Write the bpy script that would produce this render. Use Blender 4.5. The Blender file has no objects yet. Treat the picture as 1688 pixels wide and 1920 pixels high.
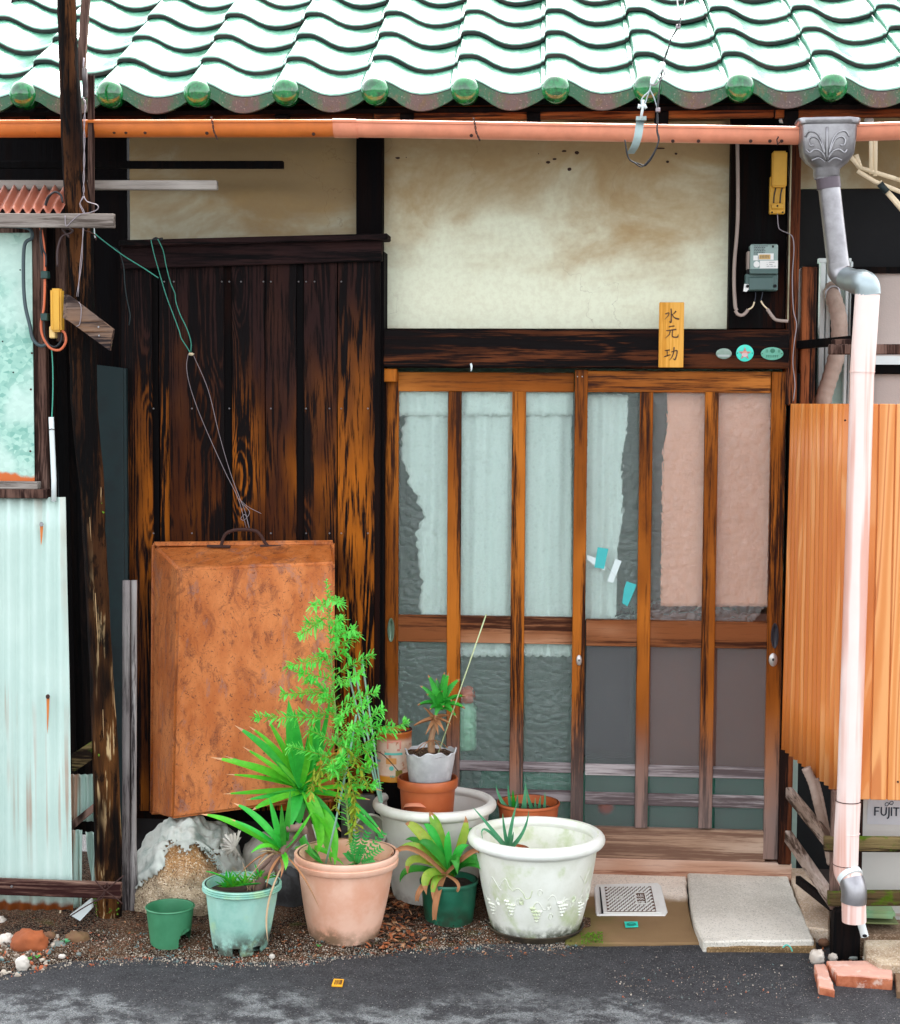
import bpy, bmesh, math, random
from mathutils import Vector, Matrix, noise, Euler
random.seed(7)
R = math.radians
scn = bpy.context.scene
COL = scn.collection
# ------------------------------------------------------------------ camera
F, W0, H0 = 3100.0, 1688.0, 1920.0
CAM = Vector((0.0, -6.0, 1.78))
YAW, PITCH, ROLL = R(4.7), R(-3.9), R(0.30)
CR = Matrix.Rotation(YAW, 3, 'Z') @ Matrix.Rotation(R(90) + PITCH, 3, 'X') @ Matrix.Rotation(ROLL, 3, 'Z')
cd = bpy.data.cameras.new('camera'); cam = bpy.data.objects.new('camera', cd); COL.objects.link(cam)
cam.location = CAM; cam.rotation_euler = CR.to_euler()
cd.sensor_fit = 'HORIZONTAL'; cd.sensor_width = 36.0; cd.lens = F / W0 * 36.0
cd.clip_start = 0.1; cd.clip_end = 400
scn.camera = cam
# ------------------------------------------------------------------ world, sun, exposure
SUN_EL, SUN_AZ = 60.0, 12.0          # azimuth clockwise from +Y: high behind the house, the street side lies in open shade
w = bpy.data.worlds.new('World'); scn.world = w; w.use_nodes = True
nt = w.node_tree; nt.nodes.clear()
sky = nt.nodes.new('ShaderNodeTexSky'); sky.sky_type = 'NISHITA'; sky.sun_disc = False
sky.sun_elevation = R(SUN_EL); sky.sun_rotation = R(SUN_AZ)
sky.air_density = 1.0; sky.dust_density = 4.0; sky.ozone_density = 1.0; sky.altitude = 0
hs = nt.nodes.new('ShaderNodeHueSaturation'); hs.inputs['Saturation'].default_value = 0.24
bg = nt.nodes.new('ShaderNodeBackground'); bg.inputs['Strength'].default_value = 0.15
wo = nt.nodes.new('ShaderNodeOutputWorld')
nt.links.new(sky.outputs[0], hs.inputs['Color']); nt.links.new(hs.outputs[0], bg.inputs[0]); nt.links.new(bg.outputs[0], wo.inputs[0])
sl = bpy.data.lights.new('sun', 'SUN'); sun = bpy.data.objects.new('sun', sl); COL.objects.link(sun)
sl.energy = 1.5; sl.angle = R(28); sl.color = (1.0, 0.965, 0.91)
sd = Vector((math.sin(R(SUN_AZ)) * math.cos(R(SUN_EL)), math.cos(R(SUN_AZ)) * math.cos(R(SUN_EL)), math.sin(R(SUN_EL))))
sun.rotation_euler = sd.to_track_quat('Z', 'Y').to_euler(); sun.location = sd * 20
vs = scn.view_settings; vs.view_transform = 'Standard'; vs.look = 'None'; vs.gamma = 1.0; vs.use_curve_mapping = False
vs.exposure = 2.48
scn.cycles.max_bounces = 10; scn.cycles.transmission_bounces = 8; scn.cycles.transparent_max_bounces = 12
scn.cycles.diffuse_bounces = 4; scn.cycles.glossy_bounces = 4; scn.cycles.sample_clamp_indirect = 6

# ------------------------------------------------------------------ places: photo point -> the world point on a plane
def ray(px, py):
    return CR @ Vector(((px - W0 / 2) / F, -(py - H0 / 2) / F, -1.0))
def P(px, py, Y):
    d = ray(px, py); return CAM + d * ((Y - CAM.y) / d.y)
def G(px, py, z=0.0):
    d = ray(px, py); return CAM + d * ((z - CAM.z) / d.z)
def PX(Y): return (Y + 6.0) / F       # metres per photo pixel at that depth

# ------------------------------------------------------------------ mesh builder
class MB:
    def __init__(s): s.v = []; s.f = []; s.m = []
    def face(s, idx, m=0): s.f.append(tuple(idx)); s.m.append(m)
    def add(s, vs, fs, m=0):
        b = len(s.v); s.v += [Vector(v) for v in vs]
        for f in fs: s.face([b + i for i in f], m)
    def hexa(s, p, m=0):   # 8 corners: bottom 4 ccw, top 4
        s.add(p, [(3,2,1,0),(4,5,6,7),(0,1,5,4),(1,2,6,5),(2,3,7,6),(3,0,4,7)], m)
    def box(s, a, b, m=0):
        x0,y0,z0 = min(a[0],b[0]),min(a[1],b[1]),min(a[2],b[2]); x1,y1,z1 = max(a[0],b[0]),max(a[1],b[1]),max(a[2],b[2])
        s.hexa([(x0,y0,z0),(x1,y0,z0),(x1,y1,z0),(x0,y1,z0),(x0,y0,z1),(x1,y0,z1),(x1,y1,z1),(x0,y1,z1)], m)
    def bar(s, a, b, w, h, up=(0,0,1), m=0, tw=None, th=None):   # beam from a to b, w across, h along up
        a, b = Vector(a), Vector(b); d = (b - a).normalized(); up = Vector(up)
        u = (up - d * up.dot(d)).normalized(); r = d.cross(u)
        w2 = w if tw is None else tw; h2 = h if th is None else th
        q = []
        for c, ww, hh in ((a, w, h), (b, w2, h2)):
            q.append([c - r*ww/2 - u*hh/2, c + r*ww/2 - u*hh/2, c + r*ww/2 + u*hh/2, c - r*ww/2 + u*hh/2])
        s.add(q[0] + q[1], [(0,1,2,3),(7,6,5,4),(1,0,4,5),(2,1,5,6),(3,2,6,7),(0,3,7,4)], m)
    def quadslab(s, q, t, m=0):     # q: 4 corners of the front, t: vector to the back
        t = Vector(t); q = [Vector(c) for c in q]
        s.add(q + [c + t for c in q], [(0,1,2,3),(7,6,5,4),(1,0,4,5),(2,1,5,6),(3,2,6,7),(0,3,7,4)], m)
    def poly(s, pts, t, m=0):       # convex or concave outline extruded by t
        n = len(pts); t = Vector(t); pts = [Vector(p) for p in pts]
        s.add(pts + [p + t for p in pts], [tuple(range(n)), tuple(reversed(range(n, 2*n)))] + [((i+1) % n, i, n+i, n+(i+1) % n) for i in range(n)], m)
    def tube(s, path, r, seg=8, cap=True, m=0, fn=None, closed=False):
        path = [Vector(p) for p in path]; n = len(path)
        rr = r if isinstance(r, (list, tuple)) else [r] * n
        t0 = (path[1] - path[0]).normalized(); u = t0.orthogonal().normalized(); b = len(s.v)
        for i, p in enumerate(path):
            t = (path[min(i+1, n-1)] - path[max(i-1, 0)]).normalized()
            if t.length < 1e-6: t = t0
            u = (u - t * u.dot(t)).normalized(); v = t.cross(u)
            for k in range(seg):
                a = 2*math.pi*k/seg; q = rr[i] * (fn(i/(n-1), a) if fn else 1)
                s.v.append(p + (u*math.cos(a) + v*math.sin(a)) * q)
        for i in range(n-1):
            for k in range(seg):
                k2 = (k+1) % seg; s.face((b+i*seg+k, b+i*seg+k2, b+(i+1)*seg+k2, b+(i+1)*seg+k), m)
        if cap:
            s.face([b+k for k in reversed(range(seg))], m); s.face([b+(n-1)*seg+k for k in range(seg)], m)
    def lathe(s, prof, c, seg=32, m=0, fn=None, axis=None, ms=None):   # prof list of (r, z); c centre; closed profile not assumed
        c = Vector(c); b = len(s.v); n = len(prof)
        M = axis if axis else Matrix.Identity(3)
        for i, (r, z) in enumerate(prof):
            for k in range(seg):
                a = 2*math.pi*k/seg; q = r; zz = z
                if fn: q, zz = fn(r, z, a, i)
                s.v.append(c + M @ Vector((q*math.cos(a), q*math.sin(a), zz)))
        for i in range(n-1):
            for k in range(seg):
                k2 = (k+1) % seg
                s.face((b+i*seg+k, b+i*seg+k2, b+(i+1)*seg+k2, b+(i+1)*seg+k), (ms[i] if ms else m))
        return b
    def disc(s, c, r, seg=32, m=0, fn=None, axis=None):
        c = Vector(c); b = len(s.v); M = axis if axis else Matrix.Identity(3)
        rings = 4
        s.v.append(c.copy())
        for j in range(1, rings+1):
            for k in range(seg):
                a = 2*math.pi*k/seg; p = Vector((r*j/rings*math.cos(a), r*j/rings*math.sin(a), 0))
                if fn: p.z += fn(p.x, p.y)
                s.v.append(c + M @ p)
        for k in range(seg): s.face((b, b+1+k, b+1+(k+1) % seg), m)
        for j in range(rings-1):
            o = b+1+j*seg
            for k in range(seg): s.face((o+k, o+seg+k, o+seg+(k+1) % seg, o+(k+1) % seg), m)
    def grid(s, fn, nu, nv, m=0, mf=None):
        b = len(s.v)
        for j in range(nv+1):
            for i in range(nu+1): s.v.append(Vector(fn(i/nu, j/nv)))
        for j in range(nv):
            for i in range(nu):
                o = b + j*(nu+1) + i; s.face((o, o+1, o+nu+2, o+nu+1), mf(i/nu, j/nv) if mf else m)
    def ribbon(s, ctrl, wid, segs=8, up=(0,0,1), fold=0.25, m=0, tipm=None, tipat=0.88, prof=None, twist=0.0, thick=0.0):
        c = [Vector(p) for p in ctrl]
        def bz(t):
            if len(c) == 3: return c[0]*(1-t)**2 + c[1]*2*t*(1-t) + c[2]*t*t
            if len(c) == 4: return c[0]*(1-t)**3 + c[1]*3*t*(1-t)**2 + c[2]*3*t*t*(1-t) + c[3]*t**3
            return c[0].lerp(c[1], t)
        b = len(s.v); up = Vector(up)
        for i in range(segs+1):
            t = i/segs; p = bz(t); d = (bz(min(1, t+.02)) - bz(max(0, t-.02))).normalized()
            sd_ = d.cross(up)
            if sd_.length < 1e-3: sd_ = d.orthogonal()
            sd_.normalize(); nn = sd_.cross(d).normalized()
            if twist:
                a = twist*t; sd_, nn = sd_*math.cos(a)+nn*math.sin(a), nn*math.cos(a)-sd_*math.sin(a)
            wv = wid * (prof(t) if prof else (math.sin(math.pi*(0.12+0.88*t)**0.75))**0.8 if t < 1 else 0.0)
            wv = max(wv, wid*0.02)
            s.v += [p - sd_*wv/2 + nn*wv*fold*.5, p - nn*(wv*fold*.5 + thick), p + sd_*wv/2 + nn*wv*fold*.5]
            if thick: s.v.append(p + nn*wv*fold*.15)
        k = 4 if thick else 3
        for i in range(segs):
            o = b + i*k; mm = tipm if (tipm is not None and (i+0.5)/segs > tipat) else m
            s.face((o, o+1, o+k+1, o+k), mm); s.face((o+1, o+2, o+k+2, o+k+1), mm)
            if thick: s.face((o+3, o, o+k, o+k+3), mm); s.face((o+2, o+3, o+k+3, o+k+2), mm)
    def build(s, name, mats, parent=None, smooth=False, bevel=0.0, loc=None, label=None, kind=None, segs=1, autos=None):
        me = bpy.data.meshes.new(name)
        if loc is not None: org = Vector(loc)
        elif parent is not None: org = org_of(parent)
        else:
            xs = [v.x for v in s.v]; ys = [v.y for v in s.v]; zs = [v.z for v in s.v]
            org = Vector(((min(xs)+max(xs))/2, (min(ys)+max(ys))/2, min(zs)))
        me.from_pydata([tuple(v - org) for v in s.v], [], s.f)
        for mt in (mats if isinstance(mats, (list, tuple)) else [mats]): me.materials.append(mt)
        for i, p in enumerate(me.polygons): p.material_index = s.m[i]; p.use_smooth = smooth
        if bevel or autos:
            bm = bmesh.new(); bm.from_mesh(me)
            if bevel:
                es = [e for e in bm.edges if len(e.link_faces) == 2 and e.calc_face_angle(0) > 0.6]
                bmesh.ops.bevel(bm, geom=es, offset=bevel, segments=segs, affect='EDGES', clamp_overlap=True)
            if autos:
                for e in bm.edges:
                    if len(e.link_faces) == 2 and e.calc_face_angle(0) > autos: e.smooth = False
                for f in bm.faces: f.smooth = True
            bm.to_mesh(me); bm.free()
        me.update()
        o = bpy.data.objects.new(name, me); COL.objects.link(o)
        if parent is not None:
            o.parent = parent; o.location = org - org_of(parent)
            WORG[o.name] = org
        else: o.location = org; WORG[o.name] = org
        if label: o['label'] = label
        if kind: o['kind'] = kind
        return o
WORG = {}
def org_of(o): return WORG[o.name]
def thing(name, label, cat, loc, group=None):
    o = bpy.data.objects.new(name, None); COL.objects.link(o); o.location = loc; o.empty_display_size = .1
    WORG[o.name] = Vector(loc); o['label'] = label; o['category'] = cat
    if group: o['group'] = group
    return o
def tag(o, label, cat, group=None):
    o['label'] = label; o['category'] = cat
    if group: o['group'] = group
    return o
def sheet(px0, py0, px1, py1, Y, t, name, mat, parent, bevel=0.0, **k):   # an upright board whose front spans photo points at depth Y
    xm, ym = (px0+px1)/2, (py0+py1)/2
    a = P(px0, ym, Y).x; b = P(px1, ym, Y).x; z1 = P(xm, py0, Y).z; z0 = P(xm, py1, Y).z
    m = MB(); m.box((a, Y, z0), (b, Y+t, z1)); return m.build(name, mat, parent, bevel=bevel, **k)
def bez(pts, n=24):   # smooth curve through points (Catmull-Rom)
    p = [Vector(q) for q in pts]; out = []
    if len(p) < 3: return [p[0].lerp(p[-1], i/n) for i in range(n+1)]
    q = [2*p[0]-p[1]] + p + [2*p[-1]-p[-2]]
    per = max(2, n // (len(p)-1))
    for i in range(len(p)-1):
        for k in range(per):
            t = k/per; a,b,c,d = q[i:i+4]
            out.append(.5*((2*b)+(c-a)*t+(2*a-5*b+4*c-d)*t*t+(3*b-a-3*c+d)*t**3))
    out.append(p[-1]); return out
def PP(lst, Y):        # list of photo points (x, y[, Y]) -> world
    return [P(q[0], q[1], q[2] if len(q) > 2 else Y) for q in lst]

# ------------------------------------------------------------------ materials
class N:
    def __init__(s, name):
        s.mat = bpy.data.materials.new(name); s.mat.use_nodes = True; s.t = s.mat.node_tree
        s.b = s.t.nodes['Principled BSDF']; s.out = s.t.nodes['Material Output']
    def n(s, ty, **k):
        o = s.t.nodes.new(ty)
        for a, v in k.items(): setattr(o, a, v)
        return o
    def put(s, sock, v):
        if isinstance(v, bpy.types.NodeSocket): s.t.links.new(v, sock)
        elif isinstance(v, bpy.types.Node): s.t.links.new(v.outputs[0], sock)
        elif isinstance(v, (tuple, list)) and sock.type == 'RGBA' and len(v) == 3: sock.default_value = (*v, 1)
        else: sock.default_value = v
    def pos(s, obj=False, rnd=True, local=False):
        g = s.n('ShaderNodeTexCoord').outputs['Object'] if local else s.n('ShaderNodeNewGeometry').outputs['Position']
        if not rnd: return g
        oi = s.n('ShaderNodeObjectInfo'); m = s.math('MULTIPLY', oi.outputs['Random'], 37.0)
        cx = s.n('ShaderNodeCombineXYZ'); s.put(cx.inputs[0], m); s.put(cx.inputs[2], m)
        v = s.n('ShaderNodeVectorMath', operation='ADD'); s.put(v.inputs[0], g); s.put(v.inputs[1], cx.outputs[0]); return v.outputs[0]
    def rand(s): return s.n('ShaderNodeObjectInfo').outputs['Random']
    def scale(s, v, sc):
        m = s.n('ShaderNodeMapping'); s.put(m.inputs[0], v); m.inputs['Scale'].default_value = sc; return m.outputs[0]
    def noise(s, v, sc=5.0, det=3, rough=.55, dist=0.0):
        o = s.n('ShaderNodeTexNoise'); s.put(o.inputs['Vector'], v); o.inputs['Scale'].default_value = sc; o.inputs['Detail'].default_value = det
        o.inputs['Roughness'].default_value = rough; o.inputs['Distortion'].default_value = dist; return o.outputs['Fac']
    def vor(s, v, sc=5.0, feat='F1', rnd=1.0, out='Distance'):
        o = s.n('ShaderNodeTexVoronoi', feature=feat); s.put(o.inputs['Vector'], v); o.inputs['Scale'].default_value = sc
        o.inputs['Randomness'].default_value = rnd; return o.outputs[out]
    def math(s, op, a, b=0.0, c=None, clamp=False):
        o = s.n('ShaderNodeMath', operation=op, use_clamp=clamp); s.put(o.inputs[0], a); s.put(o.inputs[1], b)
        if c is not None: s.put(o.inputs[2], c)
        return o.outputs[0]
    def ss(s, v, a, b, lo=0.0, hi=1.0):
        o = s.n('ShaderNodeMapRange', interpolation_type='SMOOTHSTEP'); s.put(o.inputs[0], v)
        o.inputs[1].default_value = a; o.inputs[2].default_value = b; o.inputs[3].default_value = lo; o.inputs[4].default_value = hi; return o.outputs[0]
    def mix(s, f, a, b, mode='MIX'):
        o = s.n('ShaderNodeMix', data_type='RGBA', blend_type=mode); s.put(o.inputs[0], f); s.put(o.inputs[6], a); s.put(o.inputs[7], b); return o.outputs[2]
    def z(s):
        o = s.n('ShaderNodeSeparateXYZ'); s.put(o.inputs[0], s.n('ShaderNodeNewGeometry').outputs['Position']); return o.outputs
    def bump(s, h, st=.3, d=.01, nrm=None):
        o = s.n('ShaderNodeBump'); s.put(o.inputs['Height'], h); o.inputs['Strength'].default_value = st; o.inputs['Distance'].default_value = d
        if nrm: s.put(o.inputs['Normal'], nrm)
        return o.outputs[0]
    def fin(s, col=None, rough=.6, nrm=None, metal=0.0, **k):
        if col is not None: s.put(s.b.inputs['Base Color'], col)
        s.put(s.b.inputs['Roughness'], rough); s.put(s.b.inputs['Metallic'], metal)
        if nrm is not None: s.put(s.b.inputs['Normal'], nrm)
        for a, v in k.items(): s.put(s.b.inputs[a.replace('_', ' ')], v)
        return s.mat
def lin(r, g, b):
    f = lambda c: (c/255/12.92) if c/255 <= .04045 else ((c/255+.055)/1.055)**2.4
    return (f(r), f(g), f(b))

def wood(name, dark, mid, light, axis='Z', contrast=1.0, lo=.35, hi=.7, rough=.75, fine=1.0, ringw=None, knots=True, wash=None, washcol=None, freq=46, zmask=None, zcol=None, bmp=.35, spec=.12):
    m = N(name); p = m.pos()
    ringw = ringw if ringw is not None else (.2 if knots else .05)
    sc = {'Z': (1, 1, .045), 'X': (.045, 1, 1), 'Y': (1, .045, 1)}[axis]
    q = m.scale(p, sc)
    base = m.noise(q, 8.0, 1, .4)
    if knots:
        kv = m.vor(m.scale(p, {'Z': (5.5, 5.5, 2.0), 'X': (2.0, 5.5, 5.5), 'Y': (5.5, 2.0, 5.5)}[axis]), 1.0)
        kf = m.ss(kv, 0.0, .42, .16, 0.0); base = m.math('ADD', base, kf)
    ring = m.math('SINE', m.math('MULTIPLY', base, freq * 2.4))
    ring = m.math('POWER', m.math('MULTIPLY_ADD', ring, .5, .5), 1.6)
    fn = m.ss(m.noise(q, 130.0*fine, 4, .75), .33, .67); mid_n = m.ss(m.noise(q, 22.0, 3, .6), .3, .7)
    g = m.math('ADD', m.math('MULTIPLY', ring, ringw), m.math('ADD', m.math('MULTIPLY', fn, .40), m.math('MULTIPLY', mid_n, .75-ringw)))
    c1 = m.mix(m.ss(g, lo, hi), dark, mid)
    patch = m.noise(m.scale(p, (1, 1, .35) if axis == 'Z' else (.35, 1, 1)), 3.0, 3, .6)
    streak = m.noise(q, 55.0, 5, .75); blot = m.noise(m.scale(p, (1, 1, .5) if axis == 'Z' else (.5, 1, 1)), 6.0, 5, .7)
    c1 = m.mix(m.ss(streak, .50, .68, 0, .6*min(1.3, contrast)**4), c1, dark); c1 = m.mix(m.ss(blot, .54, .72, 0, .55*min(1.3, contrast)**2), c1, dark)
    col = m.mix(m.math('MULTIPLY', m.ss(patch, .42, .68), m.ss(g, lo+.05, hi+.05)), c1, light)
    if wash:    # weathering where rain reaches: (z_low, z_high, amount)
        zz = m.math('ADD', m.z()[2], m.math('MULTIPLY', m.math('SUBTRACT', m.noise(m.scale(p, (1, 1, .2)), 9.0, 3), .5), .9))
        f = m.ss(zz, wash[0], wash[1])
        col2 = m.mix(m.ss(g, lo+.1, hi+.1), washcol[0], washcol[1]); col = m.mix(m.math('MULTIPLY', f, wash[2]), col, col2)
    if zmask:   # grey, bleached foot of the wood
        zz = m.math('ADD', m.z()[2], m.math('MULTIPLY', m.math('SUBTRACT', m.noise(p, 5.0, 3), .5), .25))
        f = m.ss(zz, zmask[1], zmask[0]); col2 = m.mix(m.ss(g, lo, hi), [c*.45 for c in zcol], zcol); col = m.mix(m.math('MULTIPLY', f, zmask[2]), col, col2)
    if knots: col = m.mix(m.ss(kv, .05, .13, .9, 0.0), col, [c*.35 for c in dark])
    return m.fin(col, m.math('MULTIPLY_ADD', g, .25, rough-.12), m.bump(g, bmp*contrast, .003), Specular_IOR_Level=spec)

M = {}
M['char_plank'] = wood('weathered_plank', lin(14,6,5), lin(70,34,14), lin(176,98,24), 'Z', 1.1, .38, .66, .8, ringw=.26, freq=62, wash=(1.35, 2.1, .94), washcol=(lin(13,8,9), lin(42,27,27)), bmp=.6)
M['batten'] = wood('dark_batten_wood', lin(4,2,3), lin(11,7,7), lin(34,14,8), 'Z', 1, .3, .75, .8, knots=False)
M['char_beam'] = wood('dark_beam_wood', lin(10,7,8), lin(38,25,26), lin(54,34,32), 'X', 1.3, .3, .72, .8, bmp=.8, freq=34)
M['char_post'] = wood('dark_post_wood', lin(4,2,4), lin(10,6,7), lin(24,13,10), 'Z', 1, .3, .75, .85, knots=False)
M['lintel'] = wood('scorched_lintel_wood', lin(10,4,4), lin(30,12,9), lin(104,56,30), 'X', 1.1, .44, .84, .7, freq=30, bmp=.6)
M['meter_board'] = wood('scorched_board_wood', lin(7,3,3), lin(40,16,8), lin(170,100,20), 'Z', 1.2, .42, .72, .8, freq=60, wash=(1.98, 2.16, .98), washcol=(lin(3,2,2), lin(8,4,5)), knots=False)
M['door_v'] = wood('door_stile_wood', lin(46,18,4), lin(134,70,14), lin(190,110,34), 'Z', .85, .22, .74, .5, knots=False, zmask=(.22, .75, .85), zcol=lin(140,122,116), bmp=.2)
M['door_h'] = wood('door_rail_wood', lin(50,20,5), lin(142,76,20), lin(194,120,52), 'X', .85, .22, .74, .5, knots=False, bmp=.2)
M['door_mid'] = wood('worn_door_rail_wood', lin(60,28,12), lin(130,76,42), lin(210,158,122), 'X', .85, .22, .74, .6, knots=False, bmp=.3)
M['grey_bar'] = wood('grey_bleached_wood', lin(92,80,80), lin(158,148,148), lin(196,188,186), 'X', 1, .25, .8, .85, knots=False, bmp=.5)
M['bottom_rail'] = wood('faded_rail_wood', lin(120,90,74), lin(170,138,114), lin(198,172,152), 'X', 1, .25, .8, .8, knots=False, bmp=.4)
M['sill'] = wood('worn_sill_wood', lin(130,84,64), lin(190,146,120), lin(222,196,178), 'X', 1, .3, .8, .8, knots=False)
M['grey_log'] = wood('grey_split_wood', lin(50,44,44), lin(124,116,114), lin(178,172,168), 'Z', 1.2, .2, .62, .9, bmp=.8, freq=22)
M['grey_rail'] = wood('grey_rail_wood', lin(70,60,54), lin(136,126,118), lin(190,184,176), 'X', 1.1, .2, .65, .9, knots=False, bmp=.6)
M['grey_rail_y'] = wood('grey_brace_wood', lin(72,54,44), lin(150,128,112), lin(190,172,160), 'Y', 1.2, .3, .8, .9, knots=False, bmp=.6)
M['red_wood'] = wood('red_stained_wood', lin(26,11,7), lin(88,44,24), lin(150,84,48), 'Z', 1.1, .3, .8, .7)
M['eave_wood'] = wood('brown_eave_wood', lin(40,17,8), lin(112,56,26), lin(158,90,44), 'X', .9, .25, .8, .75)
M['dark_wood'] = wood('black_wood', lin(3,2,3), lin(10,6,6), lin(26,17,14), 'Z', 1.1, .3, .8, .85)

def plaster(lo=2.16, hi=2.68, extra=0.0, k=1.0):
    m = N('stained_shaded_plaster'); p = m.pos(rnd=False); x, y, z = m.z()
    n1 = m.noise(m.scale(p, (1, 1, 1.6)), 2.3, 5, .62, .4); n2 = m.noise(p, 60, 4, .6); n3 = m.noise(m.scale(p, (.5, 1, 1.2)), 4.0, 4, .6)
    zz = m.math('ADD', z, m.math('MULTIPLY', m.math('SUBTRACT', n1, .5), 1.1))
    f = m.ss(zz, lo, hi)  # browner upward: staining together with eave shade put into the colour
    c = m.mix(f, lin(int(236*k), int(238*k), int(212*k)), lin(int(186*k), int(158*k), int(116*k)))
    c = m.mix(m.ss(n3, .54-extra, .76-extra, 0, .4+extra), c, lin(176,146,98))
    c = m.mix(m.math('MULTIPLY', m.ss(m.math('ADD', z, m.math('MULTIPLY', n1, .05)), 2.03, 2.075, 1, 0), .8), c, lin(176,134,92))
    # sparse cracks
    dv = m.n('ShaderNodeVectorMath', operation='ADD'); m.put(dv.inputs[0], p)
    nn = m.n('ShaderNodeTexNoise'); m.put(nn.inputs['Vector'], p); nn.inputs['Scale'].default_value = 9; nn.inputs['Detail'].default_value = 5
    vm = m.n('ShaderNodeVectorMath', operation='SCALE'); m.put(vm.inputs[0], nn.outputs['Color']); vm.inputs['Scale'].default_value = .16; m.put(dv.inputs[1], vm.outputs[0])
    e = m.vor(m.scale(dv.outputs[0], (1, 1, .45)), 2.4, 'DISTANCE_TO_EDGE'); ck = m.math('MULTIPLY', m.ss(e, 0.0, .003, 1, 0), m.ss(m.noise(p, 1.7, 2), .44, .6))
    c = m.mix(m.math('MULTIPLY', ck, .3), c, lin(96,66,40))
    c = m.mix(m.ss(n2, .35, .7, 0, .12), c, lin(150,116,74))
    h = m.math('ADD', m.math('MULTIPLY', n2, .6), m.math('SUBTRACT', m.noise(p, 5, 3), ck))
    return m.fin(c, .92, m.bump(h, .25, .003), Specular_IOR_Level=.15)
M['plaster'] = plaster(); M['plaster2'] = plaster(2.18, 2.62, .12, .84)  # plaster2: darker, browner copy with both staining and shade in its colour

def glaze(name, edge=False):
    m = N(name); p = m.pos(rnd=False); x, y, z = m.z()
    r = m.rand(); n1 = m.noise(p, 14, 4, .6); n2 = m.noise(p, 120, 2)
    c = m.mix(m.ss(n1, .3, .7), lin(40,104,78), lin(84,146,122))
    c = m.mix(m.math('MULTIPLY', r, .5), c, lin(104,160,138))
    c = m.mix(m.ss(n2, .62, .8, 0, .4), c, lin(30,84,60))
    h = m.math('ADD', n1, m.math('MULTIPLY', n2, .15))
    return m.fin(c, m.math('MULTIPLY_ADD', n1, .12, .12), m.bump(h, .12, .004), IOR=1.85, Coat_Weight=.5, Coat_Roughness=.08, Coat_IOR=1.6)
M['glaze'] = glaze('green_glazed_clay')
def capg():
    m = N('dark_green_glaze'); p = m.pos(rnd=True); n1 = m.noise(p, 26, 5, .7); n2 = m.noise(p, 90, 3)
    c = m.mix(m.ss(n1, .4, .62), lin(5,78,36), lin(14,122,60)); c = m.mix(m.ss(n1, .60, .68, 0, .6), c, lin(46,128,74)); c = m.mix(m.ss(n2, .66, .72, 0, .4), c, lin(120,150,96))
    return m.fin(c, .12, m.bump(n1, .1, .004), IOR=1.6, Coat_Weight=.6, Coat_Roughness=.05)
M['cap_glaze'] = capg()
def lipg():
    m = N('mottled_eave_clay'); p = m.pos(rnd=True, local=True); q = m.pos(rnd=False)
    s_ = m.n('ShaderNodeSeparateXYZ'); m.put(s_.inputs[0], m.pos(rnd=False, local=True)); u = s_.outputs[0]
    n1 = m.noise(m.scale(q, (1, 1, .5)), 45, 4, .7); n2 = m.noise(q, 160, 3)
    d = m.math('ABSOLUTE', m.math('SUBTRACT', u, .19))
    d = m.math('ADD', d, m.math('MULTIPLY', m.math('SUBTRACT', n1, .5), .16))
    c = m.mix(m.ss(d, .02, .075), lin(92,80,76), lin(22,84,50)); c = m.mix(m.ss(n1, .5, .7, 0, .7), c, lin(96,80,52)); c = m.mix(m.ss(n2, .6, .75, 0, .6), c, lin(170,160,148))
    return m.fin(c, m.ss(d, .02, .08, .85, .35), m.bump(n2, .4, .003))
M['lip'] = lipg()
def simple(name, col, rough=.6, metal=0.0, var=.25, sc=14, dirt=None, dsc=6, damt=.5, bmp=.1, bsc=60, **k):
    m = N(name); p = m.pos(); n1 = m.noise(p, sc, 4, .6)
    c = m.mix(n1, [x*(1-var) for x in col], [min(1, x*(1+var)) for x in col])
    if dirt is not None: c = m.mix(m.math('MULTIPLY', m.ss(m.noise(p, dsc, 5, .65), .42, .68), damt), c, dirt)
    return m.fin(c, m.math('MULTIPLY_ADD', n1, .15, rough-.07), m.bump(m.noise(p, bsc, 3), bmp, .003), metal, **k)
M['clay_dark'] = simple('unglazed_tile_edge', lin(28,34,31), .7, dirt=lin(70,50,44))
M['gutter_o'] = simple('orange_gutter_plastic', lin(214,116,48), .38, dirt=lin(150,74,30), damt=.25, bmp=.04)
M['gutter_p'] = simple('salmon_gutter_plastic', lin(232,148,116), .38, dirt=lin(196,110,76), damt=.35, bmp=.04)
M['rust_dark'] = simple('rusty_wire', lin(58,30,22), .8)
M['metal_grey'] = simple('dull_zinc', lin(158,156,158), .34, .85, dirt=lin(96,90,92), damt=.6, bmp=.12, bsc=25)
M['zinc_shiny'] = simple('zinc_elbow', lin(160,172,174), .42, .8, bmp=.06, bsc=12)
M['pink_pipe'] = simple('pink_faded_pipe', lin(240,214,206), .5, dirt=lin(226,168,148), damt=.55, bmp=.05, dsc=4)
M['white_plastic'] = simple('white_plastic', lin(214,222,220), .45, var=.08, bmp=.03)
M['cream_tube'] = simple('cream_conduit', lin(226,206,172), .5, var=.1)
M['yellow_box'] = simple('yellow_plastic', lin(218,164,52), .5, var=.12, dirt=lin(150,104,30), damt=.3)
M['black_rubber'] = simple('black_cable', lin(20,20,24), .5, bmp=.02)
M['grey_cable'] = simple('grey_cable', lin(164,146,136), .6, bmp=.02)
M['teal_cable'] = simple('green_wire', lin(60,150,128), .5, bmp=.02)
M['orange_cable'] = simple('orange_cable', lin(196,98,60), .5, bmp=.02)
M['wire'] = simple('thin_wire', lin(150,140,144), .5, .5, bmp=.02)
M['dark_teal'] = simple('dark_teal_tin', lin(8,34,36), .6, dirt=lin(4,14,18), damt=.7)
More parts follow.
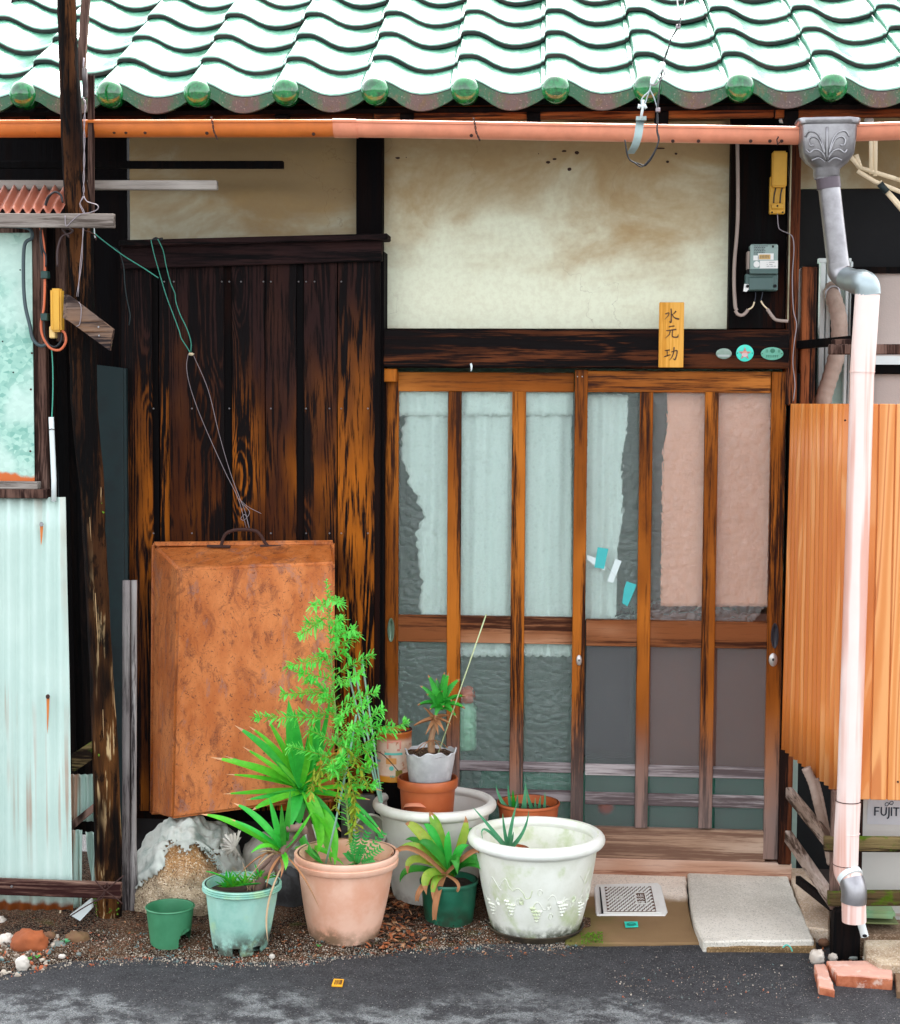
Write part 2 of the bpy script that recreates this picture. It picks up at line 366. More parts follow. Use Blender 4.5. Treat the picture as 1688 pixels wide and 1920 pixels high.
M['black'] = simple('black_gap', (.004,.004,.005), .9)
M['interior'] = simple('dim_interior', lin(44,74,70), .9)
# ================================================================== THE HOUSE
house = thing('wooden_house', 'old wooden house with cream plaster, dark boards and green tiled roof', 'house', (0, 0, .05))
# ---- plaster panels (left one above the boards, right one above the lintel)
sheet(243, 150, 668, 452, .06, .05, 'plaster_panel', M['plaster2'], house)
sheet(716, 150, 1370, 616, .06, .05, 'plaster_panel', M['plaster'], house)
sheet(-300, 150, 243, 1560, .12, .05, 'back_wall', M['dark_wood'], house)
# ---- posts and beams
sheet(668, 150, 717, 470, .0, .1, 'post', M['char_post'], house, .004)
sheet(700, 470, 719, 1560, -.045, .12, 'post', M['char_post'], house, .004)
sheet(-60, 262, 243, 1560, .085, .03, 'post', M['char_post'], house)
sheet(718, 617, 1481, 690, -.045, .10, 'lintel', M['lintel'], house, .005)
sheet(1370, 150, 1477, 617, -.012, .09, 'meter_board', M['meter_board'], house, .004)
sheet(1479, 150, 1500, 760, -.03, .12, 'post', M['red_wood'], house, .004)
sheet(1502, 500, 1530, 760, .0, .12, 'post', M['red_wood'], house, .004)
sheet(1477, 700, 1494, 1420, -.02, .12, 'post', M['dark_wood'], house, .004)
sheet(1461, 1405, 1486, 1622, -.03, .12, 'post', M['red_wood'], house, .004)
# soffit and rafters under the eave
RA = R(29.0); W = .2955; EX = .262; YE, RB = -.52, .0465
cap0 = P(872, 168, YE - .03)
sinA, cosA = math.sin(RA), math.cos(RA)
AMP = .052
def eave(z_off=0): return cap0.z - .004
ZE = cap0.z - .026                # roof plane height at the eave line, trough level
def roofpt(x, v, n): return Vector((x, YE + v*cosA - n*sinA, ZE + v*sinA + n*cosA))
X0, X1 = P(-90, 200, YE).x, P(1840, 200, YE).x
m = MB(); m.hexa([roofpt(X0,.03,-.055), roofpt(X1,.03,-.055), roofpt(X1,1.9,-.055), roofpt(X0,1.9,-.055), roofpt(X0,.03,-.04), roofpt(X1,.03,-.04), roofpt(X1,1.9,-.04), roofpt(X0,1.9,-.04)])
roof = m.build('roof', M['dark_wood'], house)
for i in range(9):
    x = X0 + .25 + i*.42
    m = MB(); m.hexa([roofpt(x,.02,-.105), roofpt(x+.045,.02,-.105), roofpt(x+.045,.9,-.105), roofpt(x,.9,-.105), roofpt(x,.02,-.056), roofpt(x+.045,.02,-.056), roofpt(x+.045,.9,-.056), roofpt(x,.9,-.056)])
    m.build('rafter', M['dark_wood'], house)
# fascia in three lengths
for a, b, y0, y1, yy in ((-40, 700, 198, 224, .085), (702, 1452, 196, 222, .06), (1455, 1730, 192, 219, .06)):
    sheet(a, y0, b, y1, YE + yy, .03, 'fascia_board', M['eave_wood'], house, .003)
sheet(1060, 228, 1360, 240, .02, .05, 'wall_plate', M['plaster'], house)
# ---- tiles
def prof(t):
    pts = [(0,.52),(.012,.86),(.035,.955),(.08,1.0),(.17,1.0),(.23,.94),(.32,.70),(.42,.36),(.52,.12),(.62,.02),(.72,.04),(.82,.14),(.92,.30),(.955,.36),(.962,.46),(1.0,.52)]
    for i in range(len(pts)-1):
        if t <= pts[i+1][0] + 1e-9:
            a, b = pts[i], pts[i+1]; f = (t-a[0])/(b[0]-a[0]); return (a[1]+(b[1]-a[1])*f)*AMP
    return .52*AMP
TS = [0,.012,.035,.08,.125,.17,.23,.275,.32,.37,.42,.47,.52,.57,.62,.67,.72,.77,.82,.87,.92,.955,.962,1.0]
TH, TL = .0165, .30
def tile_mesh(eave_row):
    m = MB(); nu = len(TS); nn = []
    rows = [(0,-TH), (0,-.004), (.004,0), (.05,0), (.16,0), (TL,0)]
    for (v, dn) in rows:
        for t in TS: m.v.append(Vector((t*W, v, prof(t) + .0185*(1 - v/EX) + dn)))
    for j in range(len(rows)-1):
        for i in range(nu-1):
            o = j*nu+i; m.face((o, o+1, o+nu+1, o+nu), 1 if j == 0 else 0)
    b = len(m.v)
    for (v) in (0, TL):
        for t in TS: m.v.append(Vector((t*W, v, prof(t) + .0185*(1 - v/EX) - TH)))
    for i in range(nu-1): m.face((b+i+1, b+i, b+nu+i, b+nu+i+1), 1)
    # sides
    m.add([(0,0,prof(0)+.0185-TH*.0), (0,TL,prof(0)-.003), (0,TL,prof(0)-TH), (0,0,prof(0)+.0185-TH)], [(0,1,2,3)], 0)
    m.add([(W,0,prof(1)+.0185), (W,TL,prof(1)-.003), (W,TL,prof(1)-TH), (W,0,prof(1)+.0185-TH)], [(3,2,1,0)], 0)
    if eave_row:
        dn = Vector((0, -sinA, -cosA)); bk = Vector((0, cosA, -sinA))*.014
        ts = [.14+.90*i/16 for i in range(17)]; vs_ = []
        for t in ts:
            tt = t if t <= 1 else .99
            h = prof(min(tt,1)) if t < .93 else .30*AMP + (t-.92)*.12
            top = Vector((t*W, -.003, h + .012)); s_ = (t-.14)/.90
            drop = .030 + .020*math.sin(math.pi*s_)
            if t < .3: drop += (.3-t)*.08
            low = top + dn*drop
            vs_.append((top, low, low+bk, top+bk))
        b = len(m.v)
        for q in vs_: m.v += list(q)
        for i in range(len(ts)-1):
            o = b+4*i; m.face((o, o+1, o+5, o+4), 2); m.face((o+1, o+2, o+6, o+5), 2); m.face((o+2, o+3, o+7, o+6), 2)
    return m
def make_mesh(mb, name, mats, smooth, autos=.6):
    me = bpy.data.meshes.new(name); me.from_pydata([tuple(v) for v in mb.v], [], mb.f)
    for x in mats: me.materials.append(x)
    for i, p in enumerate(me.polygons): p.material_index = mb.m[i]; p.use_smooth = smooth
    bm = bmesh.new(); bm.from_mesh(me)
    for e in bm.edges:
        if len(e.link_faces) == 2 and e.calc_face_angle(0) > autos: e.smooth = False
    bm.to_mesh(me); bm.free(); return me
def place(me, name, parent, loc, rot):
    o = bpy.data.objects.new(name, me); COL.objects.link(o); o.parent = parent; o.location = Vector(loc) - org_of(parent); o.rotation_euler = rot
    WORG[o.name] = Vector(loc); return o
tme = make_mesh(tile_mesh(False), 'roof_tile', [M['glaze'], M['clay_dark']], True, .9)
eme = make_mesh(tile_mesh(True), 'eave_tile', [M['glaze'], M['clay_dark'], M['lip']], True, .9)
xt0 = cap0.x - .125*W
rng = random.Random(3)
for k in range(-6, 7):
    for j in range(6):
        x = xt0 + k*W + rng.uniform(-.002, .002)
        o = place(tme if j else eme, 'roof_tile' if j else 'eave_tile', roof, roofpt(x - .027*j*EX, j*EX + rng.uniform(-.003,.003), rng.uniform(0,.002)), (RA + rng.uniform(-.006,.006), rng.uniform(-.008,.008), .024 + rng.uniform(-.006,.006)))
mc = MB()
ax = Matrix.Rotation(R(90), 3, 'X')
mc.lathe([(RB*.96,-.035),(RB,0),(RB,.004),(RB*.97,.010),(RB*.86,.019),(RB*.66,.028),(RB*.4,.0335),(RB*.15,.036),(.0004,.0363)], (0,0,0), 28, axis=ax)
cme = make_mesh(mc, 'round_end_cap', [M['cap_glaze']], True, 1.2)
for k in range(-6, 7):
    place(cme, 'round_end_cap', roof, (cap0.x + k*W, YE - .022, cap0.z + rng.uniform(-.001,.001)), (0, rng.uniform(0, 6), 0))
# ---- gutter
gut = thing('rain_gutter', 'orange and salmon plastic rain gutter running under the green roof tiles', 'gutter', P(900, 250, -.62))
def gutter_mesh(pts, r=.040, flip=False):
    m = MB(); sec = []
    for i in range(15):
        a = math.pi*(1 + i/14); sec.append((math.cos(a)*r, math.sin(a)*r))      # (y, z), front is -y
    sec = [(-r-.004, .002), (-r-.006, .008), (-r, .012), (-r+.005, .008)] + [(-r+.003, 0)] + [(c*.95, s*.95) for c, s in reversed(sec[1:-1])][::-1]+ [(r-.003, 0)] 
    outer = [(math.cos(math.pi*(1+i/14))*r, math.sin(math.pi*(1+i/14))*r) for i in range(15)]
    ring = [(-r+.004,.006), (-r-.001,.011), (-r-.007,.008), (-r-.006,.001)] + outer + [(r,.012), (r-.003,.012)] + [(c*.93, s*.93) for c, s in reversed(outer)]
    n = len(ring)
    for p in pts:
        for (y, z_) in ring: m.v.append(Vector((p[0], p[1]+y, p[2]+z_)))
    for i in range(len(pts)-1):
        for k in range(n):
            k2 = (k+1) % n; m.face((i*n+k, (i+1)*n+k, (i+1)*n+k2, i*n+k2))
    m.face(list(range(n))); m.face([ (len(pts)-1)*n + k for k in reversed(range(n))])
    return m
YG = -.62
def gp(px, py): return P(px, py, YG - .04)+Vector((0,.04,0))
ga, gb, gc, gd = gp(-120, 231), gp(660, 230), gp(1500, 243.5), gp(1830, 230)
gutter_mesh([ga, ga.lerp(gb,.5), gb]).build('trough', M['gutter_o'], gut, True, autos=.7, label='orange left length of the gutter')
gutter_mesh([gb, gb.lerp(gc,.5), gc]).build('trough', M['gutter_p'], gut, True, autos=.7, label='salmon pink right length of the gutter')
gutter_mesh([gp(1606, 237), gd]).build('trough', M['gutter_p'], gut, True, autos=.7)
s1, s2 = gp(624, 229), gp(668, 229.5)
gutter_mesh([s1, s2], .0435).build('joint_sleeve', M['gutter_p'], gut, True, autos=.7)
def twist(path_px, Y, r=.0016, amp=.002, turns=3, name='wire_tie', par=None, mat=None):
    pts = bez(PP(path_px, Y), 26); m = MB()
    for ph in (0, math.pi):
        q = [p + Vector((math.cos(ph+i*turns*6.28/len(pts))*amp, math.sin(ph+i*turns*6.28/len(pts))*amp, 0)) for i, p in enumerate(pts)]
        m.tube(q, r, 5)
    return m.build(name, mat or M['rust_dark'], par, True)
for x, yo in ((398, 0), (890, 2)):
    twist([(x-2, 219+yo), (x+1, 232+yo), (x+3, 245+yo), (x+8, 257+yo), (x+10, 262+yo)], YG-.055, par=gut)
m = MB(); m.tube(PP([(1460,256),(1457,262),(1459,272),(1462,266)], YG-.05), .0025, 5); m.build('wire_tie', M['rust_dark'], gut, True)
for i, x in enumerate((66, 214, 236, 272, 388, 588, 884, 1262, 1310, 1408, 1444, 1466)):
    m = MB(); c = P(x, 252 + (x-600)*.009 if x < 900 else 265, YG-.028); c.z += .001
    m.lathe([(.0, .0015), (.004, .001), (.0065*(.6+.7*noise.noise((x,0,0))+.3), 0)], c, 8, axis=Matrix.Rotation(R(115), 3, 'X')); 
    m.build('drip_stain', M['rust_dark'], gut, True)

# ================================================================== BOARD WALL (left bay)
YB = -.06
planks = [(228,262),(262,330),(318,424),(436,500),(500,563),(571,632),(632,705)]
spec = [(230,286,0),(300,318,0),(318,421,0),(437,497,0),(499,556,0),(571,632,0),(634,706,0)]
rng = random.Random(11)
sheet(226, 476, 712, 1540, -.035, .03, 'backing_board', M['batten'], house)
for (a, b, _) in spec:
    y0 = 484 - (a-230)*.018
    xm = (a+b)/2; m = MB()
    xa = P(a, 900, YB).x; xb = P(b, 900, YB).x; z1 = P(xm, y0, YB).z; z0 = P(xm, 1520, YB).z
    dy = rng.uniform(-.004, .004); n_ = 10; w0 = rng.uniform(0, 99)
    # each board with slightly wandering edges and a waney surface
    L = []; 
    for i in range(n_+1):
        z_ = z0 + (z1-z0)*i/n_; e1 = .004*noise.noise((w0, i*.7, 0)); e2 = .004*noise.noise((w0+9, i*.7, 0)); fy = .004*noise.noise((w0+5, i*.4, 3))
        L.append((Vector((xa+e1, YB+dy+fy, z_)), Vector((xb+e2, YB+dy+fy, z_)), Vector((xb+e2, YB+dy+.024, z_)), Vector((xa+e1, YB+dy+.024, z_))))
    for q in L: m.v += list(q)
    for i in range(n_):
        for k in range(4): m.face((4*i+k, 4*i+(k+1)%4, 4*i+4+(k+1)%4, 4*i+4+k))
    m.face((3,2,1,0)); m.face((4*n_, 4*n_+1, 4*n_+2, 4*n_+3))
    m.build('plank', M['char_plank'], house)
for (a, b) in ((286,300),(421,437),(556,571)):
    sheet(a+1, 486, b-1, 1520, -.052, .016, 'cover_strip', M['batten'], house)
sheet(226, 1512, 716, 1720, -.03, .05, 'footing', simple('dark_stone_footing', lin(44,40,40), .95, var=.4, bmp=.6), house)
sheet(702, 480, 712, 1540, -.068, .03, 'cover_strip', M['batten'], house, .002)
# head beam and cap moulding
m = MB(); q = [P(226,457,-.085), P(716,446,-.085), P(716,489,-.085), P(226,504,-.085)]
q = [q[3], q[2], q[1], q[0]]; m.quadslab(q, (0,.06,0)); m.build('head_beam', M['char_beam'], house, bevel=.003)
m = MB(); q = [P(222,462,-.115), P(727,449,-.115), P(727,437,-.115), P(222,450,-.115)]; m.quadslab(q, (0,.10,0)); m.build('head_cap', M['char_beam'], house, bevel=.004)
for (x, y) in ((398,668,),(322,762),(238,810),(545,815),(368,990),(690,812),(630,890),(510,938),(648,932)):
    pass
# nails
ndot = []
for x in (288,308,326,360,416,430,452,494,508,560,574,590,618,640,690):
    for y in (766, 1000, 528):
        if (x*7+y) % 3: ndot.append((x, y))
m = MB()
for (x, y) in ndot:
    m.lathe([(.0035,0),(.003,.002),(.0005,.003)], P(x, y, YB-.004), 6, axis=Matrix.Rotation(R(90),3,'X'))
o = m.build('nail_head', M['metal_grey'], house, True); o['kind'] = 'stuff'

# ================================================================== THE SLIDING DOOR
door = MB(); YR, YL = -.012, .022
def panel(name, lab, Y, stiles, munt, top, mid, bars, bot, mats, yfoot):
    # stiles: (xa top, xb top, xa bottom, xb bottom) and vertical extent
    lab_ = lab; d = None
    xs = stiles[0][0]; 
    base = P(stiles[0][0], yfoot, Y)
    d = bpy.data.objects.new(name, None); COL.objects.link(d); d.parent = house; d.location = base - org_of(house); WORG[d.name] = base.copy()
    d['label'] = lab
    return d
def bx(par, name, mat, px0, py0, px1, py1, Y, t, bv=.002): return sheet(px0, py0, px1, py1, Y, t, name, mat, par, bv)
dR = panel('sliding_door', 'front right sliding door with pink cloth behind the glass', YR, [(1077,)], 0,0,0,0,0,0, 1612)
dL = panel('sliding_door', 'rear left sliding door with lace curtain behind the glass', YL, [(722,)], 0,0,0,0,0,0, 1606)
# right door
def vbar(par, name, xt, xb, wpx, y0, y1, Y, t, mat=M['door_v'], bv=.002):
    a = P(xt, y0, Y); b = P(xb, y1, Y); x = (a.x + b.x)/2
    m = MB(); wd = wpx*PX(Y); m.box((x-wd/2, Y, b.z), (x+wd/2, Y+t, a.z)); return m.build(name, mat, par, bevel=bv)
vbar(dR, 'stile', 1088.5, 1083, 24, 693, 1610, YR-.004, .034)
vbar(dR, 'stile', 1459, 1448, 27, 697, 1612, YR-.004, .034)
vbar(dR, 'muntin', 1210, 1205, 24.5, 735, 1553, YR-.006, .018)
vbar(dR, 'muntin', 1334, 1324, 25, 735, 1554, YR-.006, .018)
bx(dR, 'top_rail', M['door_h'], 1101, 696, 1446, 736, YR, .03)
bx(dR, 'mid_rail', M['door_mid'], 1099, 1164, 1439, 1214, YR, .03)
bx(dR, 'cross_bar', M['grey_bar'], 1097, 1436, 1436, 1457.5, YR+.002, .01)
bx(dR, 'cross_bar', M['grey_bar'], 1097, 1489, 1436, 1512.5, YR+.002, .01)
bx(dR, 'bottom_rail', M['bottom_rail'], 1095, 1555, 1435, 1613, YR, .03)
# left door
vbar(dL, 'stile', 733.5, 734, 25.5, 700, 1608, YL-.004, .03)
vbar(dL, 'muntin', 853.5, 848, 25.5, 734, 1550, YL-.006, .018)
vbar(dL, 'muntin', 973, 968, 25.5, 734, 1550, YL-.006, .018)
bx(dL, 'top_rail', M['door_h'], 746, 698, 1077, 734.5, YL, .028)
bx(dL, 'mid_rail', M['door_mid'], 746, 1155.5, 1077, 1206, YL, .028)
bx(dL, 'cross_bar', M['grey_bar'], 746, 1427, 1077, 1446, YL+.002, .01)
bx(dL, 'cross_bar', M['grey_bar'], 746, 1479, 1077, 1500, YL+.002, .01)
bx(dL, 'bottom_rail', M['bottom_rail'], 746, 1549, 1077, 1606, YL, .028)
# stop blocks on the frame, jambs and sill
sheet(719, 691, 744, 716, -.03, .045, 'stop_block', M['door_v'], house, .003)
sheet(1473, 700, 1480, 1612, -.01, .08, 'jamb', M['dark_wood'], house)
sheet(1482, 1000, 1484, 1002, .0, .01, 'jamb', M['dark_wood'], house)
m = MB(); a, b = P(716, 1607, .0), P(1484, 1615, .0)
m.hexa([(a.x,-.019,.0),(b.x,-.019,.0),(b.x,.10,.0),(a.x,.10,.0),(a.x,-.019,b.z-.004),(b.x,-.019,b.z-.004),(b.x,.10,b.z+.002),(a.x,.10,b.z+.002)])
m.build('sill', M['sill'], house, bevel=.004)

# glass
def glassmat(name, tint, rough, hexs=26.0, st=.5, fine=False):
    m = N(name); p = m.pos(rnd=True)
    if fine: h = m.noise(p, 220, 2)
    else:
        e = m.vor(p, hexs, 'SMOOTH_F1', .75); e2 = m.vor(p, hexs, 'DISTANCE_TO_EDGE', .75); h = m.math('SUBTRACT', m.ss(e2, 0, .30), m.math('MULTIPLY', e, .35))
    return m.fin(tint, rough, m.bump(h, st, .011 if not fine else .002), 0.0, Transmission_Weight=.93 if not fine else .94, IOR=1.25)
M['hammer'] = glassmat('hammered_glass', (.90,1.0,.955), .16, hexs=31.0, st=.45); M['hammer_clear'] = glassmat('hammered_clear_glass', (1.0,.98,.95), .16, hexs=31.0, st=.45)
M['sandglass'] = glassmat('frosted_glass', (.78,.78,.78), .26, fine=True, st=.7)
def pane(par, x0, y0, x1, y1, Y, mat, cut=None):
    ym, xm = (y0+y1)/2, (x0+x1)/2
    a = P(x0, ym, Y).x; b = P(x1, ym, Y).x; z1 = P(xm, y0, Y).z; z0 = P(xm, y1, Y).z
    m = MB()
    if cut: pts = [(a,Y,z0)] + [tuple(P(cx, cy, Y)) for cx, cy in cut] + [(b,Y,z1),(a,Y,z1)]
    else: pts = [(a,Y,z0),(b,Y,z0),(b,Y,z1),(a,Y,z1)]
    m.poly(pts, (0,.004,0)); return m.build('pane', mat, par)
for (x0, x1) in ((745,842),(866,961),(985,1078)):
    pane(dL, x0-2, 733, x1+2, 1157, YL+.013, M['hammer']); pane(dL, x0-2, 1204, x1+2, 1551, YL+.013, M['hammer'])
for (x0, x1, c) in ((1100,1199,None),(1221,1323,None),(1345,1447,[(1409,1166),(1418,1160),(1424,1153),(1428,1143),(1436,1139),(1447,1138)])):
    pane(dR, x0-2, 734, x1+2, 1166, YR+.013, M['hammer'] if x0 < 1200 else M['hammer_clear'], c); pane(dR, x0-2, 1212, x1+2, 1556, YR+.013, M['sandglass'])
# fittings
def oval(par, name, cx, cy, rx, ry, Y, t, mat, seg=20, bulge=0.0, inset=False):
    c = P(cx, cy, Y); k = PX(Y); m = MB()
    def ring(s_, y): return [c + Vector((math.cos(2*math.pi*i/seg)*rx*k*s_, y, math.sin(2*math.pi*i/seg)*ry*k*s_)) for i in range(seg)]
    if inset: lay = [(1,0),(1,-t),(.78,-t),(.7,-t*.2),(.02,0)]
    else: lay = [(1,0),(1,-t*.7),(.9,-t),(.5,-t-bulge),(.02,-t-bulge*1.2)]
    b = 0
    for s_, y in lay: m.v += ring(s_, y)
    for j in range(len(lay)-1):
        for i in range(seg): m.face((j*seg+i, j*seg+(i+1)%seg, (j+1)*seg+(i+1)%seg, (j+1)*seg+i))
    return m.build(name, mat, par, True, autos=.8)
M['pull'] = simple('green_brass', lin(104,122,104), .35, .6); M['pull_dark'] = simple('dark_pull', lin(38,36,44), .4, .3)
oval(dL, 'finger_pull', 733.5, 1181, 6.5, 23, YL-.0045, .004, M['pull'], inset=True)
oval(dR, 'finger_pull', 1453, 1192, 7, 24, YR-.0045, .004, M['pull_dark'], inset=True)
M['lockm'] = simple('lock_steel', lin(190,184,178), .3, .6)
for (x, y, rx, ry) in ((1086,1238,5.5,10),(1450,1237,8,12.5)):
    l = oval(dR, 'keyhole_lock', x, y, rx, ry, YR-.0045, .005, M['lockm'], bulge=.003)
    oval(l, 'keyway', x, y, rx*.22, ry*.22, YR-.0135, .001, M['black'])
for dx in (-5, 4): oval(dR, 'screw', 1088+dx, 706, 1.3, 1.3, YR-.0045, .001, M['metal_grey'], 8)
# tape on the cracked pane
M['tape_t'] = simple('teal_tape', lin(58,178,178), .4, var=.08); M['tape_w'] = simple('white_tape', lin(212,226,224), .5, var=.05)
YT = YR+.0105
def patch(par, name, mat, pts, Y, t=.0012): m = MB(); m.poly(PP(pts, Y), (0, t, 0)); return m.build(name, mat, par)
patch(dR, 'tape_strip', M['tape_w'], [(1101,1040),(1116,1046),(1136,1062),(1134,1070),(1114,1059),(1101,1049)][::-1], YT+.0006, .0008)
patch(dR, 'tape_patch', M['tape_w'], [(1154,1048),(1166,1052),(1150,1093),(1139,1090)][::-1], YT)
patch(dR, 'tape_patch', M['tape_t'], [(1121,1026),(1141,1029),(1133,1067),(1115,1064)][::-1], YT-.001)
patch(dR, 'tape_patch', M['tape_t'], [(1175,1090),(1194,1096),(1188,1112),(1177,1137),(1167,1131),(1170,1106)][::-1], YT-.001)
m = MB(); m.tube(PP([(1139,1064),(1158,1084),(1172,1103),(1186,1124),(1195,1142)], YT+.0005), .0007, 4); m.build('crack_line', M['wire'], dR)

# room behind the glass
m = MB(); rx0, rx1 = P(719,1000,.1).x, P(1482,1000,.1).x
for a_, b_ in (((rx0-.3,1.3,0),(rx1+.02,1.35,2.06)), ((rx0-.35,.12,0),(rx0-.3,1.35,2.06)), ((rx1,.14,0),(rx1+.05,1.35,2.06)), ((rx0-.3,.12,0),(rx1,1.3,.02)), ((rx0-.3,.12,2.02),(rx1,1.3,2.06))): m.box(a_, b_)
m.build('entrance_room', simple('grey_green_room', lin(176,204,194), .9), house)
def curtain_mat(name, c1, c2, lace=0.0):
    m = N(name); p = m.pos(rnd=False); n1 = m.noise(m.scale(p, (1,1,.25)), 30, 3); v = m.vor(p, 60); 
    c = m.mix(n1, c1, c2); c = m.mix(m.ss(v, .1, .4, lace, 0), c, [x*.8 for x in c1])
    a = m.fin(c, .9, m.bump(v, .2, .003), Subsurface_Weight=0.0)
    tr = m.n('ShaderNodeBsdfTranslucent'); m.put(tr.inputs[0], c); mx = m.n('ShaderNodeMixShader'); mx.inputs[0].default_value = .25
    m.t.links.new(m.b.outputs[0], mx.inputs[1]); m.t.links.new(tr.outputs[0], mx.inputs[2]); m.t.links.new(mx.outputs[0], m.out.inputs[0]); return a
M['lace'] = curtain_mat('white_lace', (.93,.98,.96), (.98,.99,.98), .4); M['pinkcloth'] = curtain_mat('pink_cloth', (1.0,.60,.42), (1.0,.66,.50))
def curtain(name, left, right, Y, mat, lab, nx=60, ny=60, amp=.008, fr=70, scal=0.0, hem=0.0, cat='curtain', rag=0.0):
    # left/right: lists of (x, y) photo boundary; y range shared
    def at(b, y):
        for i in range(len(b)-1):
            if y <= b[i+1][1]: f = (y-b[i][1])/(b[i+1][1]-b[i][1]); f = f*f*(3-2*f); return b[i][0]+(b[i+1][0]-b[i][0])*f
        return b[-1][0]
    y0, y1 = left[0][1], left[-1][1]
    def fn(u, v):
        y = y0+(y1-y0)*v; a = at(left, y) + scal*abs(math.sin(y*.16)) + rag*noise.noise((y*.05, 3, 0)); b = at(right, y); x = a+(b-a)*u
        yy = y + (hem*abs(math.sin(x*.22)) if v > .99 else 0)
        q = P(x, yy, Y); q.y += amp*math.sin(q.x*fr+math.sin(q.z*2)*1.5)+amp*.5*math.sin(q.x*fr*2.3+1)
        return q
    m = MB(); m.grid(fn, nx, ny); o = m.build(name, mat, None, True); sol = o.modifiers.new('cloth', 'SOLIDIFY'); sol.thickness = .001; return tag(o, lab, cat)
curtain('lace_curtain', [(762,770),(752,800),(748,850),(762,895),(778,935),(792,965),(776,1000),(782,1060),(788,1100),(782,1150),(830,1200),(850,1228)], [(1072,770),(1072,1228)], .063, M['lace'], 'long white lace curtain with ragged left edge behind the left door', scal=5, hem=4, ny=90, rag=6)
curtain('curtain_valance', [(738,728),(738,776)], [(1075,728),(1075,774)], .050, M['lace'], 'short gathered lace valance along the top of the left door', amp=.004, fr=90, hem=5, ny=8, nx=80, cat='valance')
curtain('net_curtain', [(1080,740),(1080,1160)], [(1178,740),(1176,800),(1166,860),(1168,960),(1158,1040),(1156,1160)], .045, M['lace'], 'pale net curtain behind the taped pane of the right door', amp=.006, hem=6)
curtain('pink_hanging_cloth', [(1250,700),(1252,790),(1243,850),(1241,950),(1239,1137)], [(1460,700),(1460,1137)], .04, M['pinkcloth'], 'plain pink cloth hanging behind the right panes of the door', amp=.002, fr=20)
# blurred things standing inside
def inside(name, lab, cat, cx, y0, y1, rpx, Y, mats, prof_):
    c = P(cx, y1, Y); k = PX(Y); h = (y1-y0)*k; m = MB(); m.lathe([(r*rpx*k, z_*h) for r, z_ in prof_], c, 16); return tag(m.build(name, mats, None, True), lab, cat)
M['orange_pl'] = simple('orange_plastic', lin(222,96,50), .5); M['pale_green_pl'] = simple('pale_green_plastic', lin(150,200,170), .5)
b1 = inside('plastic_bottle', 'pale green bottle with an orange cap standing behind the left door glass', 'bottle', 872, 1290, 1405, 22, .10, M['pale_green_pl'], [(.0,0),(.9,0),(1,.05),(1,.7),(.55,.8),(.4,.86),(.0,.86)])
sheet(1215, 1150, 1475, 1545, .16, .3, 'shoe_cabinet', simple('brown_cabinet', lin(136,92,76), .6), house)
sheet(1090, 1150, 1190, 1420, .30, .1, 'umbrella_stand', simple('slate_box', lin(70,76,80), .6), house)
sheet(900, 1450, 1480, 1620, .13, .02, 'step_board', simple('teal_step', lin(70,140,118), .7), house)
o = blob_at = None
ob = MB(); oc = P(1136, 1512, .10); ob.lathe([(0,-.03),(.022,-.02),(.03,0),(.022,.02),(0,.03)], oc, 16); tag(ob.build('ball', M['orange_pl'], None, True), 'orange ball on the step seen blurred through the lower frosted pane', 'ball')
chips = MB()
for (x, y, w_, h_) in ((746,296,9,4),(762,295,2,2),(1010,288,2,2),(1028,304,9,5),(1040,298,8,4),(1058,283,9,4),(1082,286,9,6),(1068,317,8,7),(1252,303,6,5),(1268,288,5,4),(1238,278,18,3)):
    pts_ = [P(x+w_*.5*math.cos(t)*(1+.3*noise.noise((x,t,0))), y+h_*.5*math.sin(t)*(1+.4*noise.noise((y,t,1)))-(x-1040)*0, .058) for t in [2*math.pi*i/9 for i in range(9)]]
    chips.poly(pts_, (0,.004,0))
o_ = chips.build('chipped_spots', M['rust_dark'], house, kind='stuff')
moth = MB(); moth.ribbon([P(883,681,-.05), P(886,688,-.056), P(883,697,-.05)], .008, 5, up=(0,-1,0), fold=.3); tag(moth.build('cocoon', M['white_plastic'], None, True), 'tiny white cocoon hanging on the lintel above the left door', 'cocoon')
b1c = MB(); cc = P(872, 1300, .10); b1c.lathe([(.0,-.03),(.035,-.03),(.038,.0),(.03,.02),(0,.025)], cc, 14); b1c.build('bottle_cap', M['orange_pl'], b1, True)
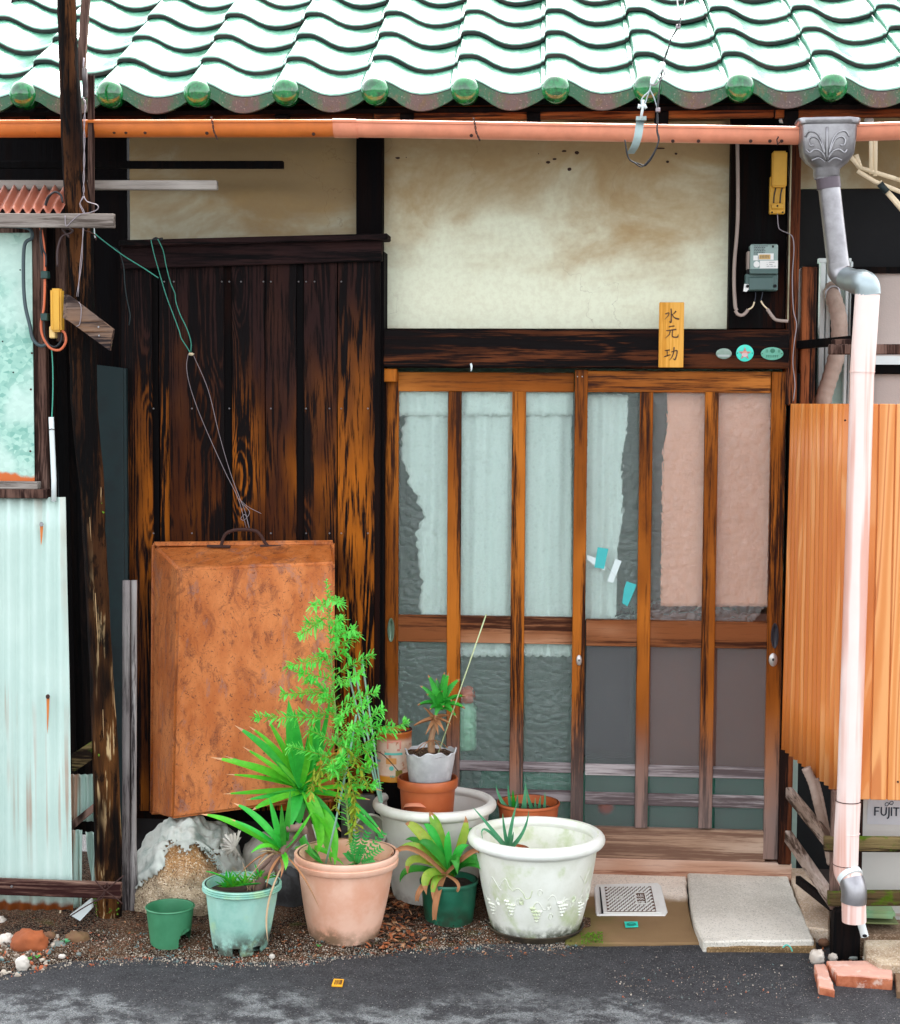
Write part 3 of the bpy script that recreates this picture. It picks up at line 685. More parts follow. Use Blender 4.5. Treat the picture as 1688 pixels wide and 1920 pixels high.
# ================================================================== GROUND
def asphalt():
    m = N('worn_asphalt'); p = m.pos(rnd=False)
    v = m.vor(p, 230, out='Color'); vd = m.vor(p, 230); sp = m.n('ShaderNodeSeparateColor'); m.put(sp.inputs[0], v)
    big = m.noise(p, 2.2, 5, .6); mid = m.noise(p, 14, 4, .6); fine = m.noise(p, 420, 3, .7)
    c = m.mix(m.ss(mid, .3, .7), lin(42,42,45), lin(66,66,68))
    x, y, z = m.z()
    yy = m.math('ADD', y, m.math('MULTIPLY', m.math('SUBTRACT', big, .5), 1.3))
    f1 = m.math('MULTIPLY', m.ss(yy, -1.16, -1.34), m.ss(m.noise(p, 9, 9, .72), .43, .58)); c = m.mix(m.math('MULTIPLY', f1, .85), c, lin(160,164,163)); c = m.mix(m.math('MULTIPLY', m.ss(sp.outputs[1], .3, .9), .55), c, lin(88,88,90)); c = m.mix(m.ss(sp.outputs[2], .75, .95, 0, .6), c, lin(18,18,20))
    c = m.mix(m.ss(m.noise(m.scale(p, (1,2.2,1)), 5, 4, .6), .58, .72, 0, .55), c, lin(82,84,84))
    c = m.mix(m.math('MULTIPLY', m.ss(sp.outputs[0], .93, .97), m.ss(vd, .5, .3)), c, lin(170,164,156))
    c = m.mix(m.ss(fine, .42, .6, 0, .6), c, lin(20,20,22))
    h = m.math('ADD', m.math('MULTIPLY', m.ss(vd, .6, .1), .8), fine)
    return m.fin(c, .85, m.bump(h, .8, .004), Specular_IOR_Level=.4)
M['asphalt'] = asphalt()
m = MB(); 
def gfn(u, v):
    x = -1.9+3.4*u; y = -1.9+2.1*v
    return (x, y, -.0045 + .006*noise.noise((x*2.3, y*2.3, 0)) + .0015*noise.noise((x*14, y*14, 0)))
m.grid(gfn, 110, 70); 
b = len(m.v); xs0, xs1, ys0, ys1 = -1.9, 1.5, -1.9, .2
far = 60
for q in ((-far,-far),(far,-far),(far,far),(-far,far),(xs0,ys0),(xs1,ys0),(xs1,ys1),(xs0,ys1)): m.v.append(Vector((q[0], q[1], -.012)))
for f in ((0,1,5,4),(1,2,6,5),(2,3,7,6),(3,0,4,7)): m.face([b+i for i in f])
o = m.build('ground', M['asphalt'], None, True, kind='structure')

def dirtmat():
    m = N('sandy_soil'); p = m.pos(rnd=False); n1 = m.noise(p, 7, 5, .65); v = m.vor(p, 330, out='Color'); sp = m.n('ShaderNodeSeparateColor'); m.put(sp.inputs[0], v)
    c = m.mix(m.ss(n1, .38, .6), lin(26,16,12), lin(84,62,46)); c = m.mix(m.ss(sp.outputs[0], .6, .95, 0, .6), c, lin(172,152,130)); c = m.mix(m.ss(sp.outputs[1], .9, .95, 0, .6), c, lin(150,84,50))
    c = m.mix(m.ss(m.noise(p, 9, 3), .6, .75, 0, .4), c, lin(84,96,40))
    h = m.math('ADD', m.vor(p, 320), m.math('MULTIPLY', m.noise(p, 50, 5, .7), 2.0)); return m.fin(c, .95, m.bump(h, .9, .006), Specular_IOR_Level=.1)
M['dirt'] = dirtmat()
def edgeY(x):   # where the soil bed ends and asphalt begins
    pts = [(0,1835),(120,1812),(300,1800),(500,1812),(620,1806),(750,1786),(900,1780),(1100,1772),(1200,1768)]
    return None
EDGE = [G(px, py) for px, py in ((-140,1842),(0,1828),(120,1804),(300,1793),(420,1803),(560,1802),(650,1789),(750,1778),(900,1774),(1050,1772),(1110,1764))]
def edge_at(x):
    for i in range(len(EDGE)-1):
        if x <= EDGE[i+1].x: f = (x-EDGE[i].x)/(EDGE[i+1].x-EDGE[i].x); return EDGE[i].y+(EDGE[i+1].y-EDGE[i].y)*max(f,0)
    return EDGE[-1].y
def bed_z(x, y):
    e = edge_at(x); d = y-e; h = min(1, max(0, d/.12))
    return -.006 + .022*h + .02*min(1, max(0, (d-.1)/.5)) + .008*noise.noise((x*9, y*9, 0))*h + .003*noise.noise((x*40, y*40, 0))*h
xl, xr = EDGE[0].x-.2, P(1108, 1700, -.5).x
def bfn(u, v):
    x = xl+(xr-xl)*u; e = edge_at(x)-.03; y = e+(.12-e)*v; return (x, y, bed_z(x, y))
m = MB(); m.grid(bfn, 220, 70); m.build('soil', M['dirt'], None, True, kind='structure')
# gravel along the edge
M['gravel'] = None
def stonemat():
    m = N('mixed_gravel'); p = m.pos(rnd=False); v = m.vor(p, 55, out='Color'); sp = m.n('ShaderNodeSeparateColor'); m.put(sp.inputs[0], v)
    c = m.mix(sp.outputs[0], lin(90,76,66), lin(196,184,166)); c = m.mix(m.ss(sp.outputs[1], .85, .9), c, lin(176,96,60)); c = m.mix(m.ss(sp.outputs[2], .85, .9), c, lin(96,120,118))
    return m.fin(c, .85, m.bump(m.noise(p, 200, 2), .3, .002))
M['gravel'] = stonemat()
ico = [(0,0,1),(.894,0,.447),(.276,.851,.447),(-.724,.526,.447),(-.724,-.526,.447),(.276,-.851,.447),(.724,.526,-.447),(-.276,.851,-.447),(-.894,0,-.447),(-.276,-.851,-.447),(.724,-.526,-.447),(0,0,-1)]
icf = [(0,1,2),(0,2,3),(0,3,4),(0,4,5),(0,5,1),(1,6,2),(2,7,3),(3,8,4),(4,9,5),(5,10,1),(2,6,7),(3,7,8),(4,8,9),(5,9,10),(1,10,6),(6,11,7),(7,11,8),(8,11,9),(9,11,10),(10,11,6)]
def pebble(m, c, r, rng):
    rot = Euler((rng.uniform(0,6), rng.uniform(0,6), rng.uniform(0,6))).to_matrix(); s_ = (r*rng.uniform(.8,1.3), r*rng.uniform(.7,1.2), r*rng.uniform(.4,.7))
    m.add([Vector(c) + (rot @ Vector((v[0]*s_[0], v[1]*s_[1], v[2]*s_[2])))*rng.uniform(.85,1.1) for v in ico], icf)
rng = random.Random(5); m = MB()
for i in range(6000):
    x = rng.uniform(xl+.3, xr-.02); t = rng.random()**1.8; y = edge_at(x) - .03 + t*.24 + rng.gauss(0,.02)
    if x < P(250,1780,-.6).x: y = edge_at(x)-.06 + rng.random()*.3
    r = rng.choice((.0012,.0015,.0018,.0022,.003)) * rng.uniform(.8,1.3)
    pebble(m, (x, y, max(bed_z(x,y),-.002)+r*.3), r, rng)
for i in range(90):
    x = rng.uniform(xl+.3, P(180,1780,-.6).x); y = edge_at(x) + rng.uniform(-.05,.25); r = rng.uniform(.005,.012); pebble(m, (x, y, max(bed_z(x,y),-.002)+r*.25), r, rng)
for i in range(260):
    x = rng.uniform(P(1120,1800,-.8).x, P(1500,1800,-.8).x); c = G(rng.uniform(1150,1560), rng.gauss(1840,22)); r = rng.uniform(.0012,.003); pebble(m, (c.x, c.y, r*.2-.002), r, rng)
m.build('gravel', M['gravel'], None, False, kind='stuff')['label'] = 'fine mixed gravel along the edge of the asphalt'

# ---- concrete slabs before the door
def conc(name, c1, c2, c3, moss=0.0, sc=3.0, grad=False):
    m = N(name); p = m.pos(rnd=True); n1 = m.noise(p, sc, 5, .6); sp = m.vor(m.pos(rnd=False), 260, out='Color'); s_ = m.n('ShaderNodeSeparateColor'); m.put(s_.inputs[0], sp)
    c = m.mix(m.ss(n1, .35, .65), c1, c2); c = m.mix(m.ss(s_.outputs[0], .6, .95, 0, .5), c, c3); c = m.mix(m.ss(s_.outputs[1], .85, .95, 0, .45), c, [x*.4 for x in c1])
    x, y, z = m.z()
    if grad:
        yy = m.math('ADD', y, m.math('MULTIPLY', m.math('SUBTRACT', m.noise(m.pos(rnd=False), 4, 4), .5), .4))
        c = m.mix(m.ss(yy, -.14, -.24), c, m.mix(n1, lin(104,80,56), lin(150,122,86)))
    if moss:
        xx = m.math('ADD', x, m.math('MULTIPLY', m.noise(m.pos(rnd=False), 7, 4), .25)); g = m.math('MULTIPLY', m.ss(xx, moss+.16, moss-.05), m.ss(y, -.3, -.45)); c = m.mix(m.math('MULTIPLY', g, .75), c, lin(84,92,34))
    return m.fin(c, .9, m.bump(m.math('ADD', s_.outputs[0], m.noise(p, 30, 3)), .35, .003), Specular_IOR_Level=.2)
slab_l = conc('stained_concrete', lin(196,178,160), lin(226,212,194), lin(240,230,218), moss=.12, grad=True); slab_m = conc('pale_concrete', lin(192,186,172), lin(214,208,194), lin(230,224,214)); slab_r = conc('tan_concrete', lin(176,150,124), lin(206,186,162), lin(226,212,196))
ZS = .05
def zl(py): return .052-.046*(py-1625)/143
def slab(name, pts, z, h, mat, lab, bevel=.005):
    m = MB(); q = [G(px, py, z(py) if callable(z) else z) for px, py in pts]
    # roughen the outline
    out = []
    for i in range(len(q)):
        a, b = q[i], q[(i+1) % len(q)]; k = max(2, int((b-a).length/.035))
        for j in range(k):
            t = j/k; p_ = a.lerp(b, t)
            if j: p_ += Vector((noise.noise((p_.x*30,p_.y*30,1))*.005, noise.noise((p_.x*30,p_.y*30,7))*.005, noise.noise((p_.x*12,p_.y*12,4))*.003))
            out.append(p_)
    m.poly(out, (0,0,-h)); o = m.build(name, mat, None, bevel=bevel); o['kind'] = 'structure'; o['label'] = lab; return o
slab('paving_slab', [(1060,1768),(1315,1768),(1298,1730),(1290,1690),(1286,1627),(1040,1623)], zl, .09, slab_l, 'brown stained concrete slab around the meter cover')
slab('paving_slab', [(1319,1765),(1527,1763),(1508,1716),(1494,1690),(1472,1626),(1289,1628),(1294,1690),(1302,1728)], lambda py: .060-.026*(py-1627)/138, .05, slab_m, 'pale grey concrete slab before the door')
slab('paving_slab', [(1514,1738),(1556,1744),(1556,1700),(1530,1628),(1476,1626),(1498,1690)], lambda py: .054-.016*(py-1627)/138, .08, slab_r, 'narrow tan concrete slab right of the door')
# lower concrete under the pale slab
slab('paving_slab', [(1325,1776),(1530,1775),(1528,1757),(1319,1759)], .016, .06, conc('mossy_concrete', lin(96,76,50), lin(140,112,76), lin(180,150,110)), 'rough mossy edge below the pale slab')
# ---- meter cover
cov = thing('meter_cover', 'white square water meter cover set in the brown concrete slab', 'cover', G(1182,1690,ZS))
zc = ZS-.004
def gq(pts, z): return [G(px, py, (z-zc)+.003+zl(py)) for px, py in pts]
M['lid_white'] = simple('white_enamel', lin(226,226,220), .5, var=.06, dirt=lin(190,178,160), damt=.3); M['lid_brown'] = simple('brown_recess', lin(92,66,52), .8)
outer = gq([(1119,1715),(1248,1716),(1252,1709),(1240,1660),(1234,1655),(1118,1658),(1114,1664),(1117,1710)], zc)
m = MB(); m.poly(outer, (0,0,-.02)); m.build('frame', M['lid_white'], cov, bevel=.003)
inner = gq([(1129,1711),(1240,1711),(1229,1659),(1124,1662)], zc+.002)
m = MB(); m.poly(inner, (0,0,-.004)); lid = m.build('lid', M['lid_white'], cov)
A, B, Cc, D = gq([(1139,1709),(1231,1709),(1221,1662),(1134,1663)], zc+.0032)
def uvp(u, v): return A.lerp(B, u).lerp(D.lerp(Cc, u), v)
m = MB(); m.poly([uvp(0,0),uvp(1,0),uvp(1,1),uvp(0,1)], (0,0,-.002)); m.build('recess', M['lid_brown'], lid)
m = MB()
for j in range(16):
    for i in range(11):
        if .62 < (i+.5)/11 < .84 and .25 < (j+.5)/16 < .75: continue
        u = (i + (.5 if j % 2 else 0) + .05)/11; v = (j+.15)/16
        if u > .95: continue
        for (du, dv, su, sv) in ((0,0,.055,.036),(.028,.018,.05,.034)):
            q = [uvp(u+du, v+dv), uvp(u+du+su*.8, v+dv), uvp(u+du+su*.8, v+dv+sv*.75), uvp(u+du, v+dv+sv*.75)]
            m.poly([c+Vector((0,0,.0022)) for c in q], (0,0,-.0022))
o = m.build('raised_tread', M['lid_white'], lid); o['kind'] = 'stuff'
# plate with upright characters, and oval badge
m = MB(); f = [(.63,.27),(.84,.27),(.84,.73),(.63,.73)]
for a_, b_ in ((0,1),(1,2),(2,3),(3,0)): m.bar(uvp(*f[a_])+Vector((0,0,.002)), uvp(*f[b_])+Vector((0,0,.002)), .004, .003)
m.tube([uvp(.25+.1*math.cos(t*.4), .52+.07*math.sin(t*.4))+Vector((0,0,.002)) for t in range(17)], .0012, 5)
m.build('badge_frame', M['lid_white'], lid)
def add_text(txt, size, font=None, extrude=.0006):
    cu = bpy.data.curves.new('t', 'FONT'); cu.body = txt; cu.size = size; cu.extrude = extrude; cu.align_x = 'CENTER'; cu.align_y = 'CENTER'
    to = bpy.data.objects.new('t', cu); COL.objects.link(to); dg = bpy.context.evaluated_depsgraph_get(); dg.update()
    me = bpy.data.meshes.new_from_object(to.evaluated_get(dg)); bpy.data.objects.remove(to); return me
def text_obj(txt, size, name, mat, parent, loc, M3, sx=1.0, sz=1.0):
    me = add_text(txt, size); mb = MB(); me_v = [Vector((v.co.x*sx, v.co.y*sz, v.co.z)) for v in me.vertices]
    mb.add([Vector(loc) + M3 @ v for v in me_v], [tuple(p.vertices) for p in me.polygons]); return mb.build(name, mat, parent)
tc = uvp(.735,.5)+Vector((0,0,.001)); eu = (uvp(1,0)-uvp(0,0)).normalized(); ev = (uvp(.5,1)-uvp(.5,0)).normalized()
FLATM = Matrix((tuple(eu), tuple(ev), tuple(eu.cross(ev)))).transposed()
for i, ch in enumerate(('止','水','栓')):
    text_obj(ch, .026, 'raised_character', M['lid_white'], lid, uvp(.735,.62-.135*i)+Vector((0,0,.0006)), FLATM)
m = MB(); m.poly(gq([(1128,1712),(1132,1712),(1126,1663),(1124,1663)], zc+.0035), (0,0,-.002)); m.build('slot', M['black'], lid)
mk = thing('ground_marker', 'small turquoise survey tag on the brown slab below the meter cover', 'marker', G(1184,1733,ZS))
m = MB(); m.poly(gq([(1173,1738),(1197,1737),(1196,1728),(1171,1728)], zc+.0022), (0,0,-.003)); m.build('plate', simple('turquoise_plastic', lin(40,196,172), .5), mk)
m = MB(); m.tube([G(1184+8*math.cos(t*.42), 1733+2.6*math.sin(t*.42), zl(1733)+.0064) for t in range(16)], .0009, 5)
m.build('oval_emblem', M['dark_teal'], mk)
m = MB(); m.bar(G(1178,1733,zl(1733)+.0064), G(1190,1733,zl(1733)+.0064), .0025, .001); m.build('lettering', M['dark_teal'], mk)
yk = thing('road_marker', 'small yellow boundary marker pressed into the asphalt', 'marker', G(633,1842,0))
YM = simple('yellow_marker_paint', lin(236,166,30), .6)
m = MB(); m.poly([G(x_, y_, .0035) for x_, y_ in ((622,1847),(642,1848),(645,1836),(626,1835))], (0,0,-.006)); m.build('plate', YM, yk, bevel=.0008)
m = MB()
for i in range(6): m.bar(G(627+i*2.3,1846,.0042), G(629.5+i*2.3,1838,.0042), .0012 if i % 2 else .002, .001)
m.bar(G(639,1846,.0042), G(641,1838,.0042), .004, .001)
m.build('lettering', simple('brown_print', lin(70,36,14), .7), yk)
# ================================================================== LEFT SIDE: shed, posts, cables
def proj(p):
    d = CR.transposed() @ (Vector(p) - CAM); return (W0/2 + F*d.x/-d.z, H0/2 - F*d.y/-d.z)
def rustsheet(name, base, base2, rust, horiz=False, zr=None, cut=(.56,.66), gloss=.45, metal=0.0, drips=True):
    m = N(name); p = m.pos(rnd=True); pw = m.pos(rnd=False)
    n1 = m.noise(p, 6, 4, .6); c = m.mix(n1, base, base2)
    if drips:
        d = m.noise(m.scale(pw, (42, 3, 1.1)), 1.0, 2, .5); d2 = m.noise(m.scale(pw, (1, 1, .6)), 3.0, 3, .5)
        f = m.math('MULTIPLY', m.ss(d, cut[0]-.03, cut[1]-.02), m.ss(d2, .36, .58)); c = m.mix(m.math('MULTIPLY', f, .7), c, rust)
    if zr:
        x, y, z = m.z(); zz = m.math('ADD', z, m.math('MULTIPLY', m.math('SUBTRACT', m.noise(p, 22, 4), .5), .05)); c = m.mix(m.ss(zz, zr[1], zr[0]), c, m.mix(n1, [r*.5 for r in rust], rust))
    return m.fin(c, gloss, m.bump(m.noise(p, 40, 3), .08, .003), metal)
zb = P(60, 1705, -.72).z
M['tin_white'] = rustsheet('rust_streaked_tin', lin(172,198,188), lin(204,222,212), lin(160,84,34), zr=(zb+.012, zb+.035))
M['tin_side'] = rustsheet('pale_green_tin', lin(150,190,176), lin(206,222,212), lin(176,96,44), cut=(.5,.6))
m_ = N('galvanised_steel'); p_ = m_.pos(rnd=False); vc = m_.vor(m_.scale(p_, (1,1,1.3)), 60, out='Color'); s_ = m_.n('ShaderNodeSeparateColor'); m_.put(s_.inputs[0], vc)
c_ = m_.mix(s_.outputs[0], lin(112,168,152), lin(166,206,190)); c_ = m_.mix(m_.ss(m_.noise(p_, 5, 4), .4, .6, 0, .75), c_, lin(196,220,208))
z_ = m_.z()[2]; zg = P(30, 902, -.70).z; zz = m_.math('ADD', z_, m_.math('MULTIPLY', m_.math('SUBTRACT', m_.noise(p_, 18, 4), .5), .05)); c_ = m_.mix(m_.ss(zz, zg+.03, zg+.018), c_, lin(196,98,36))
M['galv'] = m_.fin(c_, .5, m_.bump(m_.noise(p_, 10, 2), .05, .004), .1)
M['tin_rust'] = rustsheet('rusty_roof_tin', lin(138,66,42), lin(178,112,86), lin(110,50,30), drips=False, gloss=.5)
M['post_wood'] = wood('old_log_wood', lin(5,3,3), lin(28,15,10), lin(92,56,30), 'Z', 1.3, .44, .74, .9, freq=20, bmp=1.0)
q_ = N.__new__(N); q_.mat = M['post_wood']; q_.t = q_.mat.node_tree; q_.b = q_.t.nodes['Principled BSDF']; src_ = q_.b.inputs['Base Color'].links[0].from_socket; pp_ = q_.pos(rnd=False)
s1_ = q_.noise(q_.scale(pp_, (34,34,2.2)), 1.0, 4, .65); s2_ = q_.noise(q_.scale(pp_, (5,5,1.6)), 1.0, 3, .6); zz_ = q_.ss(q_.math('ADD', q_.z()[2], q_.math('MULTIPLY', s2_, .4)), 1.75, .5)
c_ = q_.mix(q_.math('MULTIPLY', q_.ss(s2_, .40, .58), zz_), src_, q_.mix(q_.ss(s1_, .35, .6), lin(34,19,11), lin(112,70,34)))
c_ = q_.mix(q_.math('MULTIPLY', q_.math('MULTIPLY', q_.ss(s1_, .56, .60), q_.ss(s2_, .42, .52)), zz_), c_, lin(206,176,130)); c_ = q_.mix(q_.ss(q_.noise(q_.scale(pp_, (1,1,.3)), 30, 4, .7), .52, .62, 0, .8), c_, lin(8,5,4)); q_.put(q_.b.inputs['Base Color'], c_)
M['frame_wood'] = wood('weathered_frame_wood', lin(40,24,20), lin(98,72,62), lin(150,124,112), 'Z', 1.3, .3, .8, .85, bmp=.6)
def mossy(name, axis='X'):
    m_ = wood(name, lin(26,18,12), lin(76,58,38), lin(130,114,76), axis, 1.2, .3, .65, .95, knots=False, bmp=.8)
    t = m_.node_tree; b = t.nodes['Principled BSDF']; src = b.inputs['Base Color'].links[0].from_socket
    q = N.__new__(N); q.mat = m_; q.t = t; q.b = b
    p = q.pos(rnd=False); nz = q.noise(p, 24, 4, .6); g = q.n('ShaderNodeNewGeometry'); s = q.n('ShaderNodeSeparateXYZ'); q.put(s.inputs[0], g.outputs['Normal'])
    f = q.ss(q.math('ADD', nz, q.math('MULTIPLY', s.outputs[2], .12)), .52, .74); q.put(b.inputs['Base Color'], q.mix(f, src, q.mix(q.noise(p, 60, 3), lin(44,66,10), lin(92,116,24)))); return m_
M['mossy'] = mossy('mossy_wood'); M['mossy_z'] = mossy('mossy_post_wood', 'Z')

M['pink_pipe'] = rustsheet('pink_faded_pipe2', lin(232,204,194), lin(242,222,214), lin(206,140,116), cut=(.48,.62), gloss=.5)
# ---- leaning log post
pc = [(-40,121,33),(0,123,34),(107,128,36),(213,135,40),(320,140,42),(426,148,50),(530,151,52),(639,154,50),(745,158,51),(851,167,51),(920,172,47),(993,175,46),(1080,181,45),(1250,190,44),(1400,197,50),(1600,202,53),(1700,205,50),(1756,206,42)]
post = thing('log_post', 'tall leaning rough log post in front of the gutter, mossy at its foot', 'post', G(206,1752,0), None)
path, rad = [], []
for y, x, w_ in pc:
    Y = -.755 + (y+40)/1800*.16; path.append(P(x, y, Y)); rad.append(w_*PX(Y)/2)
pb, rb_ = [], []
for i in range(len(path)-1):
    for k in range(8): f = k/8; pb.append(path[i].lerp(path[i+1], f)); rb_.append(rad[i]*(1-f)+rad[i+1]*f)
pb.append(path[-1]); rb_.append(rad[-1])
m = MB()
def logfn(t, a):
    v = 1 + .16*noise.noise((math.cos(a)*1.3, math.sin(a)*1.3, t*9)) + .05*noise.noise((math.cos(a)*5, math.sin(a)*5, t*16)) + .05*noise.noise((math.cos(a)*6, math.sin(a)*6, t*60)) - .07*max(0, noise.noise((math.cos(a)*9, math.sin(a)*9, t*4)))
    for (ta, aa, dd) in ((.30,1.0,.12),(.56,2.0,.14),(.76,4.2,.10)):
        da = abs((a-aa+math.pi) % (2*math.pi) - math.pi); v += dd*math.exp(-((t-ta)/.012)**2 - (da/.35)**2)
    return v
m.tube(pb, rb_, 40, fn=logfn); m.build('trunk', M['post_wood'], post, True)
# moss patches and pale scars standing slightly proud on the log
def on_log(y, dx, off=.0):
    for i in range(len(pc)-1):
        if pc[i][0] <= y <= pc[i+1][0]: f = (y-pc[i][0])/(pc[i+1][0]-pc[i][0]); x = pc[i][1]+(pc[i+1][1]-pc[i][1])*f; w_ = pc[i][2]+(pc[i+1][2]-pc[i][2])*f
    Y = -.755 + (y+40)/1800*.16; r = w_*PX(Y)/2; s = dx; return P(x, y, Y) + Vector((s*r*1.0, -r*math.sqrt(max(0,1-s*s))*1.0 - off, 0))
M['moss'] = simple('green_moss', lin(84,120,14), .95, var=.5, sc=60, bmp=.8, bsc=120); M['scar'] = simple('pale_bare_wood', lin(186,152,108), .85, var=.3, sc=40)
rng = random.Random(21)
def clump(m, c, r, n, rng, fl=.5):
    for i in range(n):
        q = Vector((rng.gauss(0,r[0]), rng.gauss(0,r[1]), rng.gauss(0,r[2]))); pebble(m, Vector(c)+q, rng.uniform(.003,.006), rng)
m = MB()
for y, dx, n in ((1690,-.75,16),(1710,-.7,22),(1728,-.65,26),(1745,-.6,20),(1705,.2,6),(1725,.3,8),(1700,.75,8),(1740,.7,8),(1400,-.2,2),(951,.9,4)): clump(m, on_log(y, dx, -.002), (.005,.002,.014), n, rng)
m.build('moss', M['moss'], post, False, kind='stuff')
m = MB()
for i in range(4):
    y = rng.choice([rng.uniform(1150,1680), rng.uniform(1280,1680), rng.uniform(900,1150)]); dx = rng.uniform(-.1,.92); a = on_log(y, dx, .001); b = on_log(min(1750,y+rng.uniform(30,130)), dx+rng.uniform(-.04,.04), .001)
    wv = rng.uniform(.0015,.004); m.ribbon([a, a.lerp(b,.5)+Vector((0,-.0025,0)), b], wv, 5, up=(0,-1,0), fold=-.2)
m.build('bare_streak', M['scar'], post, False, kind='stuff')
# ---- split grey post
sp_ = thing('split_post', 'grey split half-round post leaning beside the dark log post', 'post', G(243,1725,.02))
for side, px0, px1, pw in ((-1, 237.5, 236, 15.5), (1, 251.5, 250, 11.5)):
    pts = [P(px0+(px1-px0)*t - 0, 1088+660*t, -.50-.05*t) for t in [i/16 for i in range(17)]]; m = MB()
    m.tube(pts, [pw*PX(-.5)/2*(1+.04*noise.noise((i*.8,side*3,0)) + (.35 if i > 12 and side > 0 else 0)) for i in range(17)], 14, fn=lambda t, a: 1+.05*noise.noise((math.cos(a)*4, math.sin(a)*4, t*9)))
    m.build('half', M['grey_log'], sp_, True)
# ---- sticks and insulator tied to the log
st = thing('batten', 'thin grey batten nailed upright behind the top of the log post', 'batten', P(171, 400, -.66))
m = MB(); m.bar(P(171,402,-.655), P(171,141,-.655), .020, .014, up=(0,-1,0)); m.build('strip', M['frame_wood'], st, bevel=.001)
st = thing('batten', 'short leaning grey batten rising above the gutter by the log post', 'batten', P(152, 130, -.68))
m = MB(); m.bar(P(151,150,-.68), P(163,-30,-.68), .026, .018, up=(0,-1,0)); m.build('strip', M['frame_wood'], st, bevel=.001)
tw = thing('stay_wire', 'twisted wire running down the log post from its insulator to the tilted board', 'wire', P(148, 545, -.76))
m = MB(); m.tube(PP([(159,128),(159,150),(160,170),(160,182)], -.735), .009, 8); m.build('insulator', M['grey_log'], tw, True)
m = MB(); m.tube(PP([(157,108),(156,122),(157,130)], -.735), .003, 5); m.build('hook', M['wire'], tw, True)
twist([(155,182),(160,196),(158,230),(158,290),(157,340),(157,368)], -.76, .0013, .0022, 22, 'twisted_wire', tw, M['wire'])
twist([(157,368),(150,382),(157,398),(156,412),(156,430),(153,480),(149,520),(145,556)], -.815, .0013, .0022, 20, 'twisted_wire', tw, M['wire'])
m = MB(); m.tube(bez(PP([(157,368),(164,378),(182,384),(183,392),(170,398),(150,402),(135,414),(124,424),(122,404)], -.825), 40), .0016, 5); m.build('wire_loop', M['wire'], tw, True)
# ---- crossbars
def plank(name, lab, cat, a, b, w, h, mat, up=(0,0,1), group=None, bev=.002):
    t = thing(name, lab, cat, (Vector(a)+Vector(b))/2, group); m = MB(); m.bar(a, b, w, h, up=up); m.build('board', mat, t, bevel=bev); return t
plank('crossbar', 'short grey wooden crossbar wired to the log post beside the rusty tin roof', 'board', P(-60,413,-.81), P(215,414,-.81), .022, .044, M['grey_rail'])
t_ = plank('clothes_pole', 'long square pale pole reaching out behind the log post under the gutter', 'pole', P(-80,347,-.47), P(408,347.5,-.47), .028, .031, M['grey_rail'], bev=.003)
plank('eave_bar', 'dark bar end in the shade above the small plaster panel', 'bar', P(-20,309,-.15), P(532,309,-.15), .025, .026, M['dark_wood'])
# diagonal board and rail
tb = thing('tilted_board', 'short grey board nailed askew across the log post, stained orange and green', 'board', P(165,600,-.80))
m = MB(); m.quadslab(PP([(128,601),(205,657),(212,617),(128,553)], -.80), (0,.02,0)); m.quadslab([P(118,596,-.79),P(128,601,-.80),P(128,553,-.80),P(120,551,-.79)], (0,.02,0))
M['tilt'] = wood('stained_board_wood', lin(42,34,34), lin(112,96,88), lin(168,110,40), 'X', 1.2, .3, .8, .85, bmp=.5); m.build('board', M['tilt'], tb)
for x, y in ((185,613),(186,629)): oval(tb, 'nail', x, y, 1.8, 1.8, -.8005, .003, M['metal_grey'], 8)
m = MB(); m.tube(bez(PP([(148,566),(152,575),(152,592),(149,608),(143,612)], -.803), 12), .0014, 5); m.build('wire_loop', M['wire'], tb, True)
lr = thing('low_rail', 'brown wooden rail across the foot of the corrugated sheet, wired to the log post', 'rail', P(110,1665,-.775))
m = MB(); m.bar(P(-60,1660,-.785), P(228,1670,-.775), .026, .052); m.build('board', wood('brown_rail_wood', lin(48,24,22), lin(88,54,46), lin(150,124,108), 'X', 1.2, .3, .85, .85, bmp=.7), lr, bevel=.003)
oval(lr, 'screw', 22, 1662, 2.6, 2.6, -.7985, .003, M['metal_grey'], 10)
for pth in ([(133,1717),(160,1700),(185,1685),(200,1668),(232,1642)], [(178,1650),(188,1662),(200,1672),(215,1682),(231,1696)], [(180,1690),(192,1684),(196,1672),(190,1662)], [(203,1664),(201,1656),(196,1664)]):
    m = MB(); m.tube(bez(PP(pth, -.805), 14), .0022, 5); m.build('wire_tie', M['rust_dark'], lr, True)

# ---- tin shed
shed = thing('tin_shed', 'narrow tin-clad shed with pale corrugated sheet and galvanised panel', 'shed', G(60,1740,0))
def corr(x0, x1t, x1b, y0, y1, Y, period, amp, name, mat, par, x0b=None, Yb=None, ph=0.0, wob=.0, n=None, rag=0.0):
    m = MB(); xa = P(x0, (y0+y1)/2, Y).x
    def fn(u, v):
        xl_ = x0 + ((x0b if x0b is not None else x0)-x0)*(1-v); xr_ = x1b + (x1t-x1b)*v
        py = y1+(y0-y1)*v + (rag*noise.noise((u*8, 0, 5)) if v == 0 else 0); px_ = xl_+(xr_-xl_)*u; yy = Y if Yb is None else Yb+(Y-Yb)*v
        q = P(px_, py, yy); q.y += amp*math.sin((px_/period)*2*math.pi+ph) + wob*noise.noise((q.x*5, q.z*3, 2)); return q
    nn = n or max(12, int(abs(x1t-x0)/period*10)); m.grid(fn, nn, 12); o = m.build(name, mat, par, True); s = o.modifiers.new('t', 'SOLIDIFY'); s.thickness = .0012; s.offset = 1; return o
cs = corr(-70, 122, 138, 932, 1706, -.725, 24, .0065, 'corrugated_sheet', M['tin_white'], shed, wob=.006, n=120)
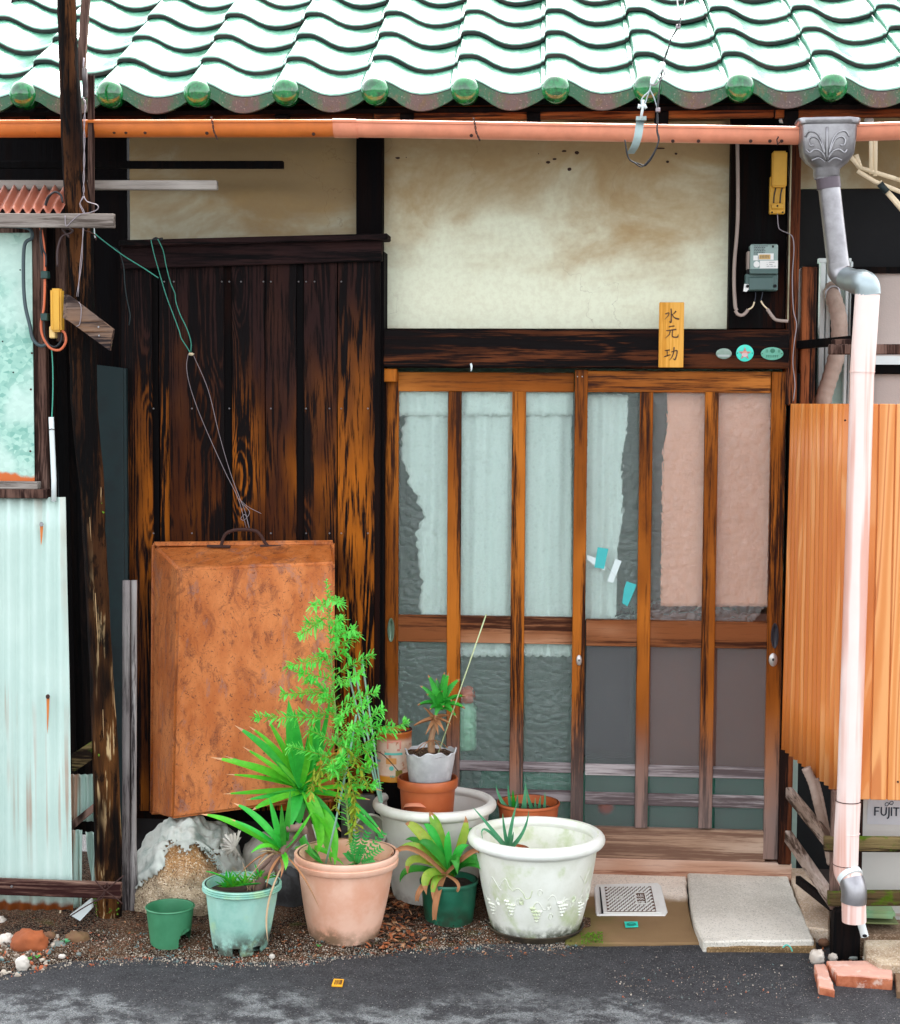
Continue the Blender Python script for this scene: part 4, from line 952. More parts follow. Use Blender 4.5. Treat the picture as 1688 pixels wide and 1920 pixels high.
for x, y in ((78,983),(90,1306)):
    oval(cs, 'screw', x, y, 4, 4.5, -.739, .005, M['metal_grey'] if y < 1100 else M['rust_dark'], 10)
    m = MB(); m.ribbon([P(x,y+2,-.737), P(x,y+20,-.737), P(x-1,y+(40 if y < 1100 else 70),-.737)], .011, 6, up=(0,-1,0), fold=0, prof=lambda t: (1-t)**.6); m.build('rust_run', simple('rust_stain', lin(196,112,48), .8), cs)
sheet(-70, 436, 62, 902, -.70, .004, 'galvanised_panel', M['galv'], shed, .001)
for x, y in ((38,506),(25,698),(5,640)): oval(shed, 'nail', x, y, 1.6, 1.6, -.7005, .002, M['black'], 6)
for x, y in ((60,662),(57,846),(58,730)): oval(shed, 'nail', x, y, 2.2, 2.2, -.7005, .002, M['rust_dark'], 6)
sheet(-70, 428, 48, 436, -.71, .02, 'frame_board', M['frame_wood'], shed)
m = MB(); m.quadslab(PP([(64,935),(90,935),(83,425),(50,425)], -.69), (0,.03,0)); m.build('frame_board', M['frame_wood'], shed, bevel=.002)
m = MB(); m.quadslab(PP([(88,935),(104,935),(100,425),(84,425)], -.66), (0,.03,0)); m.build('frame_board', M['char_post'], shed, bevel=.002)
m = MB(); m.quadslab(PP([(100,640),(122,640),(120,420),(100,420)], -.64), (0,.03,0)); m.build('frame_board', M['frame_wood'], shed, bevel=.002)
sheet(-70, 903, 70, 917, -.74, .04, 'sill_board', M['grey_rail'], shed, .002)
sheet(-70, 917, 87, 934, -.75, .05, 'sill_board', M['frame_wood'], shed, .002)
for i, (a, b) in enumerate(((100,120),(118,136),(134,150),(148,166))):
    m = MB(); m.quadslab(PP([(a+28,1560),(b+28,1560),(b,560),(a,560)], -.48+.006*(i % 2)), (0,.02,0)); m.build('side_board', M['dark_wood'], shed)
# mini roof of rusty corrugated tin
m = MB()
def mr(u, v):
    px = -60+178*u; a = P(px, 396, -.80); b = P(px+22, 352, -.50); q = a.lerp(b, v); q.z += .010*math.sin(px/19*2*math.pi); return q
m.grid(mr, 110, 8); o = m.build('roof_sheet', M['tin_rust'], shed, True); s = o.modifiers.new('t', 'SOLIDIFY'); s.thickness = .0015
sheet(-70, 690, 240, 1560, -.08, .02, 'side_sheet', M['dark_teal'], shed)
m = MB(); m.quadslab(PP([(186,1530),(236,1530),(231,690),(182,684)], -.22), (0,.006,0)); m.build('teal_sheet', M['dark_teal'], shed)
corr(131, 176, 176, 1452, 1540, -.60, 12, .005, 'corrugated_scrap', M['tin_side'], shed, n=50)
corr(131, 154, 153, 1556, 1702, -.62, 11, .005, 'corrugated_scrap', M['tin_side'], shed, n=40)
corr(160, 178, 182, 1560, 1690, -.56, 12, .006, 'corrugated_scrap', M['tin_side'], shed, x0b=176, n=30)
m = MB(); m.quadslab(PP([(134,1452),(172,1425),(172,1390),(134,1415)], -.66), (0,.02,0)); m.build('mossy_board', M['mossy'], shed, bevel=.002)
m = MB(); m.quadslab(PP([(134,1558),(174,1524),(174,1508),(134,1540)], -.66), (0,.02,0)); m.build('scrap_board', M['frame_wood'], shed, bevel=.002)
m = MB(); m.quadslab(PP([(131,1716),(150,1727),(172,1704),(170,1686),(150,1704)], -.70)[::1][:4], (0,.02,0)); m.build('scrap_board', M['white_plastic'], shed)
m = MB(); m.quadslab(PP([(150,1730),(178,1728),(178,1712),(150,1716)], -.60), (0,.02,0)); m.build('scrap_board', M['red_wood'], shed)
sheet(-70, 1690, 190, 1760, -.45, .05, 'footing', simple('dark_footing', lin(52,40,34), .95, var=.4, bmp=.8), shed)
# ---- electrical things on the shed
eb = thing('fuse_box', 'small orange-yellow fuse box on the shed frame beside the log post', 'fuse box', P(106,590,-.74))
m = MB(); c0 = P(94,622,-.775); c1 = P(121,542,-.735); m.box(c0, c1); m.build('cover', M['yellow_box'], eb, bevel=.006, segs=2)
m = MB(); m.box(P(92,634,-.765), P(108,612,-.735)); m.build('base', simple('cream_plastic', lin(226,190,120), .5), eb, bevel=.003)
m = MB(); m.box(P(97,618,-.7775), P(99,546,-.772)); m.build('ridge', M['yellow_box'], eb)
hc = thing('cable_bundle', 'loose black and orange cables looping round the yellow fuse box', 'cable', P(90,500,-.72))
def cable(name, path, Y, r, mat, par, n=40): m = MB(); m.tube(bez(PP(path, Y), n), r, 7); return m.build(name, mat, par, True)
cable('black_cable', [(118,380),(114,366),(104,360),(94,366),(86,384),(80,410),(76,440),(78,470),(84,490),(85,520),(84,560),(83,600),(84,630),(92,646),(104,650),(114,640),(116,624)], -.755, .0038, M['black_rubber'], hc, 90)
cable('black_cable', [(100,361),(88,372),(82,400),(77,430),(80,464),(86,480),(86,500)], -.762, .003, M['black_rubber'], hc)
cable('orange_cable', [(-40,408),(0,409),(40,411),(62,413),(74,424),(80,444),(84,480),(84,540),(82,580),(77,606),(80,630),(94,652),(112,656),(123,642),(122,626),(116,620)], -.757, .0042, M['orange_cable'], hc, 100)
cable('grey_cable', [(-40,424),(10,424),(44,426),(58,432),(60,446),(46,460),(44,520),(47,570),(56,610),(62,636),(76,648),(92,644)], -.73, .006, simple('slate_cable', lin(60,76,80), .5), hc, 70)
cable('dark_cable', [(130,445),(118,430),(124,428),(136,432),(130,438),(116,444),(108,470),(108,500)], -.79, .004, simple('brown_cable', lin(50,28,26), .5), hc)
for y in (515, 594): 
    m = MB(); m.box(P(76,y+7,-.775), P(94,y-6,-.745)); m.build('clip', simple('green_black_clip', lin(24,58,52), .5), hc, bevel=.002)
gw = thing('ground_wire', 'green wire running down into a white conduit beside the log post', 'wire', P(98,780,-.70))
cable('wire', [(97,655),(99,690),(99,740),(97,786)], -.735, .002, M['teal_cable'], gw)
m = MB(); m.tube(PP([(96,782),(97,805),(99,850),(101,900),(101,940)], -.735), .0085, 10); m.build('conduit', M['white_plastic'], gw, True)
m = MB(); m.tube(PP([(92,806),(97,804),(103,806)], -.746), .0015, 5); m.build('clip', M['rust_dark'], gw)
h1 = thing('loose_wires', 'loose green wires dangling from the log post across the dark boards', 'wire', P(180,440,-.75))
cable('wire', [(172,432),(190,448),(230,478),(270,503),(297,521)], -.45, .0018, M['teal_cable'], h1)
cable('wire', [(178,440),(205,460),(222,470),(232,500),(234,530),(238,560),(244,590),(242,610)], -.42, .0018, M['dark_teal'], h1)
cable('wire', [(130,420),(150,428),(178,440),(180,450)], -.80, .0018, M['rust_dark'], h1)
cable('wire', [(176,424),(177,436),(178,446)], -.70, .0022, M['white_plastic'], h1)
h2 = thing('hanging_wire', 'green wire loop hung from the head beam over the rusty tray', 'wire', P(300,450,-.13))
cable('green_loop', [(283,450),(290,480),(300,515),(312,555),(325,590),(336,620),(340,634),(350,650),(356,660)], -.125, .0018, M['teal_cable'], h2)
cable('green_loop', [(296,448),(306,470),(312,500),(320,530),(328,550),(330,566),(338,590),(350,615),(358,640),(358,660)], -.125, .0018, M['teal_cable'], h2)
cable('string', [(353,664),(350,690),(358,730),(380,790),(420,880),(440,920),(450,945),(462,990)], -.12, .0011, M['wire'], h2)
cable('string', [(362,664),(390,730),(410,810),(430,880),(448,930),(460,960),(468,993)], -.12, .0011, M['wire'], h2)
cable('string', [(448,935),(465,950),(490,963)], -.12, .0010, M['wire'], h2)
cable('string', [(452,942),(468,960),(458,975),(452,972),(460,965),(466,985)], -.13, .0010, M['wire'], h2)
m = MB(); 
for i in range(5): pebble(m, P(358+i*1.5-2, 664, -.128), .006, rng)
m.build('knot', M['cream_tube'], h2, True)
m = MB(); m.tube(bez(PP([(284,452),(292,446),(300,450),(305,447),(290,450)], -.115), 14), .004, 6); m.build('tie', M['black_rubber'], h2, True)

# ---- rusty tray with handle
def rusty():
    m = N('rusted_sheet_iron'); p = m.pos(rnd=False); n1 = m.noise(m.scale(p, (1,1,.5)), 9, 5, .65); n2 = m.noise(m.scale(p, (1,1,.6)), 16, 6, .75, 1.0); n3 = m.noise(p, 70, 5, .75, 1.5)
    c = m.mix(m.ss(n1, .35, .65), lin(176,92,30), lin(204,122,62)); c = m.mix(m.ss(n2, .5, .66, 0, .7), c, lin(122,60,24)); c = m.mix(m.ss(n3, .57, .64, 0, .85), c, lin(64,28,14))
    g = m.noise(m.scale(p, (1,1,.3)), 13, 5, .7, .8); c = m.mix(m.math('MULTIPLY', m.ss(g, .56, .62, 0, .5), m.ss(n3, .6, .45)), c, lin(124,100,98))
    e = m.vor(m.scale(p, (1,1,1)), 45, 'DISTANCE_TO_EDGE'); c = m.mix(m.math('MULTIPLY', m.ss(e, .03, 0), m.ss(n2, .45, .6, 0, .6)), c, lin(92,44,26))
    return m.fin(c, m.math('MULTIPLY_ADD', n2, .3, .45), m.bump(m.math('ADD', n3, n2), .25, .002), .15)
M['rust'] = rusty()
tr = thing('rusty_tray', 'large rusted iron tray stood on end against the dark boards', 'tray', P(450,1530,-.35))
rim = [P(285,1524,-.15), P(622,1500,-.26), P(624,1019,-.16), P(288,1022,-.085)]
face = [P(322,1536,-.40), P(627,1494,-.48), P(628,1055,-.34), P(334,1066,-.30)]
m = MB(); m.v += rim + face
for i in range(4): m.face((i, (i+1) % 4, 4+(i+1) % 4, 4+i))
def fg(u, v):
    q = face[0].lerp(face[1], u).lerp(face[3].lerp(face[2], u), v); q.y += .004*noise.noise((u*3, v*4, 1)); return q
m.face((4,5,6,7)); m.face((3,2,1,0)); m.build('pan', M['rust'], tr, bevel=.009, segs=3, autos=.8)
m = MB(); cyc = rim + [rim[0]]
for i in range(4):
    m.tube([cyc[i], cyc[i].lerp(cyc[i+1],.5), cyc[i+1]], .0075, 8)
m.build('rolled_rim', M['rust'], tr, True)
m = MB(); m.quadslab([P(292,1024,-.118),P(620,1022,-.155),P(624,1013,-.150),P(288,1016,-.108)], (0,.012,0)); m.build('top_flange', M['rust'], tr, bevel=.002)
m = MB(); m.tube(bez(PP([(414,1026),(420,1006),(430,997),(450,993),(478,995),(489,1004),(496,1016),(504,1026)], -.148), 30), .0062, 8, fn=lambda t, a: 1+.12*noise.noise((math.cos(a), math.sin(a), t*20))); m.build('handle', M['rust_dark'], tr, True)
for a, b in ((388,432),(488,528)):
    m = MB(); m.bar(P(a,1024,-.15), P(b,1025,-.152), .012, .010); m.build('bracket', M['rust_dark'], tr, bevel=.002)

# ---- sand heap and torn bags
def cloth(name, c1, c2, dirt, t0=(1,1,1)):
    m = N(name); p = m.pos(rnd=False); n1 = m.noise(p, 9, 4, .6); w1 = m.n('ShaderNodeTexWave'); m.put(w1.inputs['Vector'], p); w1.inputs['Scale'].default_value = 130; w1.bands_direction = 'Z'; w2 = m.n('ShaderNodeTexWave'); m.put(w2.inputs['Vector'], p); w2.inputs['Scale'].default_value = 130; w2.bands_direction = 'X'
    c = m.mix(n1, c1, c2); c = m.mix(m.ss(m.noise(p, 6, 5, .65), .5, .68, 0, .8), c, dirt); h = m.math('ADD', w1.outputs['Fac'], w2.outputs['Fac'])
    return m.fin(c, .85, m.bump(h, .4, .002))
M['sack'] = cloth('woven_sack', lin(176,182,172), lin(212,214,204), lin(96,122,112)); M['sack2'] = cloth('dirty_sack', lin(196,190,176), lin(222,216,204), lin(96,84,72)); M['sack3'] = cloth('black_sack', lin(44,44,46), lin(92,92,92), lin(26,22,20))
def sandm():
    m = N('coarse_sand'); p = m.pos(rnd=False); n1 = m.noise(p, 8, 5, .6); v = m.vor(p, 230, out='Color'); s = m.n('ShaderNodeSeparateColor'); m.put(s.inputs[0], v)
    z = m.z()[2]; zz = m.math('ADD', z, m.math('MULTIPLY', m.math('SUBTRACT', n1, .5), .12))
    c = m.mix(m.ss(zz, .10, .22), m.mix(n1, lin(170,146,116), lin(206,188,160)), m.mix(n1, lin(150,104,60), lin(196,152,104))); c = m.mix(m.ss(s.outputs[0], .7, .9, 0, .7), c, lin(230,214,186)); c = m.mix(m.ss(s.outputs[1], .85, .92, 0, .7), c, lin(84,60,44))
    c = m.mix(m.ss(m.noise(p, 10, 3), .6, .72, 0, .4), c, lin(84,92,40)); return m.fin(c, .95, m.bump(m.math('ADD', m.vor(p, 230), m.noise(p, 50, 4)), .8, .005), Specular_IOR_Level=.1)
M['sand'] = sandm()
def blob(c, r, fn=None, nu=48, nv=28, amp=.06, fr=6, keep=None, seed=0, sq=1.0):
    m = MB(); c = Vector(c)
    for j in range(nv+1):
        ph = math.pi*j/nv
        for i in range(nu):
            th = 2*math.pi*i/nu; d = Vector((math.sin(ph)*math.cos(th), math.sin(ph)*math.sin(th), math.cos(ph)))
            d = Vector([math.copysign(abs(q)**sq, q) for q in d])
            k = 1 + amp*noise.noise(d*fr*.4 + Vector((seed,0,0))) + amp*.4*noise.noise(d*fr*1.5 + Vector((seed,9,0)))
            if fn: k *= fn(th, ph)
            m.v.append(c + Vector((d.x*r[0], d.y*r[1], d.z*r[2]))*k)
    for j in range(nv):
        for i in range(nu):
            q = (j*nu+i, (j+1)*nu+i, (j+1)*nu+(i+1) % nu, j*nu+(i+1) % nu)
            if keep is None or keep(sum((m.v[a] for a in q), Vector())/4): m.face(q)
    return m
sh = P(352,1650,-.36)
o = blob((sh.x, -.36, .05), (.175, .26, .225), amp=.16, seed=3, nu=84, nv=60).build('sand_heap', M['sand'], None, True)
tag(o, 'heap of brown sand spilling from a torn white bag below the tray', 'sand heap')
def keep1(q):
    px, py = proj(q)
    if q.y > -.30: return True
    dx = (px-356)/(72+46*noise.noise((py*.025,0,0))); dy = (py-1690)/(112+50*noise.noise((px*.03,3,0)))
    return (dx*dx+dy*dy) > 1 + .3*noise.noise((px*.2, py*.2, 0)) and py < 1662 + 14*noise.noise((px*.1,2,0))
b1 = thing('sand_bag', 'torn white woven bag draped round the heap of sand', 'bag', (sh.x, -.36, .06))
o = blob((sh.x+.003, -.355, .053), (.190, .272, .240), amp=.17, seed=3, nu=170, nv=120, keep=keep1).build('torn_cloth', M['sack'], b1, True); s = o.modifiers.new('t', 'SOLIDIFY'); s.thickness = .0015; s.offset = 1
# frayed threads
m = MB(); r_ = random.Random(8); cnt = 0
for i in range(900):
    a = r_.uniform(-2.9, .1); px = 352+78*math.cos(a)*1.02; py = 1690+116*math.sin(a)
    if py > 1672 or px > 436: continue
    q = P(px, py, -.36-.20*math.sqrt(max(0, 1-((px-352)/105)**2-((py-1660)/170)**2)) - .015); L = r_.uniform(.004,.018); m.tube([q, q + Vector((r_.uniform(-.6,.6)*L-math.cos(a)*L*.5, -.003, -L*.6 + math.sin(a)*0))], .0006, 3, cap=False); cnt += 1
m.build('frayed_threads', M['sack'], b1, kind='stuff')
# gathered second bag with pleats, and a black sack
b2 = thing('sand_bag', 'dirty pale bag with a gathered neck between the sand heap and pink pot', 'bag', P(510,1650,-.30))
blob(P(520,1615,-.22), (.125, .10, .115), amp=.10, seed=8, nu=60, nv=30, fn=lambda th, ph: 1+.03*math.sin(th*22)).build('bag_cloth', M['sack2'], b2, True)
m = MB(); cc = P(442,1588,-.50)
for i in range(26):
    a = -1.9+3.8*i/25 + math.pi; L = r_.uniform(.03,.055); e = cc + Vector((math.cos(a)*L*1.1, .02, math.sin(a)*L)); m.ribbon([cc, cc.lerp(e,.5)+Vector((0,-.012,0)), e], .010, 5, up=(0,-1,0), fold=.8, prof=lambda t: .25+.75*t)
m.build('gathered_pleats', M['sack2'], b2, True)
b3 = thing('black_sack', 'small dark speckled sack slumped between the pale green and pink pots', 'bag', P(540,1750,-.42))
blob(P(540,1695,-.40), (.072, .07, .125), amp=.14, seed=15, nu=40, nv=30, sq=.85).build('bag_cloth', M['sack3'], b3, True)
# ---- rocks
def rock(lab, px, py, rx, rz, mat, seed, Yoff=0, amp=.25, cat='stone', grp=None, flat=False):
    c = G(px, py+rz*.6, 0); k = PX(c.y); o = blob((c.x, c.y, rz*k*.7), (rx*k, rx*k*.8, rz*k), amp=amp, seed=seed, nu=26, nv=16, sq=.8, fr=7).build('stone', mat, None, not flat); tag(o, lab, cat, grp); return o
M['st_or'] = simple('orange_stone', lin(158,84,44), .9, var=.3, dirt=lin(110,60,36), bmp=.6); M['st_wh'] = simple('white_stone', lin(208,200,188), .85, var=.2, dirt=lin(150,120,90), bmp=.5); M['st_gy'] = simple('grey_stone', lin(118,124,118), .85, var=.2, bmp=.5); M['st_br'] = simple('brown_stone', lin(120,84,60), .9, var=.3, dirt=lin(80,86,36), bmp=.6)
rock('large rough orange stone below the corrugated sheet', 56, 1770, 35, 24, M['st_or'], 3)
rock('square brown stone behind the orange stone', 92, 1762, 13, 15, M['st_br'], 5)
rock('flat grey stone under the clover sprig', 108, 1776, 17, 9, M['st_gy'], 9)
rock('mossy flat stone at the foot of the log post', 145, 1762, 24, 14, M['st_br'], 12)
rock('lumpy white stone at the left end of the gravel', 12, 1768, 17, 16, M['st_wh'], 17)
rock('white pointed stone lying at the asphalt edge', 42, 1808, 13, 14, M['st_wh'], 23)
rock('tall pale rubble lump against the shed footing', 0, 1734, 12, 16, M['st_wh'], 29)
rock('small round cream pebble near the clover', 116, 1794, 7, 4.5, M['st_wh'], 31, grp='loose pebbles')
rock('rounded grey pebble right of the cream one', 148, 1790, 5, 4, M['st_gy'], 37, grp='loose pebbles')
rock('single pebble before the pale green pot', 510, 1794, 5.5, 4.5, M['st_wh'], 41, grp='loose pebbles')
t_ = thing('stick', 'thin pale stick standing under the corrugated sheet', 'stick', G(107,1765,0)); m = MB(); m.tube(PP([(114,1702),(111,1735),(107,1766)], -.62), .0035, 6); m.build('shaft', M['cream_tube'], t_, True)
t_ = thing('hose', 'black hose end curling down behind the low rail', 'hose', P(140,1740,-.6)); cable('tube', [(120,1704),(124,1722),(138,1726),(146,1736),(148,1752)], -.60, .0065, M['black_rubber'], t_)
# ================================================================== RIGHT SIDE
nb = thing('neighbour_house', 'dim neighbouring house front with brown plaster and pale screened window', 'house', P(1700,1600,.3))
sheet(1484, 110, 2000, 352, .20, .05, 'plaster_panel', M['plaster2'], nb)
sheet(1484, 352, 2000, 500, .22, .04, 'dark_recess', M['black'], nb)  # black sheet stands in for the shade of the recess
sheet(1484, 500, 2000, 1800, .25, .04, 'wall', M['black'], nb)  # black colour stands in for the dark void behind the screen
M['screen'] = simple('grey_mesh_cloth', lin(186,172,164), .9, var=.12, sc=5, bmp=.3, bsc=160)
sheet(1636, 512, 1990, 668, .17, .01, 'window_screen', M['screen'], nb)
sheet(1636, 702, 1990, 900, .17, .01, 'window_screen', M['screen'], nb)
sheet(1630, 500, 1990, 512, .15, .04, 'window_frame', M['dark_wood'], nb)
sheet(1630, 668, 1990, 684, .13, .04, 'window_rail', M['white_plastic'], nb)
sheet(1630, 684, 1990, 700, .14, .04, 'window_frame', M['dark_wood'], nb)
sheet(1596, 500, 1638, 800, .12, .04, 'window_frame', M['dark_wood'], nb)
sheet(1560, 560, 1597, 800, .19, .02, 'window_panel', simple('pale_teal_panel', lin(170,200,192), .6), nb)
for a, b in ((1536,1546),(1548,1556),(1584,1590),(1592,1597)): sheet(a, 490, b, 800, .14, .04, 'sash_frame', M['white_plastic'], nb, .002)
sheet(1536, 484, 1597, 492, .135, .04, 'sash_frame', M['white_plastic'], nb)
sheet(1545, 490, 1590, 560, .18, .02, 'window_panel', simple('pale_teal_panel2', lin(190,206,196), .6), nb)
# duct hoses wrapped in cloth
ds = thing('duct_hose', 'cloth-wrapped duct hose bulging past the white window sash', 'hose', P(1570,640,.1))
M['ducting'] = simple('stained_wrap', lin(168,146,132), .9, var=.2, dirt=lin(96,68,50), damt=.6, bmp=.7, bsc=40)
pth = bez(PP([(1560,540,.16),(1562,556,.11),(1572,590,.10),(1574,630,.09),(1568,670,.09),(1556,710,.09),(1545,745,.09),(1538,790,.09)], .1), 60)
m = MB(); m.tube(pth, 15*PX(.1), 18, fn=lambda t, a: 1+.05*math.sin(t*110)+.08*noise.noise((math.cos(a)*2, math.sin(a)*2, t*8))); m.build('wrapped_duct', M['ducting'], ds, True)
m = MB(); m.tube(bez(PP([(1550,560),(1550,546),(1560,537),(1572,540),(1576,556)], .10), 16), .004, 6); m.build('bracket_ring', M['metal_grey'], ds, True)
# horizontal mossy rails above the enclosure
r1 = thing('bracket_rail', 'dark mossy double rail crossing behind the downpipe above the orange panel', 'rail', P(1600,645,-.2))
m = MB(); m.bar(P(1497,647,.0), P(1606,637,-.40), .04, .028); m.build('arm', M['dark_wood'], r1, bevel=.003)
m = MB(); m.bar(P(1554,655,-.42), P(1900,655,-.42), .03, .034); m.build('beam', M['frame_wood'], r1, bevel=.003)
m = MB(); m.bar(P(1560,642,-.40), P(1622,640,-.40), .03, .020); m.build('beam', M['frame_wood'], r1, bevel=.003)
# ---- enclosure: printed wood-grain tin
def woodprint(name, c1, c2, c3, fr):
    m = N(name); p = m.pos(rnd=True); q = m.scale(p, (1,1,.06)); n1 = m.noise(q, 6, 1, .4); r = m.math('MULTIPLY_ADD', m.math('SINE', m.math('MULTIPLY', n1, fr)), .5, .5); f2 = m.noise(q, 90, 3, .6)
    g = m.math('ADD', m.math('MULTIPLY', r, .6), m.math('MULTIPLY', f2, .4)); c = m.mix(m.ss(g, .2, .7), c2, c1); c = m.mix(m.ss(r, .9, .99, 0, .7), c, c3); return m.fin(c, .42, m.bump(g, .05, .002))
M['print_a'] = woodprint('orange_woodgrain_print', lin(216,132,62), lin(202,114,46), lin(228,158,96), 50); M['print_b'] = woodprint('light_woodgrain_print', lin(228,162,98), lin(214,136,68), lin(190,100,38), 60)
en = thing('orange_screen', 'orange wood-grain tin screen boxed round the outdoor unit beside the door', 'screen', P(1580,1500,-.7))
A0, A1 = P(1488,757,-.015), P(1593,757,-.74); 
def sidefn(u, v):
    # v: 0 bottom, 1 top ; the foot is cut on a slant
    top = A0.lerp(A1, u); bt0, bt1 = P(1470,1404,-.015), P(1587,1500,-.74); zbot = None
    lo = Vector((top.x + (bt0.x-A0.x)*(1-u) + (bt1.x-A1.x)*u, top.y, (bt0.z*(1-u)+bt1.z*u)))
    if .06 < u < .97: lo.z -= .0
    q = lo.lerp(top, v); d = (A1-A0).normalized(); nrm = Vector((d.y, -d.x, 0)); return q + Vector((-abs(nrm.x), -abs(nrm.y), 0))*.013*math.sin(u*14*2*math.pi) 
m = MB(); m.grid(sidefn, 168, 6); o = m.build('corrugated_side', M['print_a'], en, True); s = o.modifiers.new('t', 'SOLIDIFY'); s.thickness = .0012
Yf = -.745; xa = P(1590,1130,Yf).x
zt, zb2 = P(1640,757,Yf).z, P(1640,1500,Yf).z; xs = [P(x,1130,Yf).x for x in (1590,1640,1672,1704,1736,1768,1800,1832,1880)]
for i in range(len(xs)-1):
    m = MB(); x0_, x1_ = xs[i]+.002, xs[i+1]-.002
    m.box((x0_, Yf, zb2), (x1_, Yf+.012, zt)); m.build('panel_board', M['print_b'] if i else M['print_a'], en, bevel=.002)
m = MB(); m.box((xs[0], Yf+.006, zb2+.002), (xs[-1], Yf+.02, zt-.002)); m.build('backing', M['print_a'], en)
for x, y in ((1585,788),(1635,790),(1684,1466)): oval(en, 'screw', x, y, 2, 2, Yf-.0006 if x > 1590 else -.748, .003, M['rust_dark'], 8)
# ---- frame beneath: posts, rails
fr = thing('rail_frame', 'old wooden rail frame with mossy rails under the orange screen', 'frame', G(1585,1790,0))
def bars(a, b, w_, h_, mat, nm='rail'): m = MB(); m.bar(a, b, w_, h_); return m.build(nm, mat, fr, bevel=.003)
bars(P(1480,1487,-.03), P(1563,1588,-.68), .026, .044, M['grey_rail_y']); bars(P(1478,1568,-.03), P(1562,1690,-.68), .026, .044, M['grey_rail_y'])
bars(P(1545,1582,-.70), P(1900,1585,-.70), .03, .046, M['mossy']); bars(P(1552,1684,-.70), P(1900,1683,-.70), .03, .046, M['mossy'])
bars(P(1497,1650,-.25), P(1560,1700,-.62), .02, .03, M['dark_wood'])
a, b = G(1584,1792,0), P(1584,1690,-.70)
m = MB(); m.bar((a.x, -.70, -.01), (a.x+.003, -.70, b.z-.02), .085, .075, up=(0,-1,0)); m.build('post', M['dark_wood'], fr, bevel=.006)
m = MB(); m.bar((P(1567,1600,-.69).x, -.685, b.z-.03), (P(1566,1600,-.69).x, -.685, P(1567,1500,-.69).z+.03), .03, .03, up=(0,-1,0)); m.build('post', M['frame_wood'], fr, bevel=.002)
m = MB(); m.bar((P(1610,1500,-.6).x, -.62, .02), (P(1610,1500,-.6).x, -.62, P(1610,1440,-.6).z), .02, .03, up=(0,-1,0)); m.build('post', M['frame_wood'], fr)
# hoses behind
hz = thing('refrigerant_hose', 'taped refrigerant hoses dropping behind the wooden rails', 'hose', P(1540,1560,-.35))
for pth, r in (([(1512,1440),(1525,1470),(1535,1510),(1550,1570),(1560,1620)], 9),([(1530,1460),(1540,1500),(1552,1560),(1560,1600)], 5.5)):
    m = MB(); m.tube(bez(PP(pth, -.45), 40), r*PX(-.45), 10, fn=lambda t, a: 1+.05*math.sin(t*150)); m.build('hose', M['ducting'], hz, True)
# ---- outdoor unit
ac = thing('outdoor_unit', 'white air conditioner outdoor unit behind the mossy rails', 'air conditioner', P(1700,1760,-.5))
YA = -.56; m = MB(); m.box(P(1606,1745,YA), Vector((P(1950,1400,YA).x, YA+.26, P(1700,1430,YA).z))); m.build('casing', simple('grey_white_enamel', lin(192,190,184), .45, var=.05, bmp=.03), ac, bevel=.008, segs=2)
sheet(1608, 1716, 1940, 1721, YA-.004, .006, 'seam', M['grey_cable'], ac); sheet(1608, 1738, 1940, 1756, YA-.006, .05, 'base_rail', simple('base_enamel', lin(204,202,196), .4, var=.05), ac, .003)
oval(ac, 'screw', 1648, 1738, 3, 3, YA-.007, .005, M['metal_grey'], 10)
m = MB(); m.box(P(1624,1768,YA+.02), Vector((P(1642,1755,YA).x, YA+.1, P(1640,1752,YA).z))); m.build('foot', M['white_plastic'], ac)
sheet(1627, 1490, 1760, 1547, YA-.001, .003, 'sticker', simple('silver_label', lin(190,192,196), .35, var=.03), ac)
M['navy'] = simple('navy_print', lin(26,32,48), .5)
UPM = Matrix(((1,0,0),(0,0,-1),(0,1,0)))
xl_ = P(1639,1520,YA).x; zt_ = P(1660,1521,YA).z; k = PX(YA)
def letter_strokes(specs, name, par, mat, org, sc, Yt, th=.0008):
    m = MB()
    for s in specs:
        pts = [Vector((org[0]+px*sc, Yt, org[1]+pz*sc)) for px, pz in s[1]]
        wds = s[0] if isinstance(s[0], (list, tuple)) else [s[0]]*len(pts)
        L, Rr = [], []
        for i, p in enumerate(pts):
            d = (pts[min(i+1,len(pts)-1)]-pts[max(i-1,0)]).normalized(); n_ = Vector((-d.z,0,d.x)); L.append(p+n_*wds[i]*sc/2); Rr.append(p-n_*wds[i]*sc/2)
        for i in range(len(pts)-1): m.poly([L[i], Rr[i], Rr[i+1], L[i+1]][::-1], (0, th, 0))
    return m.build(name, mat, par)
# letters in units where cap height = 10
def J(x0): return (1.6, [(x0+1.2,10),(x0+1.2,0),(x0+.6,-2.2),(x0-1,-3.0)])
letters = [(1.7,[(.9,0),(.9,10)]),(1.4,[(1.2,9.3),(6,9.3)]),(1.3,[(1.2,5.2),(5.2,5.2)]),
 (1.6,[(8,10),(8,3.4),(8.8,1.4),(10.6,.6),(12.4,1.2),(13.4,3),(13.6,10)]), J(15.4), (1.6,[(19.4,0),(19.4,10)]), (1.4,[(21.2,9.3),(28.2,9.3)]),(1.7,[(24.7,0),(24.7,9.3)]),
 (1.5,[(35,8.8),(33,9.6),(31,9),(30.2,7.4),(31.4,5.8),(33.6,4.6),(35,3),(34.2,1.2),(32,.5),(29.8,1.2)]),(1.6,[(38,10),(38,3.4),(38.8,1.4),(40.6,.6),(42.4,1.2),(43.4,3),(43.6,10)])]
LS = 16.5*k/10; org = (P(1639,1529,YA).x, P(1639,1529,YA).z)
letter_strokes(letters, 'maker_lettering', ac, M['navy'], org, LS, YA-.0025)
